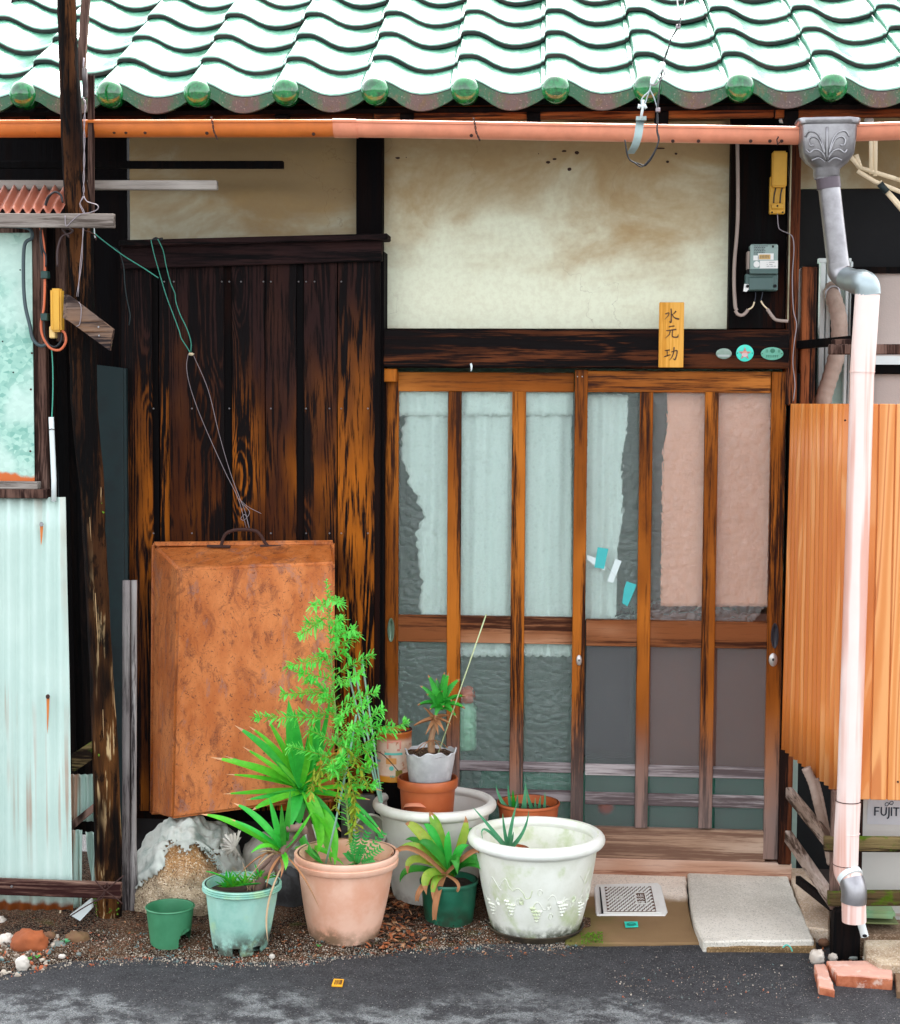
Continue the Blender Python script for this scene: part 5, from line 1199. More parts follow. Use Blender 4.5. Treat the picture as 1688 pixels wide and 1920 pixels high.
inf = [(16.6+3.6*math.cos(t)*(1 if True else 0)/(1+math.sin(t)**2)*1.25, 14.2 + 3.4*math.sin(t)*math.cos(t)/(1+math.sin(t)**2)*1.6 + 1.1*math.cos(t)) for t in [2*math.pi*i/32 for i in range(33)]]
letter_strokes([(.75, inf)], 'loop_emblem', ac, M['navy'], org, LS, YA-.0025)
gb = thing('valve_cover', 'pale green plastic cover sitting below the lower mossy rail', 'cover', P(1650,1725,-.55))
m = MB(); m.box(P(1596,1722,-.66), Vector((P(1674,1700,-.60).x, -.50, P(1640,1698,-.60).z))); m.build('lid', simple('faded_green_plastic', lin(130,176,134), .6, dirt=lin(150,150,90), damt=.5), gb, bevel=.008, segs=2)
m = MB(); m.box(P(1592,1729,-.665), Vector((P(1680,1700,-.60).x, -.49, P(1640,1722,-.60).z))); m.build('base', simple('olive_plastic', lin(110,120,74), .7), gb, bevel=.003)
kb = conc('worn_kerb', lin(140,116,90), lin(184,166,140), lin(214,204,186), sc=6)
m = MB(); q = [G(1650,1806,.05), G(1900,1815,.05), G(1900,1755,.06), G(1618,1752,.06), G(1624,1790,.05)]; m.poly(q, (0,0,-.07)); o = m.build('kerb_block', kb, None, bevel=.006); tag(o, 'worn pale concrete kerb at the foot of the outdoor unit', 'kerb')
m = MB(); q = [G(1600,1752,.075), G(1900,1756,.075), G(1900,1715,.08), G(1600,1722,.08)]; m.poly(q, (0,0,-.09)); o = m.build('kerb_block', conc('brown_kerb', lin(96,76,58), lin(140,118,94), lin(170,150,130)), None, bevel=.006); tag(o, 'brown concrete step behind the pale kerb', 'kerb')
m = MB(); q = [G(1480,1760,-.02), G(1990,1790,-.02), G(1990,1640,-.01), G(1480,1640,-.01)]; m.poly([v+Vector((0,0,.022)) for v in q], (0,0,-.02)); m.build('bare_earth', simple('dark_earth', lin(48,36,30), .95, var=.4, bmp=.9), None, kind='structure')
# ---- broken red block and stones
def blockmat():
    m = N('red_brown_brick'); p = m.pos(rnd=False); n1 = m.noise(p, 12, 5, .65); c = m.mix(m.ss(n1, .35, .65), lin(150,72,40), lin(196,120,84)); c = m.mix(m.ss(m.noise(p, 22, 4, .6), .56, .66, 0, .75), c, lin(212,186,170))
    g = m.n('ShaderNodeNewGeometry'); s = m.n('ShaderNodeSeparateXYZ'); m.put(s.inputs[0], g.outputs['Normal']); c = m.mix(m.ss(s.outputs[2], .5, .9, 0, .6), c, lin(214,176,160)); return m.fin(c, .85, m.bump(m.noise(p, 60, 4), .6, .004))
BM = blockmat()
def hewn(pts_top, z, h, name, mat, lab, cat, seed=0):
    m = MB(); q = [G(x, y, z) for x, y in pts_top]; out = []
    for i in range(len(q)):
        a, b = q[i], q[(i+1) % len(q)]; kk = max(2, int((b-a).length/.02))
        for j in range(kk):
            p_ = a.lerp(b, j/kk); p_ += Vector((noise.noise((p_.x*40,p_.y*40,seed)), noise.noise((p_.x*40,p_.y*40,seed+5)), noise.noise((p_.x*30,p_.y*30,seed+9))))*.0035; out.append(p_)
    m.poly(out, (0,0,-h)); return tag(m.build(name, mat, None, bevel=.003), lab, cat)
hewn([(1570,1828),(1674,1836),(1672,1800),(1550,1802)], .032, .06, 'brick', BM, 'broken reddish block lying in the asphalt at the corner', 'brick')
hewn([(1536,1850),(1566,1856),(1548,1806),(1526,1808)], .022, .04, 'brick', BM, 'thin reddish fragment left of the broken block', 'brick', 7)
hewn([(1682,1858),(1760,1862),(1760,1818),(1678,1822)], .02, .04, 'brick', simple('brown_rubble', lin(110,84,60), .9), 'brown rubble piece right of the broken block', 'brick', 9)
rock('rough white stone beside the broken block', 1532, 1796, 14, 14, M['st_wh'], 51); rock('smooth white pebble behind the broken block', 1562, 1796, 9, 7, M['st_wh'], 55)
rock('small brown stone under the slab corner', 1545, 1768, 10, 7, M['st_br'], 57); rock('grey chip on top of the earth by the post', 1600, 1796, 9, 4, M['st_gy'], 59)
rock('pale chip wedged by the kerb', 1632, 1797, 14, 4, M['st_wh'], 61)
t_ = thing('plastic_loop', 'bent turquoise strip sticking up at the corner of the pale slab', 'strip', G(1478,1782,0)); cable('strip', [(1468,1777),(1475,1772),(1482,1776),(1486,1784)], -.80, .0022, simple('turquoise_strip', lin(60,190,170), .5), t_)
# ---- electricity meter
em = thing('electric_meter', 'grey electricity meter with white labels on the scorched board', 'meter', P(1428,545,-.04))
YM_ = -.075
M['meter_body'] = simple('green_grey_plastic', lin(66,92,88), .35, var=.08, bmp=.03); M['meter_face'] = simple('clear_grey_cover', lin(136,158,152), .2, var=.06, bmp=.02); M['paper'] = simple('label_white', lin(226,226,222), .5, var=.03)
def mbox(name, x0, y0, x1, y1, Ya, Yb, mat, bev=.002, par=None): m = MB(); a = P(x0,(y0+y1)/2,Ya); b = P(x1,(y0+y1)/2,Ya); z1 = P((x0+x1)/2,y0,Ya).z; z0 = P((x0+x1)/2,y1,Ya).z; m.box((a.x,Ya,z0),(b.x,Yb,z1)); return m.build(name, mat, par or em, bevel=bev)
mbox('terminal_cover', 1398, 513, 1459, 545, YM_+.01, -.015, M['meter_body'], .003); mbox('terminal_cover', 1404, 519, 1451, 544, YM_+.004, -.015, M['meter_body'], .003)
mbox('upper_body', 1402, 470, 1459, 514, YM_+.008, -.015, M['black'], .003)
mc_ = mbox('meter_cover', 1407, 457.5, 1459, 513, YM_-.012, -.02, M['meter_face'], .004); mbox('cover_foot', 1407, 504, 1459, 513, YM_-.0135, -.02, M['meter_body'], .001)
Yl = YM_-.0135
mbox('side_strip', 1402, 471, 1406, 504, YM_, -.02, M['grey_cable'], .0005)
for (x0,y0,x1,y1) in ((1413,479,1423,488),(1422,475,1451,487),(1425,488.5,1459,503)): mbox('label', x0,y0,x1,y1,Yl,Yl+.002,M['paper'],0, mc_)
oval(mc_, 'round_seal', 1419, 495.5, 5.5, 5.8, Yl, .001, M['paper'], 18)
mbox('display', 1424, 477, 1445, 486, Yl-.0006, Yl, simple('lcd_amber', lin(196,160,96), .3, var=.05), 0, mc_)
DG = {'1':[(0,1,0,0)]}
m = MB()
for i in range(6):
    x = 1427+i*2.8; m.bar(P(x,479,Yl-.001), P(x-.3,484,Yl-.001), .0012, .0004, up=(0,-1,0))
    if i in (2,4,5): m.bar(P(x-1.2,479.2,Yl-.001), P(x,479.2,Yl-.001), .0004, .0009, up=(0,0,1))
m.build('display_digits', M['navy'], mc_)
m = MB()
for i, (y, x0, x1) in enumerate(((461,1414,1440),(464,1414,1436),(467,1414,1434),(470,1414,1436),(473,1414,1434),(476,1414,1420))):
    x = x0; r2 = random.Random(i)
    while x < x1: L = r2.uniform(1.5,4); m.bar(P(x,y,Yl-.0004), P(min(x+L,x1),y,Yl-.0004), .0004, .0021, up=(0,0,1)); x += L+1
for (y,x0,x1) in ((491.5,1438,1439),(495.5,1438,1440),(495.5,1443,1449),(499,1438,1443),(499,1445,1450),(499,1451,1455),(491.5,1442,1453)): m.bar(P(x0,y,Yl-.0006), P(x1,y,Yl-.0006), .0004, .0012, up=(0,0,1))
m.build('fine_print', M['navy'], mc_)
mbox('dark_window', 1448, 460, 1451.5, 464, Yl-.0005, Yl, M['black'], 0, mc_)
patch(em, 'metal_tag', M['paper'], [(1396,532),(1410,533.5),(1409,538),(1400,547),(1394,546)][::-1], YM_+.006, .0015); oval(em, 'bolt', 1402, 536.5, 3, 3, YM_+.005, .005, M['black'], 12); oval(em, 'bolt', 1453.5, 536, 3, 3, YM_+.009, .005, M['black'], 12)
mw = thing('meter_cables', 'beige cables bending up into the bottom of the electricity meter', 'cable', P(1400,595,-.05))
cable('cable', [(1383,262),(1384,330),(1384,400),(1382,440),(1378,490),(1377,530),(1379,572),(1382,582)], -.03, .0068, M['grey_cable'], mw, 60)
cable('cable', [(1379,582),(1384,589),(1392,591),(1399,586),(1403,580)], -.04, .0062, M['grey_cable'], mw, 20)
cable('cable', [(1403,580),(1408,578),(1412,574),(1415,566)], -.045, .0030, M['cream_tube'], mw, 14); cable('cable', [(1415,566),(1417,556),(1417,545)], -.045, .0018, M['navy'], mw, 10)
cable('cable', [(1431,545),(1429,556),(1427,564)], -.045, .0018, M['navy'], mw, 10); cable('cable', [(1427,564),(1432,572),(1439,579)], -.045, .0030, M['cream_tube'], mw, 10)
cable('cable', [(1439,579),(1445,588),(1453,598),(1462,601),(1478,602)], -.045, .0062, M['grey_cable'], mw, 24)
vs_ = thing('cable_strip', 'pale vertical cover strip on the post right of the meter', 'strip', P(1481,430,-.05))
m = MB(); m.box(P(1476.5,601,-.045), P(1485,262,-.035)); m.build('cover', simple('beige_strip', lin(168,160,130), .7, var=.15, dirt=lin(110,90,60), damt=.6), vs_, bevel=.001)
cable('thin_wire', [(1458,400),(1460,425),(1466,432),(1480,438),(1487,446),(1489,470),(1486,520),(1488,580),(1494,608),(1490,640),(1487,680),(1491,720),(1488,752)], -.062, .0018, M['wire'], vs_, 70)
fb = thing('fuse_box', 'tall narrow yellow fuse holder on the dark board under the gutter', 'fuse box', P(1458,400,-.05))
m = MB(); m.box(P(1448,350,-.075), P(1474,286,-.03)); m.build('cover', M['yellow_box'], fb, bevel=.005, segs=2); m = MB(); m.box(P(1443,401,-.05), P(1472,332,-.025)); m.build('base', M['yellow_box'], fb, bevel=.003)
m = MB(); m.box(P(1447,391,-.062), P(1469,382,-.045)); m.build('clamp', M['yellow_box'], fb, bevel=.002)
for x in (1452, 1464): cable('wire', [(x+3,352),(x,366),(x-1,382)], -.056, .0025, M['black_rubber'], fb, 8)
for x in (1448, 1458, 1468): oval(fb, 'screw', x, 398 if x != 1458 else 386, 1.8, 1.8, -.0505 if x != 1458 else -.0625, .001, M['black'], 8)
# ---- nameplate and badges
npl = thing('nameplate', 'yellow wooden nameplate with dark brushed characters on the lintel', 'sign', P(1259,689,-.06))
M['plate_y'] = wood('yellow_plate_wood', lin(206,140,50), lin(226,164,70), lin(232,172,82), 'Z', .4, .2, .8, .6, knots=False, bmp=.05); M['ink'] = simple('faded_brown_ink', lin(86,60,44), .7)
m = MB(); m.box(P(1235,689,-.062), P(1283,567,-.047)); m.build('plate', M['plate_y'], npl, bevel=.002)
def brush(strokes, cx, cy, s, name):
    org = P(cx, cy, -.0635); m = MB()
    for st_ in strokes:
        pts = bez([Vector((org.x+x*s*PX(-.06), -.0640, org.z+z*s*PX(-.06))) for x, z, _ in st_], 10) if len(st_) > 2 else [Vector((org.x+x*s*PX(-.06), -.0640, org.z+z*s*PX(-.06))) for x, z, _ in st_]
        n_ = len(pts); ws = []
        for i in range(n_):
            t = i/(n_-1)*(len(st_)-1); j = min(int(t), len(st_)-2); ws.append((st_[j][2]+(st_[j+1][2]-st_[j][2])*(t-j))*s*PX(-.06))
        for i in range(n_-1):
            d = (pts[i+1]-pts[i]).normalized(); nn = Vector((-d.z,0,d.x)); e = d*.0004
            m.poly([pts[i]-e+nn*ws[i]/2, pts[i]-e-nn*ws[i]/2, pts[i+1]+e-nn*ws[i+1]/2, pts[i+1]+e+nn*ws[i+1]/2], (0,.0012 if i % 2 else .0014,0))
    m.build(name, M['ink'], npl)
brush([[(-.05,1,.18),(.0,.5,.16),(.0,-.6,.18),(-.05,-.95,.22),(-.3,-.75,.04)], [(-.85,.25,.16),(-.35,.42,.12),(-.45,.0,.12),(-.9,-.5,.05)], [(.65,.65,.20),(.4,.35,.12),(.12,.15,.05)], [(.08,.25,.08),(.45,-.25,.16),(1.0,-.45,.26),(1.15,-.42,.04)]], 1259, 592, 13, 'brushed_character')
brush([[(-.35,.85,.18),(.1,.95,.14),(.45,.98,.2)], [(-.75,.25,.14),(0,.36,.14),(.75,.45,.22)], [(-.15,.3,.14),(-.3,-.3,.14),(-.9,-.9,.05)], [(.2,.35,.14),(.15,-.3,.14),(.2,-.65,.16),(.6,-.75,.18),(1.0,-.7,.2),(1.05,-.3,.05)]], 1259, 623, 12, 'brushed_character')
brush([[(-.95,.45,.14),(-.6,.5,.14),(-.25,.55,.16)], [(-.6,.45,.13),(-.6,.0,.13),(-.6,-.3,.13)], [(-1.0,-.45,.14),(-.6,-.3,.16),(-.1,-.15,.1)], [(.0,.25,.12),(.5,.4,.13),(.85,.45,.2),(.8,-.2,.16),(.55,-.9,.2),(.3,-.7,.05)], [(.4,.95,.18),(.35,.2,.16),(.1,-.5,.12),(-.3,-1.0,.04)]], 1259, 663, 12.5, 'brushed_character')
YO = -.047
bd = thing('lintel_badge', 'small dull oval badge left of the star badge on the lintel', 'badge', P(1357,663,YO), 'enamel badges on the lintel'); oval(bd, 'plate', 1357.5, 663, 14.5, 9.8, YO, .003, simple('grey_green_enamel', lin(122,144,130), .35, .3, dirt=lin(160,170,160)), 26)
patch(bd, 'label_strip', simple('pale_strip', lin(168,178,172), .4), [(1345,665),(1370,665),(1368,669),(1347,669)][::-1], YO-.0042, .0008)
bd = thing('lintel_badge', 'round turquoise badge with a pink star on the lintel', 'badge', P(1397,662,YO), 'enamel badges on the lintel'); o = oval(bd, 'plate', 1397, 662, 16, 15.5, YO, .003, simple('turquoise_enamel', lin(66,220,196), .3), 30)
cst = P(1397,663,YO-.0044); k = PX(YO); pts = [cst + Vector((math.sin(math.pi*i/5)*r*k, 0, math.cos(math.pi*i/5)*r*k)) for i, r in enumerate([12.5,5]*5)]; m = MB(); m.poly(pts[::-1], (0,.0014,0)); m.build('star_emblem', simple('rose_enamel', lin(176,124,124), .4), o)
c2 = P(1397,664,YO-.0050); m = MB(); m.poly([c2+Vector((math.cos(t)*5.5*k,0,-math.sin(t)*4.5*k-.001)) for t in [2*math.pi*i/14 for i in range(14)]], (0,.001,0)); m.build('face_emblem', simple('pale_pink_enamel', lin(214,186,186), .4), o)
m = MB(); m.poly([c2+Vector((x*k,-.0004,z_*k)) for x, z_ in ((-5,2.5),(5,2.5),(3,6),(-3,6))], (0,.001,0)); m.build('cap_emblem', simple('salmon_enamel', lin(226,150,126), .4), o)
for dx in (-14, 14): oval(o, 'nail', 1397+dx, 662, 1, 1, YO-.0035, .001, M['rust_dark'], 6)
bd = thing('lintel_badge', 'long oval green badge with raised lettering near the right jamb', 'badge', P(1448,663,YO), 'enamel badges on the lintel'); o = oval(bd, 'plate', 1448, 663, 20.5, 11.8, YO, .003, simple('green_enamel', lin(88,168,142), .35, dirt=lin(130,180,160)), 30)
ink2 = simple('green_print', lin(44,116,92), .5)
oval(o, 'round_emblem', 1449, 657.5, 4.5, 4.2, YO-.0042, .0006, ink2, 14)
m = MB()
for x in (1437,1439.5,1460,1462.5): m.bar(P(x,655,YO-.0045), P(x,661,YO-.0045), .0016, .0004, up=(0,-1,0))
for i in range(6): m.bar(P(1438+i*4,665.5,YO-.0045), P(1438+i*4,670,YO-.0045), .0016, .0004, up=(0,-1,0)); m.bar(P(1438+i*4-1,667,YO-.0045), P(1440.5+i*4,667,YO-.0045), .0004, .001, up=(0,0,1))
m.build('raised_lettering', ink2, o)
for dx in (-18.5, 18.5): oval(o, 'nail', 1448+dx, 663, 1, 1, YO-.0035, .001, M['rust_dark'], 6)
# ---- downpipe with hopper
dp = thing('downpipe', 'zinc hopper and downpipe turning pink as it runs down past the orange screen', 'downpipe', P(1600,1730,-.80))
YD = -.66
def hop(py, wx, wy):  # ring of a squarish hopper
    c = P(1552 - (py-222)*.02, py, YD); kk = PX(YD); return c, wx*kk, wy*kk
rings = [(226,56,40),(228,57,41),(236,55,40),(238,51,37),(262,50,36),(290,47,34),(305,38,29),(314,27,24),(318,24,22),(330,24,22),(331,23,21),(336,22,20)]
m = MB(); seg = 48
for (py, wx, wy) in rings:
    c, rx, ry = hop(py, wx, wy); sq = .42 if py < 300 else (.7 if py < 312 else 1.0)
    for i in range(seg):
        a = 2*math.pi*i/seg; ca, sa = math.cos(a), math.sin(a); x = math.copysign(abs(ca)**sq, ca)*rx; y = math.copysign(abs(sa)**sq, sa)*ry
        bmpz = 0.0
        if 236 < py < 300:  # embossed leaf scrolls and centre rib on the front
            y -= .0
        wob = .0025*noise.noise((x*30, py*.2, 0)) if py < 230 else 0
        m.v.append(c + Vector((x, y, wob + (.006*math.exp(-(x/.004)**2) if False else 0))))
for j in range(len(rings)-1):
    for i in range(seg): m.face((j*seg+i, j*seg+(i+1) % seg, (j+1)*seg+(i+1) % seg, (j+1)*seg+i))
hopo = m.build('hopper', M['metal_grey'], dp, True, autos=.9)
m = MB(); fy = hop(260,51,37)[0].y - 37*PX(YD)
for sgn in (-1, 1):
    for (pts) in ([(2,300),(8,280),(16,262),(28,256),(36,262),(34,272),(26,272)], [(3,296),(12,284),(24,280),(34,286),(40,280)], [(4,288),(10,266),(20,250),(36,246),(44,256)], [(3,303),(16,296),(30,300)]):
        m.tube(bez([P(1551+sgn*x*.95, y, 0) * 0 + Vector((P(1551+sgn*x*.95, y, fy-.0).x, fy - .001 + (.006 if x > 38 else 0) + (max(0, y-292)*.0008), P(1551, y, fy).z)) for x, y in pts], 24), [.0034*(1-.6*i/24) for i in range(25)] if False else .0026, 6)
m.tube([Vector((P(1551,y,fy).x, fy-.001+(max(0,y-290)*.0012), P(1551,y,fy).z)) for y in (238,250,270,290,300)], .004, 6)
m.build('leaf_relief', M['metal_grey'], hopo, True)
def pipe(name, pts, r, mat, Y=YD, seg=20, fn=None): m = MB(); q = PP(pts, Y); m.tube(q if len(pts) < 4 else bez(q, 30), r, seg, fn=fn); return m.build(name, mat, dp, True, autos=.9)
pipe('collar', [(1553,334),(1555,354)], .0375, simple('dark_zinc', lin(88,78,84), .4, .5))
pipe('pipe', [(1555,350),(1563,420),(1572,496)], .0345, M['metal_grey'])
pipe('elbow', [(1571,492),(1574,508,-.66),(1582,518,-.67),(1592,524,-.69)], .0365, M['metal_grey'])
pipe('pipe', [(1588,522,-.685),(1614,531,-.76)], .0365, M['zinc_shiny'])
pipe('elbow', [(1604,528,-.74),(1618,529,-.785),(1626,536,-.80),(1628,553,-.80)], .0385, M['zinc_shiny'])
pipe('pipe', [(1627,552,-.80),(1617,700,-.80)], .0375, M['pink_pipe'], fn=lambda t, a: 1)
pipe('pipe', [(1617,698,-.80),(1605,1100,-.80),(1591,1510,-.80)], .0365, M['pink_pipe'])
pipe('pipe', [(1591,1505,-.80),(1588,1560,-.80),(1586,1622,-.80)], .0385, M['pink_pipe'])
for y, x in ((1502,1591),(1562,1589),(1621,1586),(697,1617)): 
    m = MB(); c = P(x, y, -.80); m.lathe([(.038,-.0015),(.040,0),(.038,.0015)], c, 24); m.build('seam_ring', M['rust_dark'] if y == 1621 or y == 1502 else M['pink_pipe'], dp, True)
pipe('elbow', [(1586,1616,-.80),(1587,1634,-.80),(1594,1648,-.815),(1600,1660,-.83)], .0385, M['pink_pipe'])
pipe('band', [(1592,1640,-.81),(1597,1648,-.822)], .041, M['white_plastic'])
pipe('elbow', [(1596,1648,-.82),(1600,1662,-.83),(1602,1676,-.835),(1601,1692,-.835)], .0395, M['metal_grey'])
pipe('pipe', [(1601,1688,-.835),(1602,1728,-.835)], .0375, M['pink_pipe'])
dr = thing('drain_hose', 'short white drain pipe end below the pink downpipe', 'pipe', P(1620,1755,-.75)); m = MB(); m.tube(PP([(1612,1712),(1616,1735),(1622,1756)], -.77), .0125, 14, cap=False); m.tube(PP([(1612,1712),(1616,1735),(1622,1755)], -.77), .0095, 14); m.build('tube', M['white_plastic'], dr, True); oval(dr, 'opening', 1622, 1755, 4.6, 3.2, -.783, .0004, M['black'], 12)
# ---- cream conduits of the service wires at the top right
cw = thing('service_conduits', 'cream tubes with taped joints carrying wires to the upper right corner', 'conduit', P(1640,330,-.3))
for pth in ([(1596,294),(1612,314)], [(1606,290),(1615,318)], [(1612,314),(1680,335)], [(1680,335),(1760,360)], [(1608,320),(1640,340),(1700,364)], [(1634,262),(1634,326)], [(1642,262),(1641,330)], [(1650,340),(1662,356)], [(1662,356),(1700,398)], [(1656,352),(1700,404)]):
    m = MB(); q = PP(pth, -.45); m.tube(q if len(q) > 2 else [q[0], q[0].lerp(q[1],.5), q[1]], .0075, 10); m.build('tube', M['cream_tube'], cw, True)
m = MB(); m.tube(PP([(1650,344),(1656,351),(1664,360)], -.452), .0115, 10); m.build('tape_wrap', M['dark_teal'], cw, True)
for x in (1470,1520,1578,1630):   # white insulators under the eave
    o = thing('knob_insulator', {1470:'white knob insulator over the yellow fuse holder',1520:'white knob insulator just left of the hopper top',1578:'white knob insulator above the right side of the hopper',1630:'white knob insulator with black wire right of the hopper'}[x], 'insulator', P(x,222,-.35), 'knob insulators under the eave'); m = MB(); c = P(x, 218, -.38); m.lathe([(.0,-.02),(.014,-.02),(.016,-.012),(.011,-.004),(.016,.004),(.015,.016),(.0,.018)], c, 16); m.build('knob', M['white_plastic'], o, True)
# ---- service wire and clamp over the roof
sw = thing('service_wire', 'twisted black service wire coming over the roof tiles to its clamp', 'wire', P(1240,150,-.75))
YW = -.80
cable('wire', [(1300,-60,-.5),(1290,-20,-.6),(1278,30,-.72),(1272,50),(1262,66),(1255,85),(1246,110),(1243,130),(1238,155),(1234,200),(1232,225),(1233,245),(1236,262),(1228,285),(1220,300),(1210,311)], YW, .0022, M['black_rubber'], sw, 90)
cable('wire', [(1264,-60,-.5),(1270,-10,-.6),(1271,8,-.7),(1276,32),(1270,54),(1258,74),(1252,96),(1244,120),(1238,155),(1233,200),(1234,225),(1232,245),(1235,265),(1224,290),(1205,312),(1190,305),(1180,298),(1175,280),(1172,262)], YW-.004, .0022, M['black_rubber'], sw, 100)
cable('wire', [(1210,311),(1196,306),(1182,300),(1176,288),(1172,262)], YW, .0022, M['black_rubber'], sw, 20)
for x, y in ((1272,50),(1234,206)): m = MB(); m.box(P(x-4,y+3,YW-.008), P(x+4,y-3,YW+.006)); m.build('clip', M['wire'], sw, bevel=.001)
cl = thing('wire_clamp', 'white wedge clamp tensioning the service wire in front of the eave', 'clamp', P(1220,160,-.8))
m = MB(); m.poly([P(x,y,YW-.012) for x, y in ((1219,157),(1225,159),(1249,121),(1247,116),(1238,115),(1232,124),(1220,147))], (0,.022,0)); m.build('wedge', M['white_plastic'], cl, bevel=.002)
cable('bail', [(1244,130),(1246,140),(1238,150),(1230,158),(1224,160)], YW-.012, .002, M['wire'], cl); cable('wire_loop', [(1221,157),(1218,170),(1208,180),(1203,188),(1204,196),(1210,194),(1214,182),(1218,170)], YW, .0022, M['zinc_shiny'], cl); cable('wire_loop', [(1219,168),(1226,182),(1231,196),(1234,206)], YW, .0022, M['zinc_shiny'], cl)
m = MB(); m.tube(PP([(1206,187),(1205,205),(1202,222)], YW), .0042, 8); m.build('pin', M['white_plastic'], cl, True)
m = MB(); 
for sx in (-5, 5): m.tube(PP([(1204,200),(1204+sx,198),(1205+sx*1.4,203)], YW), [.004,.0065,.005], 8)
m.build('wing_nut', M['white_plastic'], cl, True)
hk = thing('gutter_hook', 'curved grey strap hook hanging in front of the salmon gutter', 'hook', P(1195,290,-.72)); m = MB()
q = PP([(1193,221,-.74),(1211,223,-.74)], 0); pth = bez(PP([(1201,224,-.74),(1199,240,-.752),(1196,258,-.755),(1190,275,-.745),(1182,288,-.72)], 0), 20); wv = 15*PX(-.75)
for p_ in pth: m.v += [p_ + Vector((-wv/2,0,.0)), p_ + Vector((wv/2,0,.0)), p_ + Vector((wv/2,.004,.0)), p_ + Vector((-wv/2,.004,0))]
for i in range(len(pth)-1):
    for kx in range(4): m.face((4*i+kx, 4*i+(kx+1) % 4, 4*i+4+(kx+1) % 4, 4*i+4+kx))
m.face((3,2,1,0)); n_ = 4*(len(pth)-1); m.face((n_,n_+1,n_+2,n_+3))
m.box(P(1193,225,-.76), P(1212,220,-.735)); m.build('strap', simple('pale_grey_metal', lin(150,168,166), .45, .4, dirt=lin(80,50,46)), hk)
# ================================================================== POTS
def potbase(cx, yfront, rpx, z0):
    """centre on the ground of a pot whose front foot shows at (cx, yfront) and whose base is rpx photo pixels in radius"""
    f = G(cx, yfront, z0); k = PX(f.y); r = rpx*k; return Vector((P(cx, yfront, f.y+r).x, f.y + r, z0)), r
def potgeo(cx, yfront, rb, yrim, rr, z0=0.0, cxr=None):
    c, rbm = potbase(cx, yfront, rb, z0); cr = P(cxr if cxr else cx, yrim, c.y); return c, rbm, rr*PX(c.y), cr.z - z0, cr.x - c.x
def pot(name, lab, geo, mats, rim_h=.03, rim_out=.006, rim_round=False, soil=None, soil_depth=.04, wall=.006, steps=1, seg=48, ribs=0, grp=None, belly=0.0, fn=None, sx=None, thick_rim=None, base_cut=None, soil_mat=None):
    c, rb, rr, h, lean = geo; t = thing(name, lab, 'pot', c, grp); ro = rr - rim_out
    def sh(r, z_): return (r, z_)
    m = MB(); n_ = 14; prof_ = [(0, 0), (rb*.9, 0), (rb, .004)]
    for i in range(1, n_+1): f = i/n_; prof_.append((rb + (ro-rb)*(f**.9) + belly*math.sin(math.pi*f), f*h))
    inner = [(ro-wall + (0 if i == 0 else -(ro-rb)*(i/n_)*.9), h*(1-i/n_*.93)) for i in range(0, n_+1)]
    prof_ += inner + [(0, h*.07)]
    def f2(r, z_, a, i):
        x = r
        if ribs and i <= n_+2: x += .0022*math.cos(a*ribs)*min(1, z_/h*4)*(1 if z_ < h*.85 else 0)
        if fn: x, z_ = fn(x, z_, a)
        return x, z_
    b = m.lathe(prof_, c, seg, fn=f2)
    if lean:
        for v in m.v[b:]: v.x += lean*(v.z-c.z)/h
    if base_cut: m.f, m.m = zip(*[(f, mm) for f, mm in zip(m.f, m.m) if not base_cut(sum((m.v[i] for i in f), Vector())/len(f))]); m.f, m.m = list(m.f), list(m.m)
    m.build('pot_wall', mats[0], t, True, autos=.7)
    m = MB(); rp = []
    if rim_round:
        for i in range(13): a = -math.pi/2 + math.pi*2*i/12*.75; rp.append((rr - rim_h*.42 + math.cos(a)*rim_h*.5, h - rim_h*.5 + math.sin(a)*rim_h*.5))
        rp = [(ro-.002, h-rim_h*1.1)] + rp + [(ro-wall-.002, h-rim_h*.9)]
    else:
        rp = [(ro-.001, h-rim_h), (rr*.985, h-rim_h), (rr, h-rim_h+.002)]
        if steps > 1:
            for s_ in range(1, steps): zz = h-rim_h+rim_h*s_/steps; rp += [(rr+.001, zz-.003), (rr-.003, zz-.001), (rr-.001, zz+.002)]
        rp += [(rr+.001, h-.003), (rr-.001, h), (ro-wall+.001, h), (ro-wall-.001, h-.004)]
    b = m.lathe(rp, c, seg, fn=(lambda r, z_, a, i: fn(r, z_, a)) if fn else None)
    if lean:
        for v in m.v[b:]: v.x += lean*(v.z-c.z)/h
    m.build('rim', mats[1] if len(mats) > 1 else mats[0], t, True, autos=.9)
    top = c + Vector((lean, 0, h))
    if soil:
        rs = ro - wall - (ro-rb)*soil_depth/h*.95; m = MB(); m.disc(c + Vector((lean*(1-soil_depth/h), 0, h - soil_depth)), rs+.001, 32, fn=lambda x, y: .006*noise.noise((x*30, y*30, c.x))+.003*noise.noise((x*90, y*90, c.x))); m.build('soil', soil_mat or M['potsoil'], t, True)
    t['_'] = 0; del t['_']
    return t, c, top, ro
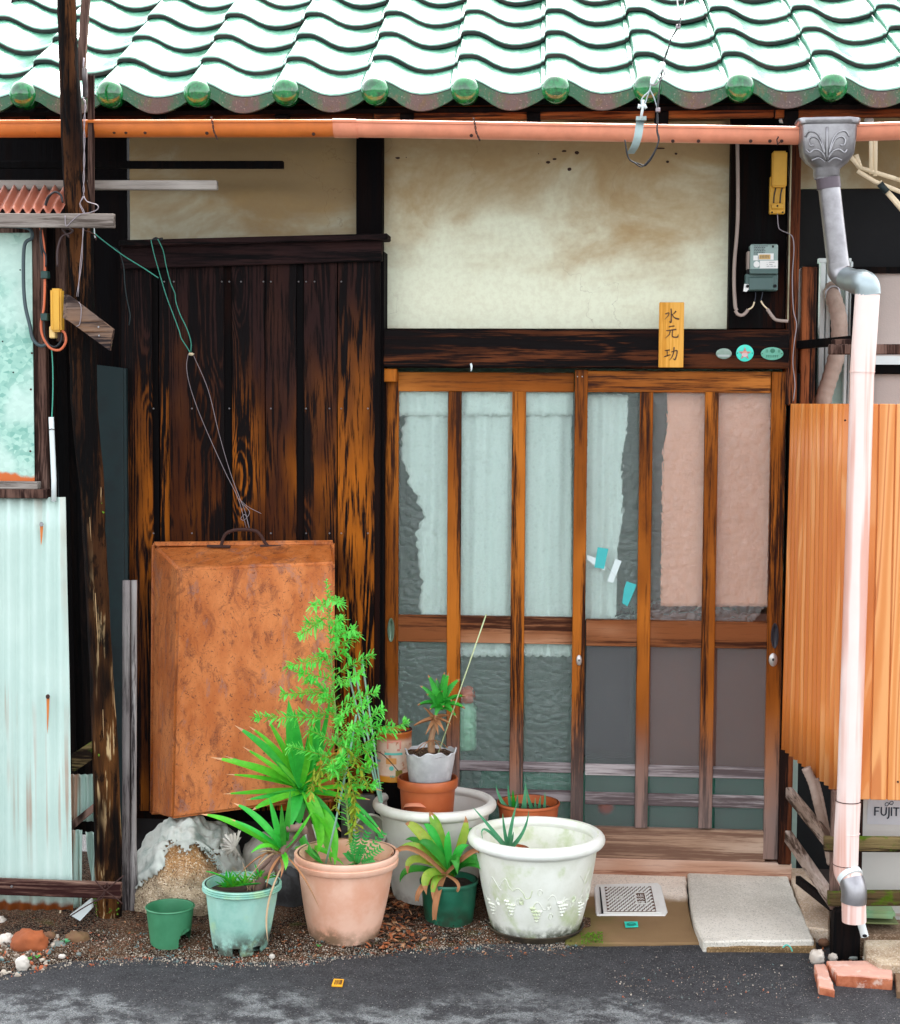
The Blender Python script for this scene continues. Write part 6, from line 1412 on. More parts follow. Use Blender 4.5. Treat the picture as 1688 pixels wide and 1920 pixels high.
def potmat(name, c1, c2, dirt, gloss=.5, dz=(.0,.08), dirtamt=.8, speck=None, moss=None, bmp=.1):
    m = N(name); p = m.pos(rnd=True); l = m.n('ShaderNodeTexCoord').outputs['Object']; s = m.n('ShaderNodeSeparateXYZ'); m.put(s.inputs[0], m.pos(rnd=False, local=True))
    n1 = m.noise(p, 7, 5, .6); n2 = m.noise(p, 30, 4, .65); c = m.mix(m.ss(n1, .35, .65), c1, c2)
    zz = m.math('ADD', s.outputs[2], m.math('MULTIPLY', m.math('SUBTRACT', n1, .5), .14)); f = m.math('MULTIPLY', m.ss(zz, dz[1], dz[0]), m.ss(n2, .3, .55)); c = m.mix(m.math('MULTIPLY', f, dirtamt), c, dirt)
    if moss: c = m.mix(m.math('MULTIPLY', m.ss(m.noise(p, moss[1], 4, .6), .5, .68), moss[2]), c, moss[0])
    if speck: c = m.mix(m.math('MULTIPLY', m.ss(n2, .6, .72), .6), c, speck)
    return m.fin(c, gloss, m.bump(n2, bmp, .002))
M['potsoil'] = dirtmat(); M['potsoil'].name = 'pot_soil'
M['darksoil'] = simple('dark_potting_soil', lin(52,36,28), .95, var=.5, sc=60, bmp=.9)
P_green = potmat('small_green_plastic', lin(56,122,84), lin(70,140,100), lin(150,170,140), .45, (-.02,.02))
P_pale = potmat('chalky_green_plastic', lin(126,184,166), lin(164,208,192), lin(72,66,56), .55, (.03,.11), .9, moss=(lin(190,216,150), 9, .5))
P_pink = potmat('faded_peach_plastic', lin(226,166,136), lin(240,194,168), lin(96,84,60), .55, (.0,.085), .85)
P_white = potmat('lichened_white_plastic', lin(226,228,212), lin(242,244,232), lin(70,74,54), .5, (.0,.055), .95, moss=(lin(176,196,120), 10, .55), bmp=.4)
P_back = potmat('grey_white_plastic', lin(220,216,206), lin(236,234,224), lin(140,132,116), .5, (0,.05), .4)
P_terra = potmat('terracotta_plastic', lin(172,84,42), lin(190,100,54), lin(130,70,44), .45, (0,.02), .3)
P_grey = potmat('whitened_grey_plastic', lin(176,176,176), lin(214,214,214), lin(150,150,154), .6, (0,.1), .5)
P_dgreen = potmat('dark_green_plastic', lin(28,92,68), lin(40,112,86), lin(48,62,46), .35, (.02,.085), .8)
M['cream_dirty'] = potmat('cream_dirty_plastic', lin(190,186,172), lin(214,210,196), lin(110,104,90), .5, (0,.2), .5)

# small green pot, chipped at the foot
g = potgeo(319, 1784, 37, 1698, 47.5)
def cutg(q): px, py = proj(q); return q.y < g[0].y and py > 1740 and ((px-352)/17)**2+((py-1774)/34)**2 < 1
t_, c_, top_, ro_ = pot('flower_pot', 'small empty green pot with a chipped foot, leftmost of the pots', g, [P_green], .006, .002, seg=64, wall=.003, soil=True, soil_depth=g[3]*.6, base_cut=cutg, soil_mat=P_green, grp='flower pots by the door')
# pale green ribbed pot
g = potgeo(450, 1797, 52, 1654, 76, cxr=454); gp_pale = g
def cutp(q): px, py = proj(q); return q.y < g[0].y and py > 1776 and math.sin(px*.16) > .45
pt_pale, c_pale, top_pale, ro_pale = pot('flower_pot', 'pale chalky green ribbed pot holding the trunk of the spiky plant', g, [P_pale], .022, .007, steps=3, seg=96, ribs=12, soil=True, soil_depth=.028, base_cut=cutp, soil_mat=M['darksoil'], grp='flower pots by the door')
# peach pot
g = potgeo(645, 1778, 67, 1597, 100, cxr=650)
pt_pink, c_pink, top_pink, ro_pink = pot('flower_pot', 'large faded peach pot with a stepped rim and tall feathery weed', g, [P_pink], .042, .010, steps=2, seg=72, belly=.004, soil=True, soil_depth=.06, soil_mat=potmat('dusty_pot_soil', lin(176,140,116), lin(206,170,146), lin(120,90,70), .9), grp='flower pots by the door')
# dark green pot
g = potgeo(842, 1748, 45, 1648, 56)
def ringfn(r, z_, a):
    return r + .0022*(math.exp(-((z_-g[3]*.42)/.003)**2)+math.exp(-((z_-g[3]*.48)/.003)**2)+math.exp(-((z_-g[3]*.75)/.003)**2)), z_
pt_dg, c_dg, top_dg, ro_dg = pot('flower_pot', 'dark green ringed pot with the broad-leaved yellowing plant', g, [P_dgreen], .014, .002, seg=64, soil=True, soil_depth=.02, soil_mat=M['darksoil'], fn=ringfn, grp='flower pots by the door')
# big front white pot on its dark saucer
g = potgeo(1004, 1764, 86, 1560, 129, z0=.012, cxr=1006); gw_ = g
sc_ = thing('plant_saucer', 'dark round saucer under the big white pot', 'saucer', (g[0].x, g[0].y, 0)); m = MB(); rS = g[1]+.016
m.lathe([(0,.0),(rS*.9,.0),(rS,.022),(rS-.004,.024),(rS*.9,.010),(0,.010)], (g[0].x, g[0].y, 0), 48); m.build('dish', simple('grimy_black_plastic', lin(48,40,32), .8, var=.4, dirt=lin(110,96,70), damt=.5, bmp=.5), sc_, True, autos=.6)
pt_w, c_w, top_w, ro_w = pot('flower_pot', 'big white plastic pot with thick rolled rim and embossed grapes, in front', g, [P_white, potmat('white_rim_plastic', lin(232,234,222), lin(244,246,238), lin(220,222,206), .42, (0,.01), .2, moss=(lin(206,216,170), 8, .3))], .042, .018, rim_round=True, seg=96, soil=True, soil_depth=g[3]*.62, soil_mat=P_white, belly=.006, grp='flower pots by the door')
# embossed vine and grapes on the front
m = MB(); rr_ = random.Random(4)
def onpot(a, f, off=.0):   # a: angle from the front, f: height fraction
    c, rb, rr, h, lean = gw_; ro = rr-.018; r = rb+(ro-rb)*(f**.9)+.006*math.sin(math.pi*f)+off; return Vector((c.x + lean*f + r*math.sin(a), c.y - r*math.cos(a), c.z + f*h))
for s_ in range(9):
    a0 = -1.25+.3*s_; ph_ = rr_.uniform(0,6); f0_ = rr_.uniform(.36,.62); pts = [onpot(a0+.07*i*rr_.uniform(.8,1.1), f0_+.05*math.sin(i*1.3+ph_)+rr_.uniform(-.02,.02), -.0008) for i in range(6)]; m.tube(bez(pts, 30), .0022, 5)
    ca, cf = a0+rr_.uniform(0,.2), .38+rr_.uniform(-.12,.16)
    m.tube([onpot(ca+.045*math.cos(t)*(1-.05*i), cf+.045*math.sin(t)*(1-.05*i), -.0006) for i, t in enumerate([.6*j for j in range(12)])], .0018, 5)
for s_ in range(5):
    a0, f0 = -.95+.5*s_, .36+.05*(s_ % 2)
    for i in range(12):
        rw = int((math.sqrt(8*i+1)-1)/2); cl_ = i - rw*(rw+1)//2; q = onpot(a0+(cl_-rw/2)*.05, f0-.16+rw*.035+.02, .001)
        m.lathe([(0,-.0045),(.004,-.003),(.0055,0),(.004,.003),(0,.0045)], q, 8)
    lf = onpot(a0+.22, f0+.02, .001)
    for k_ in range(5):
        an = k_*1.256+.4; e = onpot(a0+.22+.05*math.cos(an), f0+.02+.05*math.sin(an), .002); m.ribbon([lf, lf.lerp(e,.5)+Vector((0,-.003,0)), e], .010, 4, up=(0,-1,0), fold=.3)
m.build('embossed_grapes', P_white, pt_w, True)
# white pot behind
g = potgeo(814, 1702, 80, 1498, 117, z0=.03, cxr=815); gb_ = g
pt_b, c_b, top_b, ro_b = pot('flower_pot', 'grey-white pot with wide rim behind, holding the stacked pots of the aloe', g, [P_back], .036, .016, rim_round=True, seg=72, soil=True, soil_depth=g[3]*.55, soil_mat=simple('black_water', lin(14,12,12), .15, var=.1), grp='flower pots by the door')
zin = top_b.z - gb_[3]*.55
# terracotta pot standing in it, upturned saucer beside
def standpot(cx, yrim, rr, zb, rb, Yc): c = P(cx, yrim, Yc); return (Vector((c.x, Yc, zb)), rb*PX(Yc), rr*PX(Yc), c.z - zb, 0.0)
g = standpot(802, 1457, 57.5, zin, 43, c_b.y-.02); pt_t, c_t, top_t, ro_t = pot('flower_pot', 'orange terracotta pot standing inside the grey-white pot', g, [P_terra], .034, .006, seg=56, soil=True, soil_depth=.030, soil_mat=M['potsoil'], grp='flower pots by the door')
m = MB(); q = P(781, 1516, c_b.y-.085); m.lathe([(0,.012),(.040,.012),(.047,.0),(.049,-.002)], q, 32, axis=Matrix.Rotation(R(-24), 3, 'X')); tag(m.build('saucer', simple('peach_saucer', lin(214,140,108), .5), None, True), 'small peach saucer lying upside down inside the grey-white pot', 'saucer')
# grey plastic pot in the terracotta one
g = standpot(806, 1406, 49, top_t.z-.030, 38, c_t.y)
def crump(r, z_, a): k_ = z_/g[3]; return r*(1+.035*k_*math.sin(a*3+1)+.02*k_*math.sin(a*7)), z_ + .006*k_*k_*math.sin(a*4+.5)+(.004*k_*math.sin(a*11) if k_ > .8 else 0)
pt_g, c_g, top_g, ro_g = pot('flower_pot', 'crumpled whitish plastic pot holding the toothed aloe, topmost of the stack', g, [P_grey], .004, .001, seg=72, wall=.002, soil=True, soil_depth=.012, fn=crump, grp='flower pots by the door')
# rusty tin on an upturned pail
tc_ = P(739, 1460, -.15); pail = thing('pail', 'dark old pail standing upside down under the rusty tin', 'pail', (tc_.x, -.15, .03)); m = MB(); m.lathe([(0, tc_.z-.03-.001),(.060, tc_.z-.03-.001),(.066, tc_.z-.036),(.080,0),(.0,0)], (tc_.x, -.15, .03), 32); m.build('shell', M['dark_wood'], pail, True, autos=.6)
tin = thing('rusty_tin', 'rusted round tin can with peeling pink label between the weed and the aloe', 'tin', tc_); kT = PX(-.15); rt = 34*kT; ht = P(739,1366,-.15).z - tc_.z
def tinm():
    m = N('peeling_tin_label'); p = m.pos(rnd=True); n1 = m.noise(p, 10, 5, .7); s = m.n('ShaderNodeSeparateXYZ'); m.put(s.inputs[0], m.pos(rnd=False, local=True)); f = m.math('DIVIDE', s.outputs[2], ht)
    c = m.mix(m.ss(n1, .35, .6), lin(232,196,168), lin(240,216,196)); c = m.mix(m.ss(m.math('ADD', f, m.math('MULTIPLY', n1, .2)), .84, .98), c, lin(196,104,40)); c = m.mix(m.ss(f, .14, .10), c, lin(222,150,40)); c = m.mix(m.ss(m.noise(p, 24, 5, .7), .56, .66, 0, .8), c, lin(196,108,60)); return m.fin(c, .5, m.bump(n1, .2, .002))
m = MB(); m.lathe([(0,.003),(rt*.97,.003),(rt,0),(rt*1.01,.003),(rt*.985,.006),(rt*.985,ht-.012),(rt*1.01,ht-.010),(rt*.99,ht-.006),(rt*1.015,ht),(rt*.96,ht),(rt*.94,ht-.006),(rt*.95,.01),(0,.01)], tc_, 48); m.build('can', tinm(), tin, True, autos=.9)
m = MB(); m.lathe([(rt*1.018,ht-.003),(rt*1.025,ht),(rt*.93,ht+.0015),(rt*.92,ht-.004)], tc_, 48); m.build('rusty_rim', M['rust_dark'], tin, True)
def arcpatch(a0, a1, f0, f1, name, mat): 
    m = MB(); n_ = 8; m.grid(lambda u, v: (tc_.x + math.sin(a0+(a1-a0)*u)*(rt*.985+.0008), tc_.y - math.cos(a0+(a1-a0)*u)*(rt*.985+.0008), tc_.z + (f0+(f1-f0)*v)*ht), n_, 2); return m.build(name, mat, tin, True)
TT = simple('teal_print', lin(110,206,192), .5); RP = simple('rose_print', lin(226,150,130), .5)
arcpatch(-.45,.6,.54,.585,'label_band',TT); arcpatch(-1.2,-.75,.38,.42,'label_band',TT)
m = MB(); m.poly([Vector((tc_.x-.002+math.cos(t)*.0085, tc_.y-rt*.985-.0012, tc_.z+ht*.28+math.sin(t)*.0085)) for t in [-2*math.pi*i/18 for i in range(18)]], (0,.002,0)); m.build('round_print', TT, tin)
arcpatch(.02,.55,.80,.825,'printed_character',RP); arcpatch(.42,.52,.66,.80,'printed_character',RP); arcpatch(.28,.45,.62,.66,'printed_character',RP); arcpatch(-.3,.05,.78,.81,'printed_character',RP); arcpatch(-.3,-.2,.66,.78,'printed_character',RP)
arcpatch(-.35,.25,.36,.48,'food_picture',simple('orange_print', lin(226,160,90), .5)); arcpatch(-.10,-.04,.10,.135,'printed_character',TT); arcpatch(.0,.05,.10,.135,'printed_character',TT); arcpatch(.08,.14,.10,.135,'printed_character',TT)
arcpatch(.2,.6,.12,.24,'food_picture',simple('olive_print', lin(150,140,60), .5))
# terracotta pot right behind the white one
g = standpot(991, 1503, 59.5, .05, 42, -.20); pt_r, c_r, top_r, ro_r = pot('flower_pot', 'orange terracotta pot with young aloes behind the big white pot', g, [P_terra], .012, .003, seg=56, soil=True, soil_depth=.03, grp='flower pots by the door')
# small terracotta inside the big white pot
zw = top_w.z - gw_[3]*.62; yc = c_w.y - .05; g = standpot(957, 1591, 37, zw, 27, yc); pt_s, c_s, top_s, ro_s = pot('flower_pot', 'little terracotta pot with thin aloe, sunk inside the big white pot', g, [P_terra], .010, .003, seg=40, soil=True, soil_depth=.008, soil_mat=simple('pinkish_pumice', lin(206,170,150), .9, var=.4, sc=90, bmp=.9), grp='flower pots by the door')
# upturned pots lying between the back pots
def lying(lab, cx, cy, r1, r2, L, Y, rot, mat):
    c = P(cx, cy, Y); k = PX(Y); t = thing('flower_pot', lab, 'pot', c, 'flower pots by the door'); A_ = Euler(rot).to_matrix(); m = MB(); m.lathe([(0,-L*k/2),(r1*k,-L*k/2),(r2*k*.96,L*k/2-.012),(r2*k*1.04,L*k/2-.012),(r2*k*1.04,L*k/2),(r2*k*.92,L*k/2),(r1*k*.85,-L*k/2+.006),(0,-L*k/2+.006)], c, 40, axis=A_); m.build('pot_wall', mat, t, True, autos=.6); return t
lying('cream dirty pot lying tipped over behind the peach pot', 690, 1562, 24, 32, 60, -.33, (R(62), R(38), 0), M['cream_dirty'])
lying('pale round pot half hidden behind the yucca trunk', 588, 1572, 26, 38, 46, -.24, (R(-20), R(8), 0), P_white)
sheet(640, 1490, 722, 1640, -.09, .02, 'backing_tin', M['metal_grey'], house)
# stray leaf litter
def litter(n, region, name, lab, cols, seed, size=(.008,.02), zf=None):
    r = random.Random(seed); m = MB()
    for i in range(n):
        px, py = region(r); q = G(px, py, .012); z_ = (zf(q.x, q.y) if zf else 0); q.z = max(z_, 0) + r.uniform(.002,.010); L = r.uniform(*size); a = r.uniform(0, 6.3); d = Vector((math.cos(a), math.sin(a), r.uniform(-.3,.5)))*L
        m.ribbon([q-d*.5, q+Vector((0,0,L*r.uniform(-.1,.4))), q+d*.5], L*r.uniform(.15,.6), 4, fold=r.uniform(-.4,.5), m=r.randrange(len(cols)))
    o = m.build(name, cols, None, False, kind='stuff'); o['label'] = lab; return o
LB = [simple('dead_leaf_'+n_, c, .8, var=.35, sc=40) for n_, c in (('brown', lin(104,66,44)), ('tan', lin(168,124,88)), ('dark', lin(52,34,26)), ('rust', lin(150,84,44)))]
litter(420, lambda r: (r.gauss(742, 36), r.uniform(1672,1775)), 'leaf_litter', 'dead leaves between the peach and dark green pots', LB, 1, (.010,.040), bed_z)
litter(520, lambda r: (r.uniform(500,1100), r.uniform(1735,1792)), 'leaf_litter', 'crumbled dry leaves and twigs along the feet of the pots', LB, 2, (.004,.014), bed_z)
litter(160, lambda r: (r.uniform(0,260), r.uniform(1730,1800)), 'leaf_litter', 'dry scraps at the foot of the shed', LB, 3, (.004,.014), bed_z)
litter(160, lambda r: (r.uniform(1500,1688), r.uniform(1745,1800)), 'leaf_litter', 'dry scraps beside the broken block', LB, 4, (.004,.016))
# ================================================================== PLANTS
def leafmat(name, c1, c2, edge=None, gloss=.4, tr=.3, streak=True):
    m = N(name); p = m.pos(rnd=True); n1 = m.noise(p, 9, 3, .6); n2 = m.noise(m.scale(p, (1,1,1)), 70, 2); c = m.mix(m.ss(n1, .3, .7), c1, c2)
    if edge: c = m.mix(m.ss(m.noise(p, 16, 4, .6), .56, .68, 0, .85), c, edge)
    c = m.mix(m.ss(n2, .3, .7, 0, .2), c, [x*.5 for x in c1]); m.fin(c, gloss, m.bump(n2, .1, .002), Specular_IOR_Level=.35)
    t = m.n('ShaderNodeBsdfTranslucent'); m.put(t.inputs[0], c); mx = m.n('ShaderNodeMixShader'); mx.inputs[0].default_value = tr; m.t.links.new(m.b.outputs[0], mx.inputs[1]); m.t.links.new(t.outputs[0], mx.inputs[2]); m.t.links.new(mx.outputs[0], m.out.inputs[0]); return m.mat
L_yuc = leafmat('bright_blade', (.04,.52,.06), (.08,.68,.09)); L_yuc2 = leafmat('lime_blade', (.09,.60,.03), (.20,.72,.05)); L_tip = simple('dry_tip', lin(196,150,110), .8)
L_fea = leafmat('feathery_green', (.14,.84,.12), (.32,.95,.20), tr=.4); L_yel = leafmat('yellowing_leaf', (.30,.42,.03), (.50,.46,.06), lin(196,110,50))
L_alo = leafmat('aloe_green', (.02,.26,.025), (.05,.44,.04), tr=.08, gloss=.35); L_alo2 = leafmat('grey_aloe_green', (.06,.30,.14), (.12,.40,.20), tr=.08); L_dkg = leafmat('deep_broad_leaf', (.03,.26,.03), (.08,.44,.05), tr=.2)
L_var = leafmat('yellow_edged_leaf', (.20,.46,.04), (.48,.56,.08), lin(214,130,50), tr=.25); L_dry = simple('dried_leaf', lin(168,116,76), .8, var=.35, sc=30); L_dry2 = simple('pale_dried_leaf', lin(206,176,140), .85, var=.25, sc=30)
BARK = simple('ringed_bark', lin(132,104,92), .85, var=.35, sc=40, bmp=.6, dirt=lin(84,60,50)); L_cut = leafmat('mugwort_green', (.03,.40,.07), (.08,.56,.12))
CANE = simple('green_stake', lin(140,180,160), .45, var=.15); CANE2 = simple('pale_cane', lin(190,200,150), .6)
def blade(par, base, tip, wpx, sag=0.0, mat=None, tipcol=True, Yb=-.4, Yt=-.45, mid=None, name='leaf', fold=.45, segs=10, twist=0.0, tipat=.9, up=(0,0,1)):
    a = P(base[0], base[1], Yb); b = P(tip[0], tip[1], Yt); ym = (Yb+Yt)/2 - .015
    c = P(mid[0], mid[1], ym) if mid else a.lerp(b, .5) + Vector((0, 0, sag)); c2 = c*2 - (a+b)*.5
    m = MB(); m.ribbon([a, c2, b], wpx*PX((Yb+Yt)/2), segs, up=up, fold=fold, tipm=1, tipat=tipat if tipcol else 2, twist=twist,
        prof=lambda t: (.55+.45*math.sin(min(1, t*2.2)*math.pi/2))*(1-t**3.2)); return m.build(name, [mat or L_yuc, L_tip], par, True)
# ---- spiky yucca, upper crown
YU = -.50
yu = thing('yucca', 'spiky long-bladed yucca with bright green crown in front of the rusty tray', 'plant', P(560,1640,-.42))
CR1 = (568,1482)
up_leaves = [((455,1400),15,(515,1440),L_yuc2),((500,1345),15,(535,1410),L_yuc2),((660,1440),13,(620,1460),L_yuc2),((650,1400),13,(610,1440),L_yuc),((585,1350),14,(578,1420),L_yuc2),((460,1500),13,(510,1492),L_yuc),((395,1420),26,(490,1445),L_yuc2),((420,1417),20,(500,1450),L_yuc),((440,1360),22,(510,1415),L_yuc),((467,1362),14,(520,1410),L_yuc2),((424,1452),18,(500,1462),L_yuc2),((418,1489),17,(490,1486),L_yuc2),((472,1520),18,(515,1500),L_yuc2),
 ((541,1312),34,(553,1400),L_yuc),((552,1330),24,(560,1410),L_yuc),((598,1325),20,(590,1400),L_yuc),((640,1370),16,(610,1420),L_yuc2),((690,1355),14,(640,1420),L_yuc2),((620,1300),13,(600,1400),L_yuc),((512,1425),13,(540,1450),L_yuc2),
 ((718,1483),15,(650,1476),L_yuc2),((695,1500),14,(640,1492),L_yuc2),((563,1545),30,(560,1520),L_yuc),((545,1552),26,(552,1515),L_yuc),((622,1620),26,(596,1530),L_yuc2),((640,1560),22,(608,1520),L_yuc),((600,1580),20,(590,1530),L_dkg),((722,1570),13,(650,1500),L_yuc)]
rng = random.Random(31)
for tip, wv, mid, mt in up_leaves:
    dx = tip[0]-CR1[0]; blade(yu, (CR1[0]+rng.uniform(-5,5), CR1[1]+rng.uniform(-5,5)), tip, wv, mat=mt, mid=mid, Yb=YU, Yt=YU - rng.uniform(.0,.14), tipcol=abs(dx) > 60, tipat=.88, twist=rng.uniform(-.4,.4), up=(0,-.5,1) if abs(dx) > 60 else (0,-1,.3), fold=.3)
for i in range(8):
    blade(yu, CR1, (CR1[0]+rng.uniform(-60,60), CR1[1]+rng.uniform(-120,-40)), 11, mat=rng.choice([L_yuc,L_yuc2]), Yb=YU, Yt=YU+rng.uniform(-.08,.06), tipcol=False, up=(0,-1,.3))
m = MB(); m.tube(bez(PP([(568,1478),(572,1520),(585,1575),(600,1640),(605,1680)], YU+.02), 20), [.012]*17 if False else .013, 12, fn=lambda t, a: 1+.08*math.sin(t*90)); m.build('stem', BARK, yu, True)
# lower crown and the bent trunk out of the pale pot
yl = thing('yucca', 'lower yucca crown on a bent bare trunk rising from the pale green pot', 'plant', top_pale + Vector((.05,0,-.03)))
YT0 = c_pale.y
m = MB(); pth = bez([P(458+26,1668,YT0), P(492,1645,YT0-.01), P(512,1622,YT0-.02), P(535,1590,YT0-.03), P(560,1566,YT0-.03), P(571,1557,YT0-.03)], 30); m.tube(pth, [.0150*(1-.25*i/len(pth)) for i in range(len(pth))], 14, fn=lambda t, a: 1+.05*math.sin(t*95)+.08*noise.noise((math.cos(a)*2, math.sin(a)*2, t*6))); m.build('trunk', BARK, yl, True)
m = MB(); pth = bez([P(570,1562,YT0-.03), P(568,1552,YT0-.035), P(553,1553,YT0-.04), P(538,1554,YT0-.04)], 16); m.tube(pth, [.0125]*len(pth), 12, fn=lambda t, a: 1+.1*noise.noise((math.cos(a)*2, math.sin(a)*2, t*6))); m.build('cut_branch', BARK, yl, True)
for a_, b_, r_ in (((520,1640),(505,1600),.007),((505,1600),(500,1585),.008),((470,1668),(500,1640),.009),((480,1640),(520,1590),.008)):
    m = MB(); q = PP([a_, ((a_[0]+b_[0])/2+3, (a_[1]+b_[1])/2), b_], YT0+.03); m.tube(q, r_, 10); m.build('branch', BARK, yl, True)
CR2 = (531,1598)
low = [((376,1527),20,(445,1548),L_yuc2),((432,1536),14,(480,1560),L_yuc),((438,1506),20,(485,1538),L_yuc),((505,1494),14,(518,1545),L_yuc),((545,1480),13,(540,1540),L_dkg),((528,1508),12,(530,1550),L_dkg),((585,1522),12,(562,1560),L_yuc2),((470,1600),13,(500,1586),L_yuc2),((500,1560),12,(518,1570),L_yuc),((572,1540),11,(556,1570),L_yuc),((535,1632),12,(536,1612),L_yuc2),
 ((720,1568),14,None,None)]
for tip, wv, mid, mt in low[:-1]: blade(yl, (CR2[0]+rng.uniform(-4,4), CR2[1]+rng.uniform(-3,3)), tip, wv, mat=mt, mid=mid, Yb=YT0-.02, Yt=YT0-rng.uniform(.04,.12), tipcol=tip[0] < 450, twist=rng.uniform(-.4,.4), up=(0,-.5,1) if abs(tip[0]-CR2[0]) > 40 else (0,-1,.2), fold=.3)
for tip, mid in (((503,1770),(505,1690)),((500,1665),(510,1630)),((478,1640),(500,1600)),((440,1650),(490,1605)),((460,1655),(500,1610)),((525,1650),(530,1625)),((600,1705),(565,1640)),((480,1600),(505,1596))):
    blade(yl, (CR2[0]+rng.uniform(-10,14), CR2[1]+rng.uniform(0,8)), tip, rng.uniform(4,7), mat=rng.choice([L_dry2,L_dry]), mid=mid, Yb=YT0-.03, Yt=YT0-.10, tipcol=False, name='dead_leaf')
sh_ = thing('yucca_shoots', 'young yucca shoots sprouting in the pale green pot', 'plant', top_pale + Vector((-.02,0,-.03)))
for cx, cy in ((437,1662),(458,1660),(488,1650),(425,1664)):
    for i in range(9):
        a = -2.9+i*.34+rng.uniform(-.1,.1); L = rng.uniform(18,42); blade(sh_, (cx, cy), (cx+math.cos(a)*L, cy+math.sin(a)*L*.9), rng.uniform(5,8), mat=rng.choice([L_yuc,L_yuc2]), Yb=YT0-.01, Yt=YT0-rng.uniform(0,.06), tipcol=False, segs=6)
blade(sh_, (440,1660), (380,1634), 8, mid=(410,1641), mat=L_yuc, Yb=YT0, Yt=YT0-.06); blade(sh_, (440,1660), (400,1640), 7, mid=(420,1644), mat=L_yuc2, Yb=YT0, Yt=YT0-.06)
for i in range(8): blade(sh_, (470+rng.uniform(-20,20),1670), (470+rng.uniform(-40,30),1610+rng.uniform(0,30)), 3, mat=L_dry2, Yb=YT0, Yt=YT0-.03, tipcol=False, name='dead_leaf')
# long drooping blades over the peach pot
yp = thing('yucca_leaves', 'long lime yucca blades bending down into the peach pot', 'plant', top_pink + Vector((-.05,0,-.04)))
for b_, t_2, mid, wv, mt in (((575,1510),(628,1625),(618,1550),26,L_yuc2),((578,1512),(595,1600),(600,1560),20,L_yuc2),((560,1545),(612,1624),(575,1590),16,L_dkg),((552,1592),(645,1622),(600,1594),15,L_yuc2),((560,1588),(603,1618),(585,1598),13,L_dkg),((655,1510),(722,1572),(690,1545),12,L_yuc)):
    blade(yp, b_, t_2, wv, mid=mid, mat=mt, Yb=YU, Yt=c_pink.y-.02, tipcol=False, up=(0,-.6,1))
# ---- feathery weed in the peach pot
fw = thing('feathery_weed', 'tall feathery weed with narrow bright leaves growing from the peach pot', 'plant', top_pink + Vector((.0,0,-.05)))
YF = c_pink.y
main = bez([P(665,1620,YF), P(655,1560,YF), P(648,1480,YF+.01), P(636,1400,YF+.02), P(628,1320,YF+.02), P(622,1240,YF+.02), P(617,1160,YF+.02), P(612,1085,YF+.02)], 80)
m = MB(); m.tube(main, [.0045*(1-.75*i/len(main)) for i in range(len(main))], 7); m.build('main_stem', leafmat('weed_stem', (.25,.42,.10), (.34,.40,.14), tr=.05), fw, True)
def at_y(py): return min(main, key=lambda q: abs(proj(q)[1]-py))
lv = MB(); yv = MB(); stm = MB()
def leaflets(mb, pts, dens, L0, L1, wv, rg, mi=0, spread=1.0):
    n_ = len(pts)
    for i in range(1, n_):
        t = i/(n_-1); d = (pts[i]-pts[i-1]); d.normalize()
        for k_ in range(dens):
            a = rg.uniform(0, 6.28); u = d.orthogonal().normalized(); v = d.cross(u); o = (u*math.cos(a)+v*math.sin(a))*spread + d*rg.uniform(.25,1.1); o.normalize(); L = (L0+(L1-L0)*t)*rg.uniform(.6,1.25); p0 = pts[i]+ (pts[i-1]-pts[i])*rg.random(); e = p0 + o*L + Vector((0,0,-L*rg.uniform(-.1,.3)))
            mb.ribbon([p0, p0.lerp(e,.5)+o.cross(d)*L*.08+Vector((0,0,L*.06)), e], wv*rg.uniform(.7,1.3), 3, fold=.3, m=mi, prof=lambda t: .35+.9*math.sin(math.pi*min(1,t*1.0)*.93))
rg = random.Random(77)
leaflets(lv, main[56:], 5, .030, .014, .0042, rg); leaflets(lv, main[12:56], 3, .044, .034, .0052, rg)
side = [((1150),(560,1192)),((1175),(575,1170)),((1200),(665,1180)),((1190),(640,1160)),((1235),(540,1248)),((1225),(672,1188)),((1270),(698,1228)),((1255),(600,1225)),((1300),(528,1300)),((1290),(680,1262)),((1310),(575,1275)),((1330),(708,1298)),((1350),(478,1346)),((1345),(560,1340)),((1340),(690,1320)),((1390),(718,1330)),((1380),(730,1362)),((1400),(580,1370)),((1420),(765,1352)),((1440),(700,1400)),((1450),(590,1420)),((1430),(540,1400)),((1420),(660,1360)),((1470),(690,1440)),((1130),(585,1135)),((1120),(640,1130)),((1460),(620,1440)),((1370),(640,1345)),((1320),(600,1310)),((1280),(560,1262)),((1240),(650,1222)),((1480),(705,1470)),((1360),(620,1330)),((1400),(660,1390)),((1440),(640,1420))]
for y0, tip in side:
    a = at_y(y0); dep = rg.uniform(-.10,.07); b = P(tip[0], tip[1], YF+dep); md = a.lerp(b, .5) + Vector((0,0,.010 if tip[1] < y0 else -.004)); L = (b-a).length; nn = max(5, int(L/.010)); pts = [a*(1-t)**2 + md*2*t*(1-t) + b*t*t for t in [i/nn for i in range(nn+1)]]
    stm.tube(pts, [.0020*(1-.6*i/nn) for i in range(nn+1)], 4, cap=False); leaflets(lv, pts[nn//6:], 4, .036, .028, .0052, rg); leaflets(lv, pts[-3:], 6, .020, .016, .0048, rg)
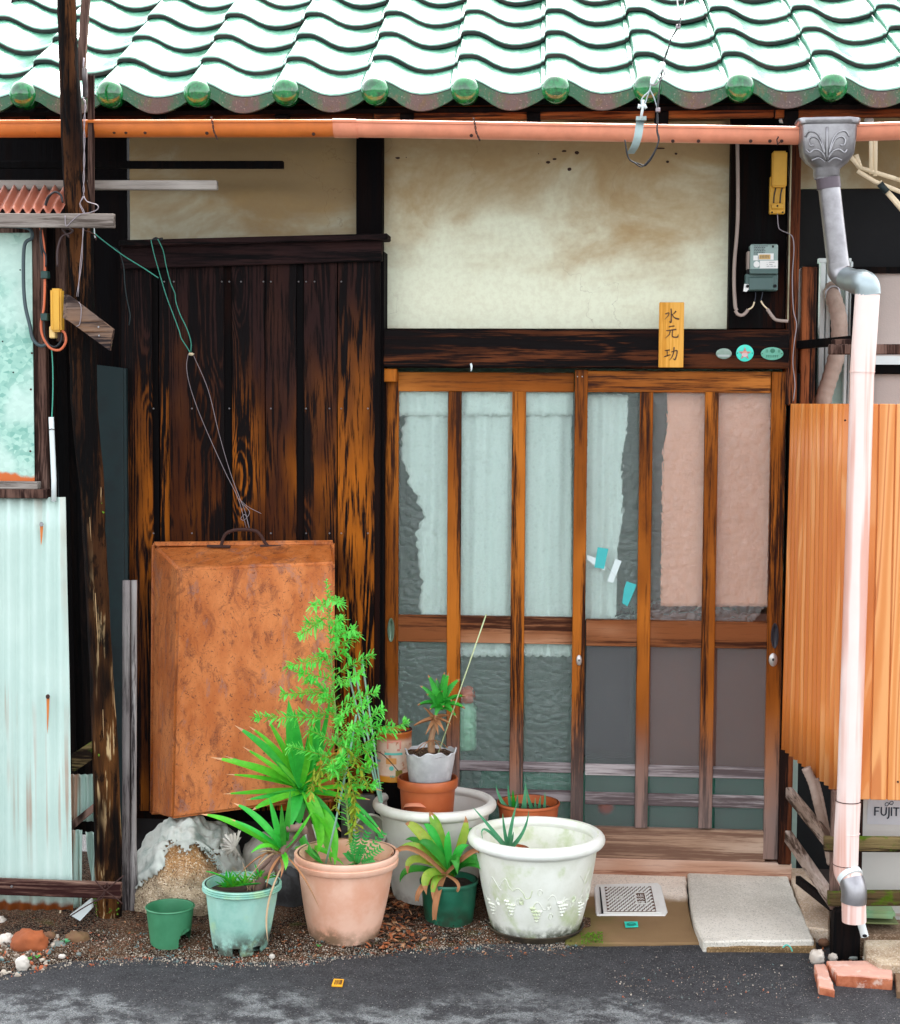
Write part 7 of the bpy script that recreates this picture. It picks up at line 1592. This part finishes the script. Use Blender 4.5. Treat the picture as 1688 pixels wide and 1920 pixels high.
# drooping yellowing sprays
for x0, y0, x1, y1 in ((650,1400,655,1470),(660,1410,690,1475),(640,1440,630,1520),(655,1450,668,1525),(600,1420,598,1480),(640,1400,610,1450),(665,1500,660,1580),(680,1400,705,1440),(655,1480,672,1560),(590,1440,580,1500)):
    a, b = P(x0,y0,YF-.03), P(x1,y1,YF-.06); pts = [a.lerp(b, i/6)+Vector((rg.uniform(-.003,.003),0,0)) for i in range(7)]; stm.tube(pts, .0015, 4, cap=False); leaflets(yv, pts, 3, .032, .026, .008, rg, mi=0 if x0 != 680 else 1)
lv.build('leaf_sprays', L_fea, fw, True, kind='stuff'); yv.build('yellowing_sprays', [L_yel, L_yuc2], fw, True, kind='stuff'); stm.build('side_stems', L_yel, fw, True)
# cut-leaved seedling low in the peach pot
sd_ = thing('mugwort_seedling', 'small lobed-leaf seedling at the right side of the peach pot', 'plant', top_pink+Vector((.04,0,-.05)))
for x1, y1 in ((690,1560),(715,1590),(680,1585),(660,1575),(700,1612),(672,1608),(650,1600),(720,1560),(668,1560),(690,1630),(655,1625)):
    a = P(668,1622,c_pink.y-.02); b = P(x1, y1, c_pink.y-.05); stm2 = MB(); stm2.tube([a, a.lerp(b,.5)+Vector((0,0,.01)), b], .0012, 4); d = (b-a).normalized()
    for k_ in range(7):
        t = .35+.1*k_; p0 = a.lerp(b, t); 
        for s_ in (-1, 1): e = p0 + Vector((d.x*.010 + s_*-d.z*.014, -.004, d.z*.010+s_*d.x*.014)); stm2.ribbon([p0, p0.lerp(e,.5)+Vector((0,-.002,.001)), e], .007, 3, up=(0,-1,0), fold=.2)
    stm2.build('leaf', L_cut, sd_, True)
# ---- stakes
sk = thing('plant_stakes', 'three thin green garden stakes leaning in the grey-white pot', 'stakes', P(714,1480,-.3), None)
for a, b in (((712,1478),(652,1258)),((715,1482),(664,1250)),((717,1480),(679,1238))): m = MB(); q0, q1 = P(a[0],a[1]+25,-.36), P(b[0],b[1],-.22); m.tube([q0, q0.lerp(q1,.5), q1], .0036, 7); m.build('stake', CANE, sk, True)
sk = thing('plant_stake', 'long grey-green stake standing in the peach pot behind the weed', 'stake', P(612,1622,YF)); m = MB(); q = PP([(608,1632,YF),(630,1540,YF-.02),(646,1460,YF-.02),(662,1380,YF-.01),(668,1340,YF)], YF); m.tube(q, .0036, 7); m.build('stake', CANE, sk, True)
wh = thing('bent_wire', 'thin dark wire hoop arching from the stakes to the terracotta pot', 'wire', P(705,1410,-.3)); m = MB(); m.tube(bez(PP([(662,1432),(676,1416),(695,1409),(712,1411),(728,1424),(747,1446)], -.34), 20), .0016, 5); m.build('hoop', M['rust_dark'], wh, True)
# ---- toothed aloe in the crumpled pot
al = thing('toothed_aloe', 'stubby toothed aloe rosette on a bare stem in the crumpled whitish pot', 'plant', P(810,1400,c_g.y)); YA_ = c_g.y
m = MB(); pth = bez([P(810,1412,YA_), P(808,1395,YA_), P(812,1372,YA_), P(822,1340,YA_)], 16); m.tube(pth, [.013*(1-.3*i/len(pth)) for i in range(len(pth))], 12, fn=lambda t, a: 1+.05*math.sin(t*60)); m.build('stem', simple('aloe_stem', lin(170,132,100), .85, var=.3, bmp=.5), al, True)
def aloe_leaf(par, a, b, wv, mat, teeth=True, name='leaf', th=.35, lift=.012):
    m = MB(); c = a.lerp(b,.5)+Vector((0,0,lift)); c2 = c*2-(a+b)*.5; d = (b-a).normalized(); up = Vector((0,-1,.35)) if abs(d.z) > .5 else Vector((0,-.5,1))
    pf = lambda t: 1-.92*t**1.25; m.ribbon([a, c2, b], wv, 9, up=up, fold=.45, prof=pf, thick=.0045, tipm=1, tipat=.9)
    if teeth:
        sd2 = d.cross(up).normalized()
        for i in range(2, 11):
            t = i/11.5; p0 = a*(1-t)**2+c2*2*t*(1-t)+b*t*t
            for s_ in (-1, 1): q = p0 + sd2*s_*wv*pf(t)*.5 + up.normalized()*wv*pf(t)*.2; m.add([q-d*.0013, q+d*.0013, q+sd2*s_*.0028+d*.0008, q+Vector((0,-.0012,0))], [(0,1,2),(0,3,2),(1,3,2)], 2)
    return m.build(name, [mat, L_dry, L_yuc2], par, True, autos=1.0)
CA = (826,1322)
for tip, wv, dy in (((803,1266),15,-.02),((834,1260),15,.01),((842,1262),14,-.03),((863,1273),15,-.02),((788,1286),12,-.03),((872,1305),12,-.04),((872,1328),13,-.08),((851,1337),13,-.10),((783,1322),12,-.05),((800,1302),13,-.09),((829,1296),16,-.11),((818,1272),13,.03),((850,1290),13,.03),((832,1326),14,-.13),((806,1331),13,-.10),((848,1314),13,-.11),((816,1346),14,-.09),((857,1346),11,-.05),((820,1300),13,.04)):
    aloe_leaf(al, P(CA[0]+rng.uniform(-3,3), CA[1]+rng.uniform(-2,8), YA_+dy*.15), P(tip[0], tip[1], YA_+dy*.55), wv*1.25*PX(YA_), L_alo)
for tip, wv in (((776,1360),10),((833,1371),11),((822,1378),9),((798,1378),9),((843,1341),9),((846,1358),7),((818,1352),10),((794,1326),6)):
    aloe_leaf(al, P(815+rng.uniform(-4,4),1346,YA_), P(tip[0],tip[1],YA_-rng.uniform(.02,.06)), wv*1.2*PX(YA_), L_dry, False, 'dead_leaf', lift=.004)
for i in range(6): a = P(806+i*2,1388,YA_-.01); b = P(780+i*12,1404+rng.uniform(-2,6),YA_-.04); m = MB(); m.tube([a, a.lerp(b,.5)+Vector((0,0,.006)), b], .0014, 5); m.build('aerial_root', L_dry, al, True)
cn = thing('cane', 'thin pale cane slanting up from the crumpled pot across the door', 'stick', P(831,1390,YA_)); m = MB(); m.tube([P(820,1418,YA_-.03), P(866,1285,YA_-.03), P(912,1152,YA_-.02)], .0024, 6); m.build('shaft', CANE2, cn, True)
# ---- thin aloe in the little pot, and aloes in the right terracotta pot
a1 = thing('thin_aloe', 'thin grey-green aloe with arching leaves in the little sunken pot', 'plant', top_s+Vector((0,0,-.01)))
for tip, mid, wv in (((888,1515),(918,1550),9),((905,1572),(912,1556),7),((943,1526),(946,1555),8),((970,1505),(960,1545),9),((992,1520),(980,1562),9),((963,1560),(960,1575),8)):
    Yc = c_s.y; a = P(953,1594,Yc); b = P(tip[0],tip[1],Yc-.05); md = P(mid[0],mid[1],Yc-.03); m = MB(); m.ribbon([a, md*2-(a+b)*.5, b], wv*PX(Yc), 10, up=(0,-1,.3), fold=.4, thick=.002, prof=lambda t: 1-.9*t**1.5); m.build('leaf', L_alo2, a1, True, autos=1)
a1 = thing('young_aloe', 'upright speckled young aloes in the terracotta pot behind the white pot', 'plant', top_r+Vector((0,0,-.03)))
for bx_, tip, mid, wv in ((958,(930,1472),(940,1500),9),(960,(953,1472),(955,1495),8),(966,(962,1482),(963,1500),10),(970,(971,1490),(970,1505),8),(982,(986,1468),(984,1500),11),(1000,(988,1478),(992,1500),8),(1020,(1022,1486),(1022,1503),6),(1012,(1014,1492),(1012,1508),7),(1006,(1004,1497),(1004,1510),6)):
    Yc = c_r.y-.02; a = P(bx_,1522,Yc); b = P(tip[0],tip[1],Yc-.03); md = P(mid[0],mid[1],Yc-.02); m = MB(); m.ribbon([a, md*2-(a+b)*.5, b], wv*PX(Yc), 8, up=(0,-1,.2), fold=.4, thick=.003, prof=lambda t: 1-.9*t**1.6); m.build('leaf', rng.choice([L_alo2, L_alo2, L_alo]), a1, True, autos=1)
# ---- broad-leaved plant in the dark green pot
bp = thing('broad_leaf_plant', 'broad strap-leaved plant with yellow and brown edges in the dark green pot', 'plant', top_dg+Vector((0,0,-.02))); Yc = c_dg.y
for tip, mid, wv, mt, dy in (((805,1522),(822,1560),22,L_var,.03),((873,1530),(868,1575),18,L_var,-.02),((760,1545),(790,1565),22,L_var,-.03),((745,1600),(785,1592),22,L_var,-.08),((750,1655),(775,1630),16,L_dkg,-.06),((765,1640),(782,1612),18,L_var,-.10),((800,1678),(806,1640),22,L_var,-.12),((812,1690),(818,1650),14,L_var,-.12),((795,1545),(815,1570),18,L_yuc,.0),((880,1585),(860,1600),20,L_yuc,-.04),((912,1636),(880,1620),20,L_dkg,-.09),((908,1630),(882,1612),22,L_dkg,-.07),((858,1640),(852,1610),20,L_dkg,-.10),((885,1552),(868,1580),17,L_dkg,.03),((842,1558),(840,1590),15,L_yuc,-.02),((785,1580),(810,1590),20,L_dkg,-.05),((865,1600),(858,1612),18,L_yuc,-.10),((760,1575),(792,1585),16,L_dkg,.0),((776,1560),(800,1580),15,L_yuc,.04)):
    a = P(845+rng.uniform(-8,8),1642,Yc); b = P(tip[0],tip[1],Yc+dy); md = P(mid[0],mid[1],Yc+dy*.6-.02); m = MB(); m.ribbon([a, md*2-(a+b)*.5, b], wv*PX(Yc), 12, up=(0,-.8,.8), fold=.35, tipm=1, tipat=.84 if mt is L_var else 2, prof=lambda t: (.4+.6*math.sin(math.pi*min(1,t*1.1)*.8))*(1-t**5), twist=rng.uniform(-.3,.3)); m.build('leaf', [mt, L_dry], bp, True)
for tip, mid, wv in (((815,1725),(820,1680),11),((782,1690),(795,1660),10),((857,1672),(858,1655),6),((735,1605),(775,1592),9),((900,1598),(880,1600),9)):
    a = P(835,1640,Yc-.04); b = P(tip[0],tip[1],Yc-.12); md = P(mid[0],mid[1],Yc-.11); m = MB(); m.ribbon([a, md*2-(a+b)*.5, b], wv*PX(Yc), 8, up=(0,-1,.2), fold=.6, prof=lambda t: .6+.5*math.sin(t*3)); m.build('dead_leaf', L_dry, bp, True)
# ---- tiny weeds
def weed(lab, px, py, n_, s, mat, cat='weed', Yo=0):
    c = G(px, py, .012); t = thing('weed', lab, cat, c, 'tiny weeds in the gravel')
    for i in range(n_):
        a = i*2.4; r = s*(.4+.6*rng.random()); q = c+Vector((math.cos(a)*r, math.sin(a)*r*.6, s*rng.uniform(.3,1))); m = MB(); m.tube([c, q], .0008, 4, cap=False); m.disc(q, s*.38, 8, fn=lambda x, y: .2*abs(x)); m.build('leaf', mat, t, True)
L_clo = leafmat('clover_green', (.10,.55,.22), (.25,.75,.4))
weed('pale green clover sprig beside the stones under the shed', 120, 1772, 6, .018, L_clo); weed('tiny bright sprout in front of the orange stone', 70, 1796, 4, .010, L_yuc); weed('small clover at the foot of the split grey post', 250, 1738, 4, .010, L_clo); weed('tiny sprout left of the white pointed stone', 55, 1800, 4, .009, L_yuc); weed('tiny green sprout by the broken red block', 1575, 1788, 5, .012, L_cut); weed('tiny sprout at the foot of the peach pot', 597, 1775, 3, .008, L_yuc)
r_ = random.Random(5); m = MB()
for i in range(420):
    px, py = (r_.gauss(262,14), r_.uniform(1640,1700)) if i % 3 else (r_.uniform(1090,1130), r_.uniform(1752,1772)); c = G(px, py, .01); pebble(m, c+Vector((0,0,r_.uniform(0,.01))), r_.uniform(.002,.004), r_)
o = m.build('moss', M['moss'], None, kind='stuff'); o['label'] = 'low moss beside the sand heap and the brown slab'
